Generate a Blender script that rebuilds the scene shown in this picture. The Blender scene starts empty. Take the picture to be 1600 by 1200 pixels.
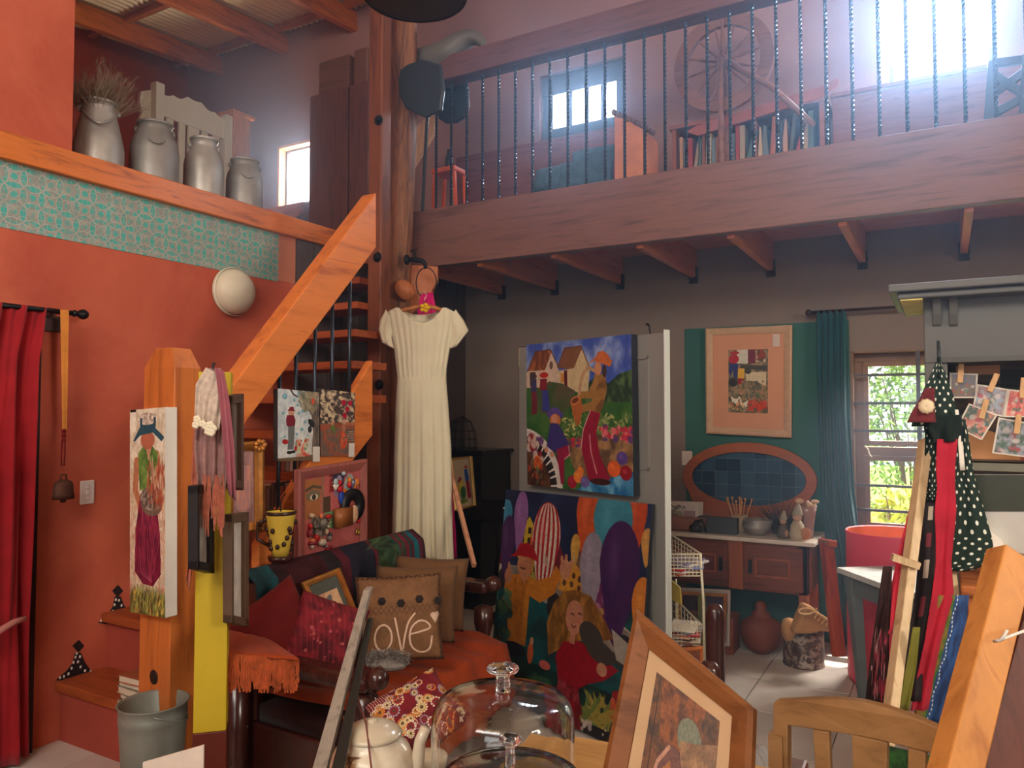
import bpy, math, random
import numpy as np
from mathutils import Vector, Matrix
random.seed(7); np.random.seed(7)
C = bpy.context.scene.collection
SC = bpy.context.scene
PI = math.pi
# ------------------------------------------------------------------ camera
FPX = 1190.0; YAW = math.radians(29.6); PIT = math.atan(45/FPX); EYE = 1.6
cd = bpy.data.cameras.new('camera'); cd.sensor_width = 36; cd.lens = FPX/1600*36; cd.clip_start = .02
cam = bpy.data.objects.new('camera', cd); C.objects.link(cam)
cam.location = (0, 0, EYE); cam.rotation_euler = (PI/2+PIT, 0, YAW)
SC.camera = cam
SC.view_settings.view_transform = 'Standard'; SC.view_settings.look = 'None'
SC.view_settings.gamma = 1; SC.view_settings.use_curve_mapping = False
SC.view_settings.exposure = 0.45
SC.cycles.max_bounces = 8; SC.cycles.transparent_max_bounces = 12
SC.cycles.sample_clamp_indirect = 6
SC.cycles.use_denoising = True
# ------------------------------------------------------------------ world and lamps
wd = bpy.data.worlds.new('sky'); SC.world = wd; wd.use_nodes = True
bg = wd.node_tree.nodes['Background']; bg.inputs[0].default_value = (.93, .97, 1, 1); bg.inputs[1].default_value = 2.2
def area(name, loc, direction, sx, sy, power, col=(1, 1, 1), spread=PI):
    l = bpy.data.lights.new(name, 'AREA'); l.shape = 'RECTANGLE'; l.size = sx; l.size_y = sy
    l.energy = power; l.color = col; l.spread = spread
    o = bpy.data.objects.new(name, l); C.objects.link(o); o.location = loc
    o.rotation_euler = Vector(direction).to_track_quat('-Z', 'Y').to_euler()
    return o
COOL = (.66, .80, 1.0)
area('daylight_big_loft_window', (.02, 6.12, 4.30), (0, -1, -.12), .75, 1.1, 165, COOL)
area('daylight_small_loft_window', (-2.6, 6.12, 4.25), (0, -1, -.1), .7, .35, 45, COOL)
area('daylight_far_loft_window', (-5.9, 6.12, 4.1), (0, -1, -.1), .6, .7, 40, (1, .93, .88))
area('daylight_garden_window', (.1, 6.9, 2.6), (-.25, -1, -.75), 1.2, 1.2, 330, (1, .96, .9))
area('daylight_right_window', (3.92, .9, 2.95), (-1, .15, -.10), 1.1, 1.1, 110, (1, .90, .78))
area('daylight_rear_door', (.6, -2.9, 1.9), (0, 1, .35), 2.2, 2.0, 14, (1, .92, .84))
area('daylight_high_rear_window', (-.5, -2.9, 4.3), (0, 1, .12), 3.4, 1.2, 130, (1, .93, .86))
sun = bpy.data.lights.new('sun', 'SUN'); sun.energy = 12; sun.angle = .01; sun.color = (1, .94, .82)
so_ = bpy.data.objects.new('sun', sun); C.objects.link(so_); so_.rotation_euler = Vector((-.30, -.40, -1)).to_track_quat('-Z', 'Y').to_euler()
# ------------------------------------------------------------------ rays of the photograph
fw = Vector((-math.sin(YAW)*math.cos(PIT), math.cos(YAW)*math.cos(PIT), math.sin(PIT)))
rt = Vector((math.cos(YAW), math.sin(YAW), 0)); upv = rt.cross(fw)
EY = Vector((0, 0, EYE))
def ray(x, y): return fw + rt*((x-800)/FPX) + upv*((600-y)/FPX)
def px_(x, y, X): r = ray(x, y); return EY + r*(X/r.x)
def py_(x, y, Y): r = ray(x, y); return EY + r*(Y/r.y)
def pz_(x, y, Z): r = ray(x, y); return EY + r*((Z-EYE)/r.z)
def pd_(x, y, d): return EY + ray(x, y)*d
V = Vector
# ------------------------------------------------------------------ mesh builder
W = {}
class MB:
    def __init__(s): s.v = []; s.f = []; s.mi = []; s.uv = []
    def add(s, vs, fs, mi=0, uvs=None):
        b = len(s.v); s.v += [tuple(p) for p in vs]
        for k, f in enumerate(fs):
            s.f.append([b+i for i in f]); s.mi.append(mi)
            s.uv.append(uvs[k] if uvs else None)
        return s
    def box(s, a, b, mi=0):
        x0, y0, z0 = a; x1, y1, z1 = b
        return s.add([(x0,y0,z0),(x1,y0,z0),(x1,y1,z0),(x0,y1,z0),(x0,y0,z1),(x1,y0,z1),(x1,y1,z1),(x0,y1,z1)],
              [(0,3,2,1),(4,5,6,7),(0,1,5,4),(1,2,6,5),(2,3,7,6),(3,0,4,7)], mi)
    def hexa(s, c, mi=0):   # 4 bottom, 4 top
        return s.add(c, [(0,3,2,1),(4,5,6,7),(0,1,5,4),(1,2,6,5),(2,3,7,6),(3,0,4,7)], mi)
    def beam(s, p, q, w, h, up=(0,0,1), mi=0, taper=1.0):
        p = V(p); q = V(q); d = (q-p).normalized(); u = V(up)
        a = d.cross(u).normalized(); u = a.cross(d).normalized()
        c = []
        for e, k in ((p, 1), (q, taper)):
            for sa, su in ((-1,-1),(1,-1),(1,1),(-1,1)): c.append(e+a*(w/2*sa*k)+u*(h/2*su*k))
        return s.add(c, [(0,1,2,3),(7,6,5,4),(0,4,5,1),(1,5,6,2),(2,6,7,3),(3,7,4,0)], mi)
    def tube(s, pts, r, seg=8, mi=0, cap=True):
        pts = [V(p) for p in pts]; n = len(pts); rr = r if hasattr(r, '__len__') else [r]*n
        vs = []; pa = None
        for i in range(n):
            t = (pts[min(i+1, n-1)]-pts[max(i-1, 0)]).normalized()
            if pa is None: pa = t.orthogonal().normalized()
            else: pa = (pa - t*pa.dot(t)).normalized()
            b = t.cross(pa)
            for k in range(seg):
                a = 2*PI*k/seg; vs.append(pts[i]+(pa*math.cos(a)+b*math.sin(a))*rr[i])
        fs = [(i*seg+k, i*seg+(k+1)%seg, (i+1)*seg+(k+1)%seg, (i+1)*seg+k) for i in range(n-1) for k in range(seg)]
        if cap: fs += [tuple(range(seg-1, -1, -1)), tuple((n-1)*seg+k for k in range(seg))]
        return s.add(vs, fs, mi)
    def lathe(s, prof, c, axis=(0,0,1), seg=24, mi=0, sx=1, sy=1, wob=None):
        c = V(c); ax = V(axis).normalized(); a = ax.orthogonal().normalized()
        if abs(ax.z) > .99: a = V((1,0,0))
        b = ax.cross(a); n = len(prof); vs = []
        for (r, h) in prof:
            for k in range(seg):
                t = 2*PI*k/seg; q = r*(1+(wob(t, h) if wob else 0))
                vs.append(c+ax*h+a*(q*sx*math.cos(t))+b*(q*sy*math.sin(t)))
        fs = [(i*seg+k, i*seg+(k+1)%seg, (i+1)*seg+(k+1)%seg, (i+1)*seg+k) for i in range(n-1) for k in range(seg)]
        return s.add(vs, fs, mi)
    def sphere(s, c, r, seg=16, rings=10, mi=0, axis=(0,0,1)):
        rx, ry, rz = (r, r, r) if not hasattr(r, '__len__') else r
        pr = [(max(1e-4, math.sin(PI*i/rings)), -math.cos(PI*i/rings)) for i in range(rings+1)]
        c = V(c); vs = []
        for (q, h) in pr:
            for k in range(seg):
                t = 2*PI*k/seg; vs.append(c+V((rx*q*math.cos(t), ry*q*math.sin(t), rz*h)))
        fs = [(i*seg+k, i*seg+(k+1)%seg, (i+1)*seg+(k+1)%seg, (i+1)*seg+k) for i in range(rings) for k in range(seg)]
        return s.add(vs, fs, mi)
    def prism(s, poly, ext, mi=0):
        poly = [V(p) for p in poly]; n = len(poly); e = V(ext)
        vs = poly+[p+e for p in poly]
        fs = [tuple(range(n-1, -1, -1)), tuple(range(n, 2*n))]+[(i, (i+1)%n, n+(i+1)%n, n+i) for i in range(n)]
        return s.add(vs, fs, mi)
    def grid(s, fn, nu, nv, mi=0, flip=False):
        vs = [fn(i/nu, j/nv) for j in range(nv+1) for i in range(nu+1)]
        fs = []; uvs = []
        for j in range(nv):
            for i in range(nu):
                q = [j*(nu+1)+i, j*(nu+1)+i+1, (j+1)*(nu+1)+i+1, (j+1)*(nu+1)+i]
                t = [(i/nu, j/nv), ((i+1)/nu, j/nv), ((i+1)/nu, (j+1)/nv), (i/nu, (j+1)/nv)]
                if flip: q.reverse(); t.reverse()
                fs.append(tuple(q)); uvs.append(t)
        return s.add(vs, fs, mi, uvs)
    def build(s, name, mats, parent=None, loc=None, smooth=False, bevel=0, solid=0, sub=0, weld=False, soff=0):
        if parent is not None: o0 = W[parent]
        elif loc is not None: o0 = V(loc)
        else:
            a = np.array(s.v); o0 = V(((a[:,0].min()+a[:,0].max())/2, (a[:,1].min()+a[:,1].max())/2, a[:,2].min()))
        me = bpy.data.meshes.new(name)
        me.from_pydata([tuple(V(p)-o0) for p in s.v], [], s.f)
        for m in (mats if isinstance(mats, (list, tuple)) else [mats]): me.materials.append(m)
        me.polygons.foreach_set('material_index', s.mi)
        me.polygons.foreach_set('use_smooth', [smooth]*len(s.f))
        if any(u for u in s.uv):
            ul = me.uv_layers.new(name='uv'); k = 0
            for f, u in zip(s.f, s.uv):
                for i in range(len(f)):
                    if u: ul.data[k].uv = u[i]
                    k += 1
        me.validate()
        o = bpy.data.objects.new(name, me); C.objects.link(o)
        if parent is not None: o.parent = parent; W[o] = o0
        else: o.location = o0; W[o] = o0
        if weld:
            m = o.modifiers.new('w', 'WELD'); m.merge_threshold = 1e-4
        if sub:
            m = o.modifiers.new('s', 'SUBSURF'); m.levels = sub; m.render_levels = sub
        if solid:
            m = o.modifiers.new('t', 'SOLIDIFY'); m.thickness = solid; m.offset = soff
        if bevel:
            m = o.modifiers.new('b', 'BEVEL'); m.width = bevel; m.segments = 2; m.limit_method = 'ANGLE'
        return o
def root(name, loc, label, cat, group=None):
    o = bpy.data.objects.new(name, None); C.objects.link(o); o.location = loc; W[o] = V(loc)
    o.empty_display_size = .05
    o['label'] = label; o['category'] = cat
    if group: o['group'] = group
    return o
def tag(o, label, cat, group=None, kind=None):
    o['label'] = label; o['category'] = cat
    if group: o['group'] = group
    if kind: o['kind'] = kind
    return o
def struct(o, label=None):
    o['kind'] = 'structure'
    if label: o['label'] = label
    return o
def clone(o, d, parent=None, label=None):
    c = o.copy(); C.objects.link(c)
    if parent is None: c.location = o.location + V(d); W[c] = W[o]+V(d)
    else: c.parent = parent; W[c] = W[parent]
    if label: c['label'] = label
    for ch in [x for x in list(W) if x.parent is o]: clone(ch, d, c)
    return c
# ------------------------------------------------------------------ materials
def lin(c):
    return tuple(((v/255)/12.92 if v/255 <= .04045 else ((v/255+.055)/1.055)**2.4) for v in c)+(1,)
def nm(name):
    m = bpy.data.materials.new(name); m.use_nodes = True; nt = m.node_tree
    return m, nt, nt.nodes['Principled BSDF'], nt.links.new
def mapping(nt, scale=(1,1,1), rot=(0,0,0), out='Object'):
    tc = nt.nodes.new('ShaderNodeTexCoord'); mp = nt.nodes.new('ShaderNodeMapping')
    mp.inputs['Scale'].default_value = scale; mp.inputs['Rotation'].default_value = rot
    nt.links.new(tc.outputs[out], mp.inputs[0]); return mp.outputs[0]
def noise(nt, vec, scale, detail=4, rough=.55, dist=0):
    n = nt.nodes.new('ShaderNodeTexNoise'); n.inputs['Scale'].default_value = scale
    n.inputs['Detail'].default_value = detail; n.inputs['Roughness'].default_value = rough; n.inputs['Distortion'].default_value = dist
    if vec is not None: nt.links.new(vec, n.inputs['Vector'])
    return n.outputs[0]
def ramp(nt, fac, stops):
    r = nt.nodes.new('ShaderNodeValToRGB'); e = r.color_ramp.elements
    while len(e) < len(stops): e.new(.5)
    for i, (p, c) in enumerate(stops): e[i].position = p; e[i].color = c
    nt.links.new(fac, r.inputs[0]); return r.outputs[0]
def bump(nt, b, h, strength=.2, dist=.01):
    n = nt.nodes.new('ShaderNodeBump'); n.inputs['Strength'].default_value = strength; n.inputs['Distance'].default_value = dist
    nt.links.new(h, n.inputs['Height']); nt.links.new(n.outputs[0], b.inputs['Normal'])
def shade(c, k): return tuple(min(1, v*k) for v in c[:3])+(1,)
def M(name, col, rough=.6, metal=0, var=.2, scale=6, bmp=.15, bscale=60, spec=.4, alpha=1, sheen=0):
    m, nt, b, L = nm(name); c = lin(col)
    b.inputs['Roughness'].default_value = rough; b.inputs['Metallic'].default_value = metal
    b.inputs['Specular IOR Level'].default_value = spec
    vec = mapping(nt)
    if var: L(ramp(nt, noise(nt, vec, scale), [(.3, shade(c, 1-var)), (.7, shade(c, 1+var))]), b.inputs['Base Color'])
    else: b.inputs['Base Color'].default_value = c
    if bmp: bump(nt, b, noise(nt, vec, bscale, 3), bmp, .004)
    if sheen: b.inputs['Sheen Weight'].default_value = sheen
    return m
def wood(name, c1, c2, axis='x', rough=.45, scale=3.0, rot=(0,0,0), knots=.6, spec=.4, stretch=9):
    m, nt, b, L = nm(name); a, d = lin(c1), lin(c2)
    s = {'x': (1, stretch, stretch), 'y': (stretch, 1, stretch), 'z': (stretch, stretch, 1)}[axis]
    vec = mapping(nt, s, rot)
    n1 = noise(nt, vec, scale, 6, .6, .6)
    col = ramp(nt, n1, [(.30, d), (.48, a), (.62, shade(a, 1.12)), (.75, d)])
    if knots:
        k2 = {'x': (1, 2.2, 2.2), 'y': (2.2, 1, 2.2), 'z': (2.2, 2.2, 1)}[axis]
        kv = nt.nodes.new('ShaderNodeTexVoronoi'); kv.inputs['Scale'].default_value = 1.7
        L(mapping(nt, k2, rot), kv.inputs['Vector'])
        kr = ramp(nt, kv.outputs['Distance'], [(.0, (1,1,1,1)), (.07, (0,0,0,1))])
        mx = nt.nodes.new('ShaderNodeMixRGB'); mx.inputs[2].default_value = shade(d, .35)
        mu = nt.nodes.new('ShaderNodeMath'); mu.operation = 'MULTIPLY'; mu.inputs[1].default_value = knots
        L(kr, mu.inputs[0]); L(mu.outputs[0], mx.inputs[0]); L(col, mx.inputs[1]); col = mx.outputs[0]
    L(col, b.inputs['Base Color']); b.inputs['Roughness'].default_value = rough
    b.inputs['Specular IOR Level'].default_value = spec
    bump(nt, b, n1, .25, .004); return m
def image(name, arr):
    h, w, _ = arr.shape; im = bpy.data.images.new(name, w, h)
    a = np.ones((h, w, 4), np.float32); a[:, :, :3] = np.clip(arr, 0, 1)[::-1]
    im.pixels.foreach_set(a.ravel()); im.update(); im.pack(); return im
def printed(name, arr, rough=.5, bmp=.15, ext='EXTEND', alpha=None):
    m, nt, b, L = nm(name); t = nt.nodes.new('ShaderNodeTexImage'); t.image = image(name, arr); t.extension = ext
    tc = nt.nodes.new('ShaderNodeTexCoord'); L(tc.outputs['UV'], t.inputs[0]); L(t.outputs[0], b.inputs['Base Color'])
    b.inputs['Roughness'].default_value = rough; b.inputs['Specular IOR Level'].default_value = .3
    if bmp: bump(nt, b, t.outputs[0], bmp, .003)
    return m
class Art:   # a small painter; coordinates 0..1, y downwards, colours 0..255
    def __init__(s, w, h, bg=(200,200,200)):
        s.w, s.h = w, h; s.a = np.zeros((h, w, 3), np.float32)+np.array(bg, np.float32)/255
        s.Y, s.X = np.mgrid[0:h, 0:w].astype(np.float32); s.X = (s.X+.5)/w; s.Y = (s.Y+.5)/h
    def put(s, m, c, k=1.0):
        m = (np.clip(m, 0, 1)*k)[..., None]; s.a = s.a*(1-m)+m*np.array(c, np.float32)/255; return s
    def ell(s, cx, cy, rx, ry, c, rot=0, k=1.0, soft=.06):
        r = math.radians(rot); dx = s.X-cx; dy = s.Y-cy
        u = (dx*math.cos(r)+dy*math.sin(r))/rx; v = (-dx*math.sin(r)+dy*math.cos(r))/ry
        d = np.sqrt(u*u+v*v); return s.put((1-d)/soft+.5, c, k)
    def mask(s, pts):
        n = len(pts); inside = np.zeros(s.X.shape, bool)
        for i in range(n):
            x1, y1 = pts[i]; x2, y2 = pts[(i+1) % n]
            if y1 == y2: continue
            cond = ((s.Y >= min(y1, y2)) & (s.Y < max(y1, y2)))
            xi = x1+(s.Y-y1)*(x2-x1)/(y2-y1)
            inside ^= cond & (s.X < xi)
        return inside.astype(np.float32)
    def poly(s, pts, c, k=1.0): return s.put(s.mask(pts), c, k)
    def rect(s, x0, y0, x1, y1, c, k=1.0):
        return s.put(((s.X >= x0)&(s.X <= x1)&(s.Y >= y0)&(s.Y <= y1)).astype(np.float32), c, k)
    def line(s, pts, w, c, k=1.0):
        asp = s.h/s.w
        for (x1, y1), (x2, y2) in zip(pts[:-1], pts[1:]):
            dx, dy = x2-x1, (y2-y1)*asp; L2 = dx*dx+dy*dy+1e-9
            t = np.clip(((s.X-x1)*dx+(s.Y-y1)*asp*dy)/L2, 0, 1)
            d = np.hypot(s.X-x1-t*dx, (s.Y-y1)*asp-t*dy); s.put((w-d)/(.004)+.5, c, k)
        return s
    def curve(s, P, w, c, k=1.0):
        Q = []
        for i in range(len(P)-1):
            a, b, d, e = P[max(i-1, 0)], P[i], P[i+1], P[min(i+2, len(P)-1)]
            for j in range(6):
                t = j/6; Q.append(tuple(.5*(2*b[m]+(d[m]-a[m])*t+(2*a[m]-5*b[m]+4*d[m]-e[m])*t*t+(3*b[m]-a[m]-3*d[m]+e[m])*t**3) for m in (0, 1)))
        return s.line(Q+[P[-1]], w, c, k)
    def fbm(s, sc, seed=0, sx=1, sy=1):
        rg = np.random.RandomState(seed); out = 0; amp = 1; tot = 0
        for o in range(4):
            n = int(sc*2**o)+2; ny = max(2, int(n*sy)+2); nx = max(2, int(n*sx)+2); g = rg.rand(ny, nx)
            gx = s.X*(nx-1.001); gy = s.Y*(ny-1.001); ix = gx.astype(int); iy = gy.astype(int); fx = gx-ix; fy = gy-iy
            fx = fx*fx*(3-2*fx); fy = fy*fy*(3-2*fy)
            v = g[iy, ix]*(1-fx)*(1-fy)+g[iy, ix+1]*fx*(1-fy)+g[iy+1, ix]*(1-fx)*fy+g[iy+1, ix+1]*fx*fy
            out = out+amp*v; tot += amp; amp *= .6
        return out/tot
    def cloud(s, m, c1, c2, sc=6, seed=0, sx=1, sy=1, k=1.0, con=3):
        f = np.clip((s.fbm(sc, seed, sx, sy)-.5)*con+.5, 0, 1)[..., None]
        col = np.array(c1)/255*(1-f)+np.array(c2)/255*f
        m = (np.clip(m, 0, 1)*k)[..., None]; s.a = s.a*(1-m)+m*col; return s
    def dabs(s, n, x0, y0, x1, y1, r, cols, seed=0, asp=1.0, k=.9):
        rg = np.random.RandomState(seed)
        for i in range(n):
            cx, cy = rg.uniform(x0, x1), rg.uniform(y0, y1); q = r*rg.uniform(.5, 1.3)
            s.ell(cx, cy, q, q*asp*s.w/s.h, cols[rg.randint(len(cols))], rg.uniform(0, 180), k, .4)
        return s
    def brush(s, amt=.12, seed=5, sx=1, sy=1):
        s.a = s.a*(1+amt*(s.fbm(40, seed, sx, sy)-.5)*2)[..., None]; return s
class Quad:  # a flat rectangle seen at four corners: tl, tr, br, bl ; w grows towards the viewer
    def __init__(s, tl, tr, br, bl):
        s.c = [V(tl), V(tr), V(br), V(bl)]
        n_ = (s.c[1]-s.c[0]).cross(s.c[3]-s.c[0]); r_ = s.c[2]-EY
        if abs(r_.dot(n_)) > 1e-6: s.c[2] = EY+r_*((s.c[0]-EY).dot(n_)/r_.dot(n_))   # all four corners in one plane
        s.n = (s.c[3]-s.c[0]).cross(s.c[1]-s.c[0]).normalized()*1.0
        mid = sum(s.c, V())/4
        if s.n.dot(EY-mid) < 0: s.n = -s.n
        s.W = ((s.c[1]-s.c[0]).length+(s.c[2]-s.c[3]).length)/2; s.H = ((s.c[3]-s.c[0]).length+(s.c[2]-s.c[1]).length)/2
    def P(s, u, v, w=0):   # u, v in metres from the top left corner
        a = u/s.W; b = v/s.H
        return (s.c[0]*(1-a)+s.c[1]*a)*(1-b)+(s.c[3]*(1-a)+s.c[2]*a)*b+s.n*w
    def slab(s, mb, u0, v0, u1, v1, w0, w1, mi=0, uv=False):
        q = [s.P(u0,v1,w0), s.P(u1,v1,w0), s.P(u1,v1,w1), s.P(u0,v1,w1), s.P(u0,v0,w0), s.P(u1,v0,w0), s.P(u1,v0,w1), s.P(u0,v0,w1)]
        mb.hexa(q, mi); return mb
    def face(s, mb, u0, v0, u1, v1, w, mi=0, n=1):
        return mb.grid(lambda a, b: s.P(u0+(u1-u0)*a, v1+(v0-v1)*b, w), n, n, mi)
def quad_pd(tl, tr, br, bl, dl, dr, dlb=None, drb=None):
    dlb = dl if dlb is None else dlb; drb = dr if drb is None else drb
    return Quad(pd_(*tl, dl), pd_(*tr, dr), pd_(*br, drb), pd_(*bl, dlb))
def canvas(q, name, label, cat, art_m, side_m, thick=.035, group=None):
    b = V(q.c[3])*.5+V(q.c[2])*.5; r = root(name, b, label, cat, group)
    mb = MB(); q.slab(mb, 0, 0, q.W, q.H, -thick, -.001); mb.build('stretcher', side_m, r, bevel=.002)
    mb = MB(); q.face(mb, 0, 0, q.W, q.H, 0); mb.build('painted_front', art_m, r); return r
def framed(q, name, label, cat, art_m, frame_m, fwid, depth=.025, mat_m=None, mwid=0, back=.012, group=None, inner=None, glass=False, tilt=0):
    b = V(q.c[3])*.5+V(q.c[2])*.5; r = root(name, b, label, cat, group)
    mb = MB(); Wd, Hd, f = q.W, q.H, fwid
    prof = [(0, -back), (0, depth*.7), (f*.25, depth), (f*.6, depth*.75), (f, depth*.35), (f, -back)]
    def corner(o, w): return [q.P(o, o, w), q.P(Wd-o, o, w), q.P(Wd-o, Hd-o, w), q.P(o, Hd-o, w)]
    rings = [corner(o, w) for o, w in prof]; vs = [p for rg in rings for p in rg]; n = len(prof)
    fs = [(i*4+k, i*4+(k+1) % 4, (i+1)*4+(k+1) % 4, (i+1)*4+k) for i in range(n-1) for k in range(4)]
    fs += [((n-1)*4+k, (n-1)*4+(k+1) % 4, (k+1) % 4, k) for k in range(4)]
    mb.add(vs, fs); mb.build('frame', frame_m, r)
    if inner:
        im, iw = inner; mb = MB()
        for (a0, b0, a1, b1) in ((f, f, Wd-f, f+iw), (f, Hd-f-iw, Wd-f, Hd-f), (f, f+iw, f+iw, Hd-f-iw), (Wd-f-iw, f+iw, Wd-f, Hd-f-iw)):
            q.slab(mb, a0, b0, a1, b1, 0, depth*.45)
        mb.build('slip', im, r)
    if mat_m: mb = MB(); q.slab(mb, f, f, Wd-f, Hd-f, -back, 0); mb.build('mount', mat_m, r)
    mb = MB(); q.slab(mb, f+mwid, f+mwid, Wd-f-mwid, Hd-f-mwid, -back, .0008)
    q.face(mb, f+mwid, f+mwid, Wd-f-mwid, Hd-f-mwid, .0015, 1); mb.build('print', [frame_m, art_m], r)
    return r
# ================================================================== structure
def plaster(name, c, var=.12, c2=None, rough=.75, sc=1.6):
    m, nt, b, L = nm(name); a = lin(c); d = lin(c2) if c2 else shade(a, 1-var)
    v = mapping(nt); n1 = noise(nt, v, sc, 8, .65, .4)
    L(ramp(nt, n1, [(.32, d), (.55, a), (.75, shade(a, 1+var))]), b.inputs['Base Color'])
    b.inputs['Roughness'].default_value = rough; b.inputs['Specular IOR Level'].default_value = .25
    bump(nt, b, noise(nt, v, 14, 6, .6), .25, .01); return m
ORANGE = plaster('orange_plaster', (196, 98, 72), .08, (178, 80, 60))
RED = plaster('red_brown_plaster', (168, 74, 58), .12)
MAUVE = plaster('blue_lit_plaster', (176, 136, 130), .08)  # orange plaster with the loft's bluish light put into its colour
GREY = plaster('grey_brown_plaster', (132, 118, 108), .08)
SALMON = plaster('bare_salmon_plaster', (196, 120, 92), .15)
TEALP = plaster('teal_paint', (58, 106, 96), .08, (50, 96, 88))
def wall_holes(name, axis, p0, p1, u0, u1, z0, z1, holes, m):
    us = sorted({u0, u1, *[h[0] for h in holes], *[h[1] for h in holes]}); zs = sorted({z0, z1, *[h[2] for h in holes], *[h[3] for h in holes]})
    mb = MB()
    for a, b in zip(us[:-1], us[1:]):
        for c, d in zip(zs[:-1], zs[1:]):
            um, zm = (a+b)/2, (c+d)/2
            if any(h[0] < um < h[1] and h[2] < zm < h[3] for h in holes): continue
            if axis == 'y': mb.box((a, p0, c), (b, p1, d))
            else: mb.box((p0, a, c), (p1, b, d))
    return struct(mb.build(name, m, loc=(0, 0, 0)))
YB = 5.8
WIN = {'1': (-6.19, -5.55, 3.79, 4.46), '2': (-3.02, -2.23, 3.86, 4.53), '3': (-.30, .33, 3.79, 4.9), '4': (-.565, .85, .74, 2.03)}
wall_holes('wall_back', 'y', YB, YB+.22, -4.0, 4.0, 0, 2.88, [WIN['4']], GREY)
wall_holes('wall_back_upper', 'y', YB, YB+.22, -7.9, 4.0, 2.88, 5.9, [WIN['1'], WIN['2'], WIN['3']], MAUVE)
mb = MB(); mb.box((-1.75, YB-.004, 0), (-.575, YB+.001, 2.25)); struct(mb.build('trim_1', TEALP, loc=(0,0,0)), 'teal painted rectangle on the grey back wall')
# left wall: lower orange part, upper part flush with it, the recess of the side loft
wall_holes('wall_left', 'x', -4.02, -3.8, -3.1, YB, 0, 2.78, [], ORANGE)
wall_holes('wall_left_upper', 'x', -4.02, -3.8, -3.1, 2.2, 2.9, 5.9, [], ORANGE)
mb = MB(); mb.box((-7.9, 1.98, 2.9), (-4.02, 2.2, 5.9)); struct(mb.build('wall_loft_return', RED, loc=(0,0,0)))
mb = MB(); mb.box((-7.9, 2.2, 2.9), (-7.7, YB, 5.9)); struct(mb.build('wall_loft_side', RED, loc=(0,0,0)))
wall_holes('wall_right', 'x', 4.0, 4.2, -3.1, YB, 0, 5.9, [(.3, 1.5, 2.35, 3.55)], GREY)
wall_holes('wall_rear', 'y', -3.3, -3.1, -4.02, 4.2, 0, 5.9, [(-.6, 1.8, .85, 2.95), (-2.3, 1.3, 3.6, 5.0)], MAUVE)
# stencilled frieze under the side loft beam
A = Art(640, 640, (156, 152, 140)); A.cloud(1, (166, 160, 148), (140, 142, 132), 7, 3)
def lat_(s_, r_, ox_=0, oy_=0):
    cnt = 0; ln_ = np.full(A.X.shape, 9.0, np.float32)
    for i in range(-2, int(1/s_)+3):
        for j in range(-2, int(1/s_)+3):
            d = np.hypot(A.X-(i+ox_)*s_, A.Y-(j+oy_)*s_); cnt = cnt+(d < r_); ln_ = np.minimum(ln_, np.abs(d-r_))
    return cnt, ln_
c1_, l1_ = lat_(.25, .177); c2_, l2_ = lat_(.25, .085, .5, .5); c3_, l3_ = lat_(.25, .05)
wear = np.clip((A.fbm(9, 8)-.30)*5, 0, 1); wear2 = .55+.45*A.fbm(5, 3)
A.put((c1_ >= 2)*wear*wear2*(l1_ > .011), (60, 176, 164)); A.put((c1_ == 1)*(c2_ >= 1)*wear*(l2_ > .012), (92, 176, 164), .8); A.put((c3_ >= 1)*wear, (60, 176, 164), .8)
A.put(np.clip((.0055-l1_)/.003+.5, 0, 1), (184, 180, 166), .75); A.put(np.clip((.004-l2_)/.003+.5, 0, 1), (182, 178, 164), .7); A.put(np.clip((.004-l3_)/.003+.5, 0, 1), (182, 178, 164), .7)
A.cloud((A.fbm(6, 18) > .60).astype(np.float32), (154, 150, 140), (144, 146, 136), 6, 2, k=.55)
FRZ = printed('stencilled_teal_frieze', A.a, .8, .1, 'REPEAT')
mb = MB(); y0, y1 = -3.0, 3.57
def fz(a, b): return V((-3.796, y0+(y1-y0)*a, 2.462+(2.78-2.462)*b))
mb.grid(fz, 1, 1); n0 = len(mb.f)
mb.uv[-1] = [(0, 0), (0, 0), (0, 0), (0, 0)]
mb.uv[-1] = [(-(y1-y0)/.64*0, 0), ((y1-y0)/.34, 0), ((y1-y0)/.34, .94), (0, .94)]
mb.box((-3.80, y0, 2.462), (-3.7965, y1, 2.78))
struct(mb.build('trim_2', FRZ, loc=(0,0,0)), 'teal stencilled frieze under the side loft beam')
mb = MB(); mb.box((-3.80, 3.57, 2.47), (-3.796, 4.5, 2.78)); struct(mb.build('trim_3', SALMON, loc=(0,0,0)), 'unpainted salmon plaster patch at the end of the frieze')
DKB_ = wood('dark_wall_boards', (74, 62, 60), (52, 44, 44), 'z', .6, knots=0)
wb0 = struct(MB().box((-3.80, 3.72, 0), (-3.79, YB-.001, 2.775)).build('trim_10', DKB_, loc=(0, 0, 0)), 'dark boarding on the left wall under the loft')
for k in range(14): MB().box((-3.79, 3.725+.148*k, 0), (-3.775, 3.725+.148*k+.142, 2.77)).build('board', DKB_, wb0, bevel=.002)
wp_ = MB().box((1.9, -3.1, 0), (2.0, 1.2, 2.25)).build('wall_added_for_shade', GREY, loc=(0, 0, 0)); struct(wp_)  # unseen wall added to shade the lower left wall
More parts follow.
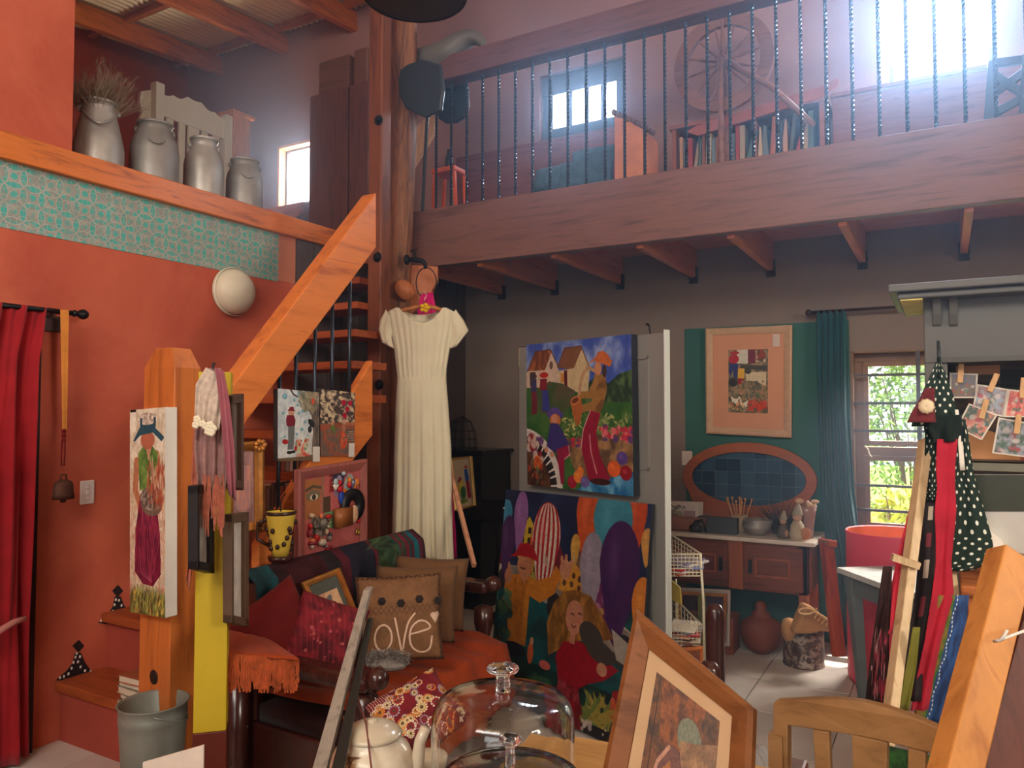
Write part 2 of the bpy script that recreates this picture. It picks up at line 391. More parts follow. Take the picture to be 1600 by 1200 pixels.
# floor of separate tiles
GROUT = M('tile_joint', (120, 108, 100), .8)
mb = MB(); mb.box((-4.0, -3.1, -.1), (4.0, YB+.2, -.008)); floor = struct(mb.build('floor', GROUT, loc=(0,0,0)))
def tilemat():
    m, nt, b, L = nm('grey_beige_floor_tile'); oi = nt.nodes.new('ShaderNodeObjectInfo')
    r = ramp(nt, oi.outputs['Random'], [(0, lin((202, 192, 184))), (1, lin((222, 212, 202)))])
    mx = nt.nodes.new('ShaderNodeMixRGB'); mx.blend_type = 'MULTIPLY'; mx.inputs[0].default_value = 1
    L(r, mx.inputs[1]); L(ramp(nt, noise(nt, mapping(nt), 5, 6), [(.3, (.82,.82,.82,1)), (.7, (1,1,1,1))]), mx.inputs[2]); L(mx.outputs[0], b.inputs['Base Color'])
    b.inputs['Roughness'].default_value = .32; b.inputs['Specular IOR Level'].default_value = .5; return m
TILE = tilemat()
mb = MB(); mb.box((-.247, -.247, -.008), (.247, .247, 0)); t0 = None
for i in range(16):
    for j in range(14):
        x, y = -3.75+.5*i, -1.0+.5*j+.02
        if x > 3.8 or y > 5.75 or (x > 2.0) : continue
        if t0 is None: t0 = mb.build('tile', TILE, floor, bevel=.002); t0.location = (x, y, 0); continue
        c = t0.copy(); C.objects.link(c); c.location = (x, y, 0); W[c] = V((x, y, 0))
# roof: sheets on purlins on rafters
PINE = wood('varnished_pine', (196, 108, 48), (142, 66, 28), 'y', .42)
PINEX = wood('varnished_pine_across', (190, 112, 58), (140, 74, 36), 'x', .5)
def zr(y): return 5.70-.09*(YB-y)
SHEET = M('cream_roof_sheet', (246, 230, 190), .45, .1, .10, 2, .05)
roof = root('ceiling', (0, 0, zr(0)), 'cream corrugated roof sheets on pine rafters', 'ceiling'); roof['kind'] = 'structure'
del roof['category']
sh = None
for i in range(16):
    x0 = -8.0+.76*i; mb = MB()
    def fn(u, v): x = x0+.77*u; y = -3.2+(YB+.2+3.2)*v; return V((x, y, zr(y)+.016*math.sin(2*PI*x/.076)))
    n = 60; mb.grid(fn, n if x0 < -3 else 30, 1); mb.build('roof_sheet', SHEET, roof, smooth=True)
mb = MB(); mb.box((-8.3, -3.5, 5.93), (4.4, 6.3, 5.98)); o = mb.build('roof_deck', SHEET, roof)
for X in (-7.12, -6.09, -5.13, -4.2, -3.2, -2.2, -1.2, -.2, .8, 1.8, 2.8, 3.6):
    mb = MB(); mb.beam((X, -3.05, zr(-3.05)-.145), (X, YB, zr(YB)-.145), .075, .2); mb.build('rafter', PINE, roof, bevel=.004)
for Y in (5.62, 4.62, 3.62, 2.62, 1.2, -.2, -1.6):
    for (x0, x1) in ((-7.7, -7.16), (-7.08, -6.13), (-6.05, -5.17), (-5.09, -4.24), (-4.16, -3.24), (-3.16, -2.24)):
        mb = MB(); mb.box((x0, Y-.03, zr(Y)-.075), (x1, Y+.03, zr(Y)-.012)); mb.build('purlin', PINEX, roof, bevel=.003)
# side loft: floor and edge beam
mb = MB()
LO = wood('loft_edge_beam_pine', (205, 112, 46), (150, 72, 30), 'y', .35)
mb.box((-4.02, -3.1, 2.775), (-3.755, 4.5, 2.905)); struct(mb.build('trim_4', LO, loc=(0, 0, 2.8), bevel=.006), 'varnished pine beam along the edge of the side loft')
FB = wood('loft_floor_pine', (176, 104, 62), (140, 78, 48), 'x', .5)
lf = struct(MB().box((-7.7, 2.2, 2.80), (-4.02, YB, 2.87)).build('floor_side_loft', FB, loc=(0,0,0)))
for k in range(22):
    y = 2.2+.1635*k; MB().box((-7.69, y, 2.87), (-3.9, y+.16, 2.905)).build('floorboard', FB, lf)
# main loft: beam, joists, boards
BEAM = wood('dark_red_brown_beam', (122, 82, 70), (88, 56, 48), 'x', .5, 2.2, knots=.5, stretch=14)
DKW = wood('dark_stained_wood', (104, 58, 44), (72, 38, 30), 'z', .45, knots=.3)
JO = wood('joist_pine', (188, 108, 62), (146, 78, 46), 'y', .45)
struct(MB().box((-3.80, 4.5, 2.665), (4.0, 4.58, 3.09)).build('trim_5', BEAM, loc=(0, 4.5, 2.66), bevel=.006), 'deep red-brown timber beam carrying the loft')
lf = struct(MB().box((-3.8, 4.58, 2.862), (4.0, YB, 2.872)).build('floor_loft', FB, loc=(0,0,0)))
for k in range(9):
    y = 4.585+.135*k; MB().box((-3.8, y, 2.873), (4.0, y+.132, 2.905)).build('floorboard', FB, lf)
IRON = M('blackened_iron', (34, 34, 38), .5, .6, .2)
HANG = M('dark_joist_hanger', (52, 50, 52), .5, .6)
jo = root('trim_6', (0, 5.1, 2.64), 'row of pine joists under the loft', 'joist'); jo['kind'] = 'structure'; del jo['category']
for X in (-3.39, -2.868, -2.276, -1.669, -1.095, -.479, .128, .735, 1.34, 1.95):
    o = MB().box((X-.022, 4.58, 2.645), (X+.022, YB-.004, 2.862)).build('joist', JO, jo, bevel=.003)
    h = MB().box((X-.032, YB-.03, 2.60), (X+.032, YB-.001, 2.648)).box((X-.032, YB-.05, 2.64), (X-.023, YB-.001, 2.72)).box((X+.023, YB-.05, 2.64), (X+.032, YB-.001, 2.72))
    h.sphere((X, YB-.034, 2.625), .008, 8, 5); h.build('joist_hanger', HANG, o)
# loft railing
STEEL = M('blue_black_twisted_steel', (58, 66, 76), .30, .75, .15, 20, .1)
RAILW = wood('loft_handrail_wood', (112, 72, 70), (86, 52, 50), 'x', .5)
rl = root('railing', (0, 4.54, 3.09), 'loft railing of twisted steel bars under a thick wooden handrail', 'railing')
MB().box((-3.45, 4.47, 4.01), (3.0, 4.62, 4.185)).build('handrail', RAILW, rl, bevel=.012)
def twisted(x, y, z0, z1, a=.0085, pitch=.055, turns=True):
    mb = MB(); n = int((z1-z0)/.0125); vs = []
    for i in range(n+1):
        z = z0+(z1-z0)*i/n; t = 2*PI*(z-z0)/pitch/2
        for k in range(4): vs.append((x+a*1.3*math.cos(t+k*PI/2), y+a*1.3*math.sin(t+k*PI/2), z))
    fs = [(i*4+k, i*4+(k+1) % 4, i*4+4+(k+1) % 4, i*4+4+k) for i in range(n) for k in range(4)]
    return mb.add(vs, fs)
b0 = None
for k in range(45):
    x = -3.22+.1337*k
    if b0 is None:
        b0 = twisted(0, 0, 3.07, 4.03).build('baluster', STEEL, rl); 
        o = b0
    else: o = b0.copy(); C.objects.link(o)
    o.location = (x, 4.54, 0); W[o] = V((x, 4.54, 0))
# the columns
LOG = M('weathered_log', (150, 104, 76), .7, 0, .35, 5, .6, 22)
m, nt, b, L = nm('weathered_natural_log')
v = mapping(nt, (7, 7, 1.1)); n1 = noise(nt, v, 2.4, 8, .62, 1.0)
L(ramp(nt, n1, [(.30, lin((74, 46, 34))), (.45, lin((138, 90, 62))), (.6, lin((172, 116, 80))), (.74, lin((112, 72, 54)))]), b.inputs['Base Color'])
b.inputs['Roughness'].default_value = .65; bump(nt, b, n1, .9, .02); LOG = m
def wobl(cx, cy, z0, z1, r, seed=1, seg=20, n=40, sx=1, sy=1):
    rg = random.Random(seed); ph = [rg.uniform(0, 6) for _ in range(6)]; mb = MB(); prof = []
    vs = []
    for i in range(n+1):
        z = z0+(z1-z0)*i/n; ox = .008*math.sin(z*1.7+ph[0])+.004*math.sin(z*5+ph[1]); oy = .015*math.sin(z*1.3+ph[2])
        for k in range(seg):
            t = 2*PI*k/seg; q = r*(1+.07*math.sin(2*t+z*.8+ph[3])+.05*math.sin(3*t+z*2.1+ph[4])+.03*math.sin(7*t+ph[5]+z*.6))
            vs.append((cx+ox+q*sx*math.cos(t), cy+oy+q*sy*math.sin(t), z))
    fs = [(i*seg+k, i*seg+(k+1) % seg, i*seg+seg+(k+1) % seg, i*seg+seg+k) for i in range(n) for k in range(seg)]
    fs += [tuple(range(seg-1, -1, -1)), tuple(n*seg+k for k in range(seg))]
    return mb.add(vs, fs)
c = pd_(623, 600, 5.36)
lg = wobl(c.x, c.y, 0, 5.62, .092, 3).build('trim_7', LOG, loc=(c.x, c.y, 0), smooth=True); struct(lg, 'weathered natural log column at the loft corner')
c = pd_(591, 600, 5.0)
SQ = root('timber_post', (c.x, c.y, 0), 'dark squared timber post bolted beside the natural log column', 'post')
POST = wood('red_brown_post', (128, 72, 46), (88, 46, 32), 'z', .5)
MB().box((c.x-.056, c.y-.05, 0), (c.x+.056, c.y+.05, 5.1)).build('shaft', POST, SQ, bevel=.01)
for (x, y) in ((590, 402), (593, 601), (592, 188)):
    p = py_(x, y, c.y-.05); MB().lathe([(.0001,-.03),(.014,-.028),(.018,-.02),(.018,-.006),(.034,-.005),(.034,.0),(.0001,.0)][::-1], p, (0,1,0), 12).build('bolt', IRON, SQ, smooth=False)
# loft: rough beam block and dark plank wardrobe behind the stair
p0 = py_(485, 150, 4.75); p1 = py_(574, 150, 4.75)
wr = root('plank_cupboard', ((p0.x+p1.x)/2, 4.85, 2.905), 'tall dark plank cupboard standing on the loft left of the columns', 'cupboard')
xm = py_(546, 150, 4.75).x; zt = p0.z
PLUM = wood('plum_brown_planks', (112, 70, 66), (84, 50, 48), 'z', .5)
MB().box((p0.x, 4.77, 2.905), (p1.x+.02, 5.1, zt)).build('body', PLUM, wr, bevel=.004)
for a, bb in ((p0.x+.005, xm-.008), (xm+.008, p1.x+.018)): MB().box((a, 4.74, 2.92), (bb, 4.77, zt-.01)).build('plank', PLUM, wr, bevel=.006)
q0 = py_(498, 98, 4.78); q1 = py_(572, 98, 4.78)
bk = root('rough_sawn_block', ((q0.x+q1.x)/2, 4.85, zt), 'rough sawn timber block lying on top of the plank cupboard', 'block')
MB().box((q0.x, 4.78, zt), (py_(545,98,4.78).x, 5.0, q0.z)).build('left_piece', BEAM, bk, bevel=.012)
MB().box((py_(549,98,4.78).x, 4.80, zt), (q1.x, 5.0, q0.z+.03)).build('right_piece', BEAM, bk, bevel=.02)
# ------------------------------------------------------------------ windows
WF = M('window_frame_brown', (128, 96, 74), .5); WFD = M('window_frame_dark', (72, 66, 66), .5); RV = M('orange_reveal', (224, 150, 84), .6)  # RV: orange boards lining the far loft window
gm, nt, b, L = nm('window_glass'); nt.nodes.remove(b)
tr_ = nt.nodes.new('ShaderNodeBsdfTransparent'); gl_ = nt.nodes.new('ShaderNodeBsdfGlossy'); gl_.inputs['Roughness'].default_value = .03
mx_ = nt.nodes.new('ShaderNodeMixShader'); mx_.inputs[0].default_value = .05; L(tr_.outputs[0], mx_.inputs[1]); L(gl_.outputs[0], mx_.inputs[2]); L(mx_.outputs[0], nt.nodes['Material Output'].inputs['Surface']); GLASS = gm
def window(n, fm, fw_, bars_v=(), mullx=(), rails=(), y=YB+.08, opening=None):
    x0, x1, z0, z1 = WIN[n]
    r = root('window_'+n, ((x0+x1)/2, y, z0), '', ''); r['kind'] = 'structure'; del r['category']; del r['label']
    fr = MB()
    for a in ((x0, z0, x1, z0+fw_), (x0, z1-fw_, x1, z1), (x0, z0+fw_, x0+fw_, z1-fw_), (x1-fw_, z0+fw_, x1, z1-fw_)): fr.box((a[0], y, a[1]), (a[2], y+.05, a[3]))
    fr.build('window_frame', fm, r, bevel=.004)
    for mxx in mullx: MB().box((mxx-.02, y+.002, z0+fw_), (mxx+.02, y+.048, z1-fw_)).build('mullion', fm, r)
    for rz in rails: MB().box((x0+fw_, y+.004, rz-.03), (x1-fw_, y+.046, rz+.03)).build('rail', fm, r)
    xs = [x0+fw_]+list(mullx)+[x1-fw_]
    for a, b_ in zip(xs[:-1], xs[1:]): MB().box((a, y+.02, z0+fw_), (b_, y+.024, z1-fw_)).build('pane', GLASS, r)
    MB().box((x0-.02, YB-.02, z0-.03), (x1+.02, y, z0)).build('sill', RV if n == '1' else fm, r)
    return r
w1 = window('1', WFD, .05)
x0, x1, z0, z1 = WIN['1']
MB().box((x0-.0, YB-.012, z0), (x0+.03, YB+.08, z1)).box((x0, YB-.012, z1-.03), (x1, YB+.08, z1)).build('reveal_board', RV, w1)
w2 = window('2', WFD, .1, mullx=(-2.755, -2.6, -2.45), y=YB+.06)
x0, x1, z0, z1 = WIN['2']
MB().box((x0, YB+.05, z0), (x1, YB+.075, z0+.2)).box((x0, YB+.05, z1-.17), (x1, YB+.075, z1)).build('panel', WFD, w2)
w3 = window('3', WFD, .03, y=YB+.12)
w4 = window('4', WF, .07, mullx=(), rails=(1.33,), y=YB+.12)
x0, x1, z0, z1 = WIN['4']
mb = MB()
for a in ((x0+.11, 1.40, .1), (x0+.11, .85, .1)): pass
# opening sash frames inside window 4 and the burglar bars
for (sx0, sx1) in ((-.50, -.03), (-.03, .44)):
    for (sz0, sz1) in ((1.37, 1.96), (.80, 1.30)):
        s_ = MB(); t = .035
        for a in ((sx0, sz0, sx1, sz0+t), (sx0, sz1-t, sx1, sz1), (sx0, sz0+t, sx0+t, sz1-t), (sx1-t, sz0+t, sx1, sz1-t)): s_.box((a[0], YB+.10, a[1]), (a[2], YB+.12, a[3]))
        s_.build('sash', WF, w4, bevel=.003)
for zz in (1.86, 1.665, 1.475, 1.10, .93): MB().box((x0+.0, YB+.005, zz-.009), (x1, YB+.02, zz+.009)).build('burglar_bar', WFD, w4)
MB().box((-.165, YB+.0, z0), (-.14, YB+.014, z1)).build('burglar_bar', WFD, w4)
MB().tube([pd_(1351, 697, 5.25), pd_(1356, 702, 5.25), pd_(1358, 710, 5.25), pd_(1362, 714, 5.25)], .006, 8).build('catch', M('pale_catch', (200,190,170), .4), w4)
# reveal
MB().box((x0, YB-.004, z0), (x0+.012, YB+.12, z1)).box((x0, YB-.004, z1-.012), (x1, YB+.12, z1)).build('reveal_board', WF, w4)
# haze volumes added to imitate the glare around the windows
HAZE = True
if HAZE:
    m = bpy.data.materials.new('window_glare_haze'); m.use_nodes = True; nt = m.node_tree; nt.nodes.remove(nt.nodes['Principled BSDF'])
    vs = nt.nodes.new('ShaderNodeVolumeScatter'); vs.inputs['Color'].default_value = (.5, .72, 1, 1); vs.inputs['Density'].default_value = .05; vs.inputs['Anisotropy'].default_value = .8
    nt.links.new(vs.outputs[0], nt.nodes['Material Output'].inputs['Volume'])
    h = MB().box((-3.1, 1.6, .01), (3.9, 5.79, 5.17)).build('haze', m, loc=(0, 4, 2)); tag(h, 'faint bluish haze volume added to imitate glare from the main loft windows', 'haze', kind='stuff')
    h = MB().box((-7.6, 2.3, 2.92), (-3.101, 5.79, 5.17)).build('haze', m, loc=(-5, 4, 3)); tag(h, 'faint haze volume added as window glare over the side loft with the tin cans', 'haze', kind='stuff')
# ================================================================== left side
def lerp(a, b, t): return a+(b-a)*t
def poly_at(P, t):
    n = len(P)-1; k = min(int(t*n), n-1); return P[k].lerp(P[k+1], t*n-k)
def sheet(mb, L, R, nu, nv, fold, n, us=1.0, vs=1.0, mi=0):
    n = V(n); k0 = len(mb.uv)
    mb.grid(lambda u, v: poly_at(L, 1-v).lerp(poly_at(R, 1-v), u)+n*fold(u, 1-v), nu, nv, mi)
    for i in range(k0, len(mb.uv)): mb.uv[i] = [(a*us, b*vs) for a, b in mb.uv[i]]
    return mb
TOCAM = lambda p: (EY-V(p)).normalized()
def cloth(name, col, rough=.85, var=.12, scale=14, bmp=.3, bs=180, sheen=.05): return M(name, col, rough, 0, var, scale, bmp, bs, .15, sheen=sheen)
# --- stair
TRW = wood('stair_orange_wood', (160, 78, 40), (120, 54, 28), 'x', .45)
STR = wood('stair_rail_wood', (214, 122, 58), (176, 88, 40), 'y', .40, 1.6, rot=(.92, 0, 0), knots=.7)
XS = -2.75
st = root('staircase', (-3.3, 3.1, 0), 'steep open wooden staircase with dark steel bars along the orange wall', 'staircase')
TR = [(.29, 2.17), (.57, 2.40), (.83, 2.56), (1.07, 2.72), (1.29, 2.88), (1.50, 3.03), (1.70, 3.18), (1.90, 3.34), (2.11, 3.54), (2.32, 3.76), (2.53, 3.98), (2.73, 4.2)]
for i, (z, y) in enumerate(TR):
    dep = .30 if i > 1 else .34; r6 = ray(604, 600); xr_ = min(XS-.05, (y+dep)*r6.x/r6.y) if i > 5 else (XS-.1 if i > 1 else -2.93)
    MB().box((-3.795, y, z-.045), (xr_, y+dep, z)).build('tread', TRW, st, bevel=.004)
# plastered risers under the two lowest treads
MB().box((-3.795, 2.2, 0), (-2.98, 2.44, .245)).box((-3.795, 2.44, 0), (-2.98, 2.9, .525)).build('plinth', RED, st)
def onx(x, y): return px_(x, y, XS)
# hand rail board: lower end behind the newel, upper end at the post
a0, a1 = onx(330, 745), onx(330, 655); b0_, b1_ = onx(577, 388), onx(577, 306)
def board(pts, th, name, m): 
    mb = MB(); mb.prism([V((XS+th/2, p.y, p.z)) for p in pts], (-th, 0, 0)); return mb.build(name, m, st, bevel=.006)
board([onx(312, 740), onx(577, 388), onx(577, 303), onx(312, 655)], .10, 'handrail', STR)
board([onx(398, 908), onx(577, 680), onx(577, 563), onx(398, 850)], .05, 'stringer', STR)
for (x, yt, yb) in ((437, 560, 905), (463, 500, 800), (493, 455, 770), (520, 430, 720), (547, 410, 690)):
    p = onx(x, yt); q = onx(x, yb); MB().tube([p, (p.x, p.y, q.z)], .0095, 8).build('bar', STEEL, st, smooth=True)
# newel post
nw = pd_(280, 645, 3.22)
NEW = wood('newel_orange_wood', (190, 106, 48), (146, 72, 32), 'z', .4, 1.5, knots=.9)
nr = root('newel_post', (nw.x, nw.y, 0), 'massive square orange newel post with chamfered top at the foot of the stairs', 'post')
h = .098; zt = 1.87; mb = MB()
vs = []
for (q, z) in ((0, 0), (0, zt-.085), (.045, zt)):
    x0_, x1_, y0_, y1_ = nw.x-h+q, nw.x+h-q, nw.y-h+q*.4, nw.y+.03-q*.4
    vs += [(x0_, y0_, z), (x1_, y0_, z), (x1_, y1_, z), (x0_, y1_, z)]
mb.add(vs, [(3,2,1,0),(8,9,10,11)]+[(i*4+k, i*4+(k+1) % 4, i*4+4+(k+1) % 4, i*4+4+k) for i in (0, 1) for k in range(4)])
mb.build('shaft', NEW, nr, bevel=.004)
k_ = V((nw.x-.02, nw.y-h-.002, .63)); MB().sphere(py_(240, 1058, nw.y-h-.002), (.026, .004, .03), 14, 6).build('knot', M('dark_knot', (40, 24, 18), .6), nr, smooth=True)
# tall canvas hung on the newel
A = Art(128, 700, (212, 200, 176)); A.cloud(1, (222, 212, 190), (196, 180, 150), 5, 1, 1, 4)
A.cloud((A.Y > .30)*np.clip(A.fbm(14, 4, 1, 5)*1.6-.45, 0, 1), (196, 140, 116), (176, 130, 100), 12, 2, 1, 4, .6)
A.cloud(np.clip((A.Y-.86)*20, 0, 1), (120, 128, 62), (84, 72, 38), 16, 3, 1, 3); A.dabs(200, 0, .45, 1, .9, .025, [(196, 126, 96), (206, 158, 120), (176, 96, 84)], 4, 2, .5)
A.dabs(90, .05, .88, .95, 1, .03, [(206, 178, 76), (150, 140, 60), (96, 60, 40)], 5, 2, .7)
for k in range(7): A.line([(.22+.09*k, .86), (.18+.1*k, .97)], .012, (110, 140, 76), .7)
A.line([(.20, .25), (.16, .40), (.34, .50)], .075, (172, 112, 78)); A.line([(.76, .22), (.86, .34), (.62, .50)], .075, (186, 130, 96))
A.poly([(.24,.22),(.38,.185),(.64,.185),(.80,.22),(.74,.40),(.28,.40)], (98, 130, 62)); A.cloud(A.mask([(.24,.22),(.38,.185),(.64,.185),(.80,.22),(.74,.40),(.28,.40)]), (120, 150, 70), (70, 104, 48), 5, 6, 1, 3)
A.poly([(.45,.19),(.62,.19),(.54,.26)], (190, 140, 110)); A.ell(.51, .155, .20, .042, (172, 100, 76)); A.rect(.42, .18, .62, .20, (172, 100, 76))
A.poly([(.10,.155),(.30,.085),(.32,.05),(.68,.05),(.74,.10),(.98,.145),(.90,.165),(.66,.12),(.30,.13),(.14,.16)], (36, 78, 92)); A.ell(.5, .05, .27, .03, (216, 204, 184)); A.cloud((np.hypot((A.X-.5)/.27, (A.Y-.05)/.03) < 1), (228, 220, 204), (160, 140, 124), 14, 9, 1, 4)
A.rect(.30, .045, .36, .09, (36, 70, 84)); A.rect(.68, .045, .74, .09, (36, 70, 84))
sk = [(.30,.42),(.74,.42),(.86,.62),(.88,.80),(.66,.86),(.38,.855),(.14,.80),(.16,.60)]
A.cloud(A.mask(sk), (136, 34, 60), (92, 20, 44), 6, 7, 2, 2)
for k in range(9): A.line([(.40+.02*k, .45), (.30+.07*k, .62), (.24+.05*k, .80), (.62, .84)], .010, (186, 96, 120), .35)
A.ell(.62, .47, .30, .055, (112, 92, 76)); A.cloud((np.hypot((A.X-.62)/.32, (A.Y-.44)/.06) < 1), (150, 140, 124), (84, 66, 56), 14, 3, 1, 4)
A.dabs(70, .5, .28, .98, .46, .05, [(168, 84, 56), (206, 176, 146), (140, 64, 48)], 8, 2, .7)
A.rect(.01, .0, .18, .012, (20, 20, 20)); A.rect(.03, .015, .17, .11, (226, 218, 200)); A.brush(.15, 3)
tl, tr, br, bl = (203, 641), (258, 636), (258, 967), (203, 956)
yc = nw.y-h-.05
q = Quad(py_(*tl, yc), py_(*tr, yc), py_(258, 966, yc), py_(*bl, yc))
WHT = M('white_canvas_edge', (226, 218, 204), .8, 0, .06)
canvas(q, 'tall_painting', 'tall narrow canvas of a woman in blue hat and purple skirt on the newel post', 'painting', printed('tall_woman_painting', A.a, .55), WHT, .055)
# --- wall things
def onl(x, y, o=0): return px_(x, y, -3.8+o)
p = onl(135, 769); sw = root('light_switch', tuple(p), 'white three-rocker light switch on the orange wall', 'switch')
SWM = M('white_plastic', (222, 210, 200), .35, 0, .03, 5, 0)
MB().box((-3.80, p.y-.037, p.z-.06), (-3.788, p.y+.037, p.z+.06)).build('plate', SWM, sw, bevel=.006)
for k in (-1, 0, 1): MB().box((-3.788, p.y-.009, p.z-.010+k*.028), (-3.782, p.y+.009, p.z+.010+k*.028)).build('rocker', SWM, sw, bevel=.002)
p = onl(364, 456, .02); lm = root('wall_lamp', (-3.8, p.y, p.z), 'cream domed wall lamp on the orange wall below the stencilled frieze', 'lamp')
CRM = M('cream_ceramic', (216, 206, 180), .35, 0, .08, 5, .05)
MB().lathe([(.001, 0), (.135, 0), (.148, .012), (.150, .03), (.143, .036)], (-3.8, p.y, p.z), (1, 0, 0), 40).build('rim', CRM, lm, smooth=True)
MB().lathe([(.140, .03), (.136, .055), (.118, .085), (.085, .108), (.045, .12), (.001, .124)], (-3.8, p.y, p.z), (1, 0, 0), 40).build('dome', CRM, lm, smooth=True)
# curtain rod, red curtain, ribbon and bell
BLK = M('black_iron_rod', (22, 20, 22), .4, .3, .1)
xr = -3.69; a = px_(-60, 462, xr); b = px_(118, 490, xr)
rd = root('curtain_rod', tuple(px_(70, 484, xr)), 'black curtain rod with ball finial over the red curtain', 'curtain rod')
MB().tube([V((xr, a.y, b.z+.0)), V((xr, b.y, b.z))], .013, 12).build('pole', BLK, rd, smooth=True)
MB().lathe([(.001, -.03), (.013, -.03), (.018, -.02), (.012, -.01), (.016, 0), (.024, .012), (.026, .026), (.018, .042), (.001, .05)], (xr, b.y+.015, b.z), (0, 1, 0), 16).build('finial', BLK, rd, smooth=True)
b1 = onl(96, 496); MB().box((-3.798, b1.y-.17, b1.z-.075), (-3.775, b1.y, b1.z)).box((-3.775, b1.y-.1, b.z-.02), (xr, b1.y-.085, b.z-.005)).build('bracket', M('dark_board', (70, 48, 46), .6), rd, bevel=.002)
REDC = cloth('red_velvet', (150, 22, 30), .7, .15, 8, .15, 60, .2)
cu = px_(60, 484, xr)
def rfold(u, v): return .028*math.sin(u*26+1.2*math.sin(v*5))*(.35+.65*min(1, v*5))+.012*math.sin(u*57+v*3)
mb = MB(); L_ = [px_(-70, 470, xr)]+[px_(-70, y, xr) for y in (640, 820, 980, 1230)]; R_ = [px_(x, y, xr) for x, y in ((70, 487), (55, 560), (50, 690), (44, 980), (46, 1230))]
L_[0].z = R_[0].z = b.z+.01
for P_ in (L_, R_): P_[-1].z = .02
L_ = [V((xr, 1.55, z)) for z in [p.z for p in R_]]
sheet(mb, L_, R_, 90, 30, rfold, (1, 0, 0))
cr = root('red_curtain', (xr, 1.8, 0), 'red velvet curtain on the black rod at the left wall', 'curtain')
mb.build('panel', REDC, cr, smooth=True, solid=.006)
TIE = cloth('pink_tie', (196, 128, 118)); MB().tube([px_(-30, 1010, -3.62), px_(0, 985, -3.62), px_(22, 972, -3.62), px_(40, 966, -3.63)], [.016, .015, .014, .012], 8).build('tie_back', TIE, cr, smooth=True)
dfr = MB().box((-3.80, px_(52, 700, -3.8).y-.02, 0), (-3.77, px_(52, 700, -3.8).y+.012, b1.z-.02)); struct(dfr.build('door_1', M('dark_door_edge', (44, 26, 24), .5), loc=(0,0,0)), 'dark edge of the doorway behind the red curtain')
bl_ = root('hanging_bell', tuple(px_(99, 765, -3.66)), 'rusty brown iron cowbell hanging on an orange ribbon and red cord', 'bell')
RIB = cloth('orange_ribbon', (216, 138, 62)); xb = -3.675
for dx in (0, 6):
    t_ = px_(98+dx, 484, xb); e_ = px_(100+dx*.3, 672, xb); mb = MB(); n_ = .011
    mb.add([t_+V((0, -n_, .0)), t_+V((0, n_, 0)), e_+V((0, n_*.7, 0)), e_+V((0, -n_*.7, 0))], [(0, 1, 2, 3)]); mb.build('ribbon', RIB, bl_, solid=.003)
CORD = cloth('dark_red_cord', (110, 22, 26)); c0, c1 = px_(100, 670, xb), px_(98, 728, xb)
mb = MB()
for s_ in (-1, 1): mb.tube([c0+V((0, s_*.004, 0)), c0.lerp(c1, .35)+V((0, s_*.007, 0)), c0.lerp(c1, .7)+V((0, s_*.008, 0)), c1+V((0, s_*.006, 0))], .0035, 6)
for t in (.05, .18, .3): mb.sphere(c0.lerp(c1, t), (.010, .012, .009), 8, 6)
mb.build('cord', CORD, bl_, smooth=True)
RUST = M('rusty_iron', (88, 54, 40), .7, .3, .3, 18, .4, 60)
c = px_(99, 765, xb); MB().lathe([(.001, .048), (.022, .047), (.040, .036), (.046, .015), (.048, -.02), (.052, -.045), (.047, -.043), (.042, -.02), (.001, .03)], c, (0, 0, 1), 20, sx=.7).build('bell', RUST, bl_, smooth=True)
MB().tube([c+V((0, -.014, .045)), c+V((0, -.012, .07)), c+V((0, .012, .07)), c+V((0, .014, .045))], .004, 6).build('loop', RUST, bl_, smooth=True)
MB().box(tuple(c+V((-.004, -.013, -.062))), tuple(c+V((.004, .013, -.03)))).build('clapper', RUST, bl_, bevel=.002)
# --- cans on the side loft
TIN = M('dull_grey_tin', (150, 146, 140), .5, .35, .25, 5, .3, 30)
TIN2 = M('bright_worn_tin', (172, 168, 160), .45, .4, .25, 7, .3, 30)
zf = 2.906
def can(name, lab, x, y, r, hgt, prof, m, bail=True, lug=True, seam=True):
    c = V((x, y, zf)); rt_ = root(name, tuple(c), lab, 'milk can', 'old tin cans on the side loft')
    MB().lathe([(.001, 0)]+[(a*r, b*hgt) for a, b in prof]+[(prof[-1][0]*r*.93, hgt*.99), (prof[-2][0]*r*.9, hgt*.9), (.001, hgt*.86)], c, (0, 0, 1), 32).build('body', m, rt_, smooth=True)
    MB().lathe([(prof[-1][0]*r*1.0, hgt-.012), (prof[-1][0]*r*1.05, hgt-.006), (prof[-1][0]*r*1.0, hgt+.002)], c, (0, 0, 1), 32).build('rim', m, rt_, smooth=True)
    if bail:
        nr_ = prof[-1][0]*r*1.02; pts = [c+V((nr_*math.cos(t)*.99, nr_*math.sin(t), hgt*.93-abs(math.sin(t*1))*0-.0-(.55*r)*max(0, math.sin(t))))for t in [0]]
        P0 = c+V((nr_*.5, nr_*.85, hgt*.90)); P1 = c+V((-nr_*.5, -nr_*.85, hgt*.90)); out = V((.85, -.5, 0))*r*1.0
        pts = [P0]+[P0.lerp(P1, k/8)+out*math.sin(PI*k/8)*1.12+V((0, 0, -.30*hgt*math.sin(PI*k/8))) for k in range(1, 8)]+[P1]
        MB().tube(pts, .0075, 8).build('bail_handle', m, rt_, smooth=True)
    if lug:
        for s_ in (1, -1):
            q_ = c+V((prof[-1][0]*r*.5*s_, prof[-1][0]*r*.87*s_, hgt*.88)); MB().sphere(q_, (.016, .016, .02), 10, 6).build('lug', m, rt_, smooth=True)
    if seam: MB().lathe([(r*prof[1][0]*1.0, hgt*.10), (r*prof[1][0]*1.02, hgt*.11), (r*prof[1][0]*1.0, hgt*.12)], c, (0, 0, 1), 32).build('seam', m, rt_, smooth=True)
    return rt_
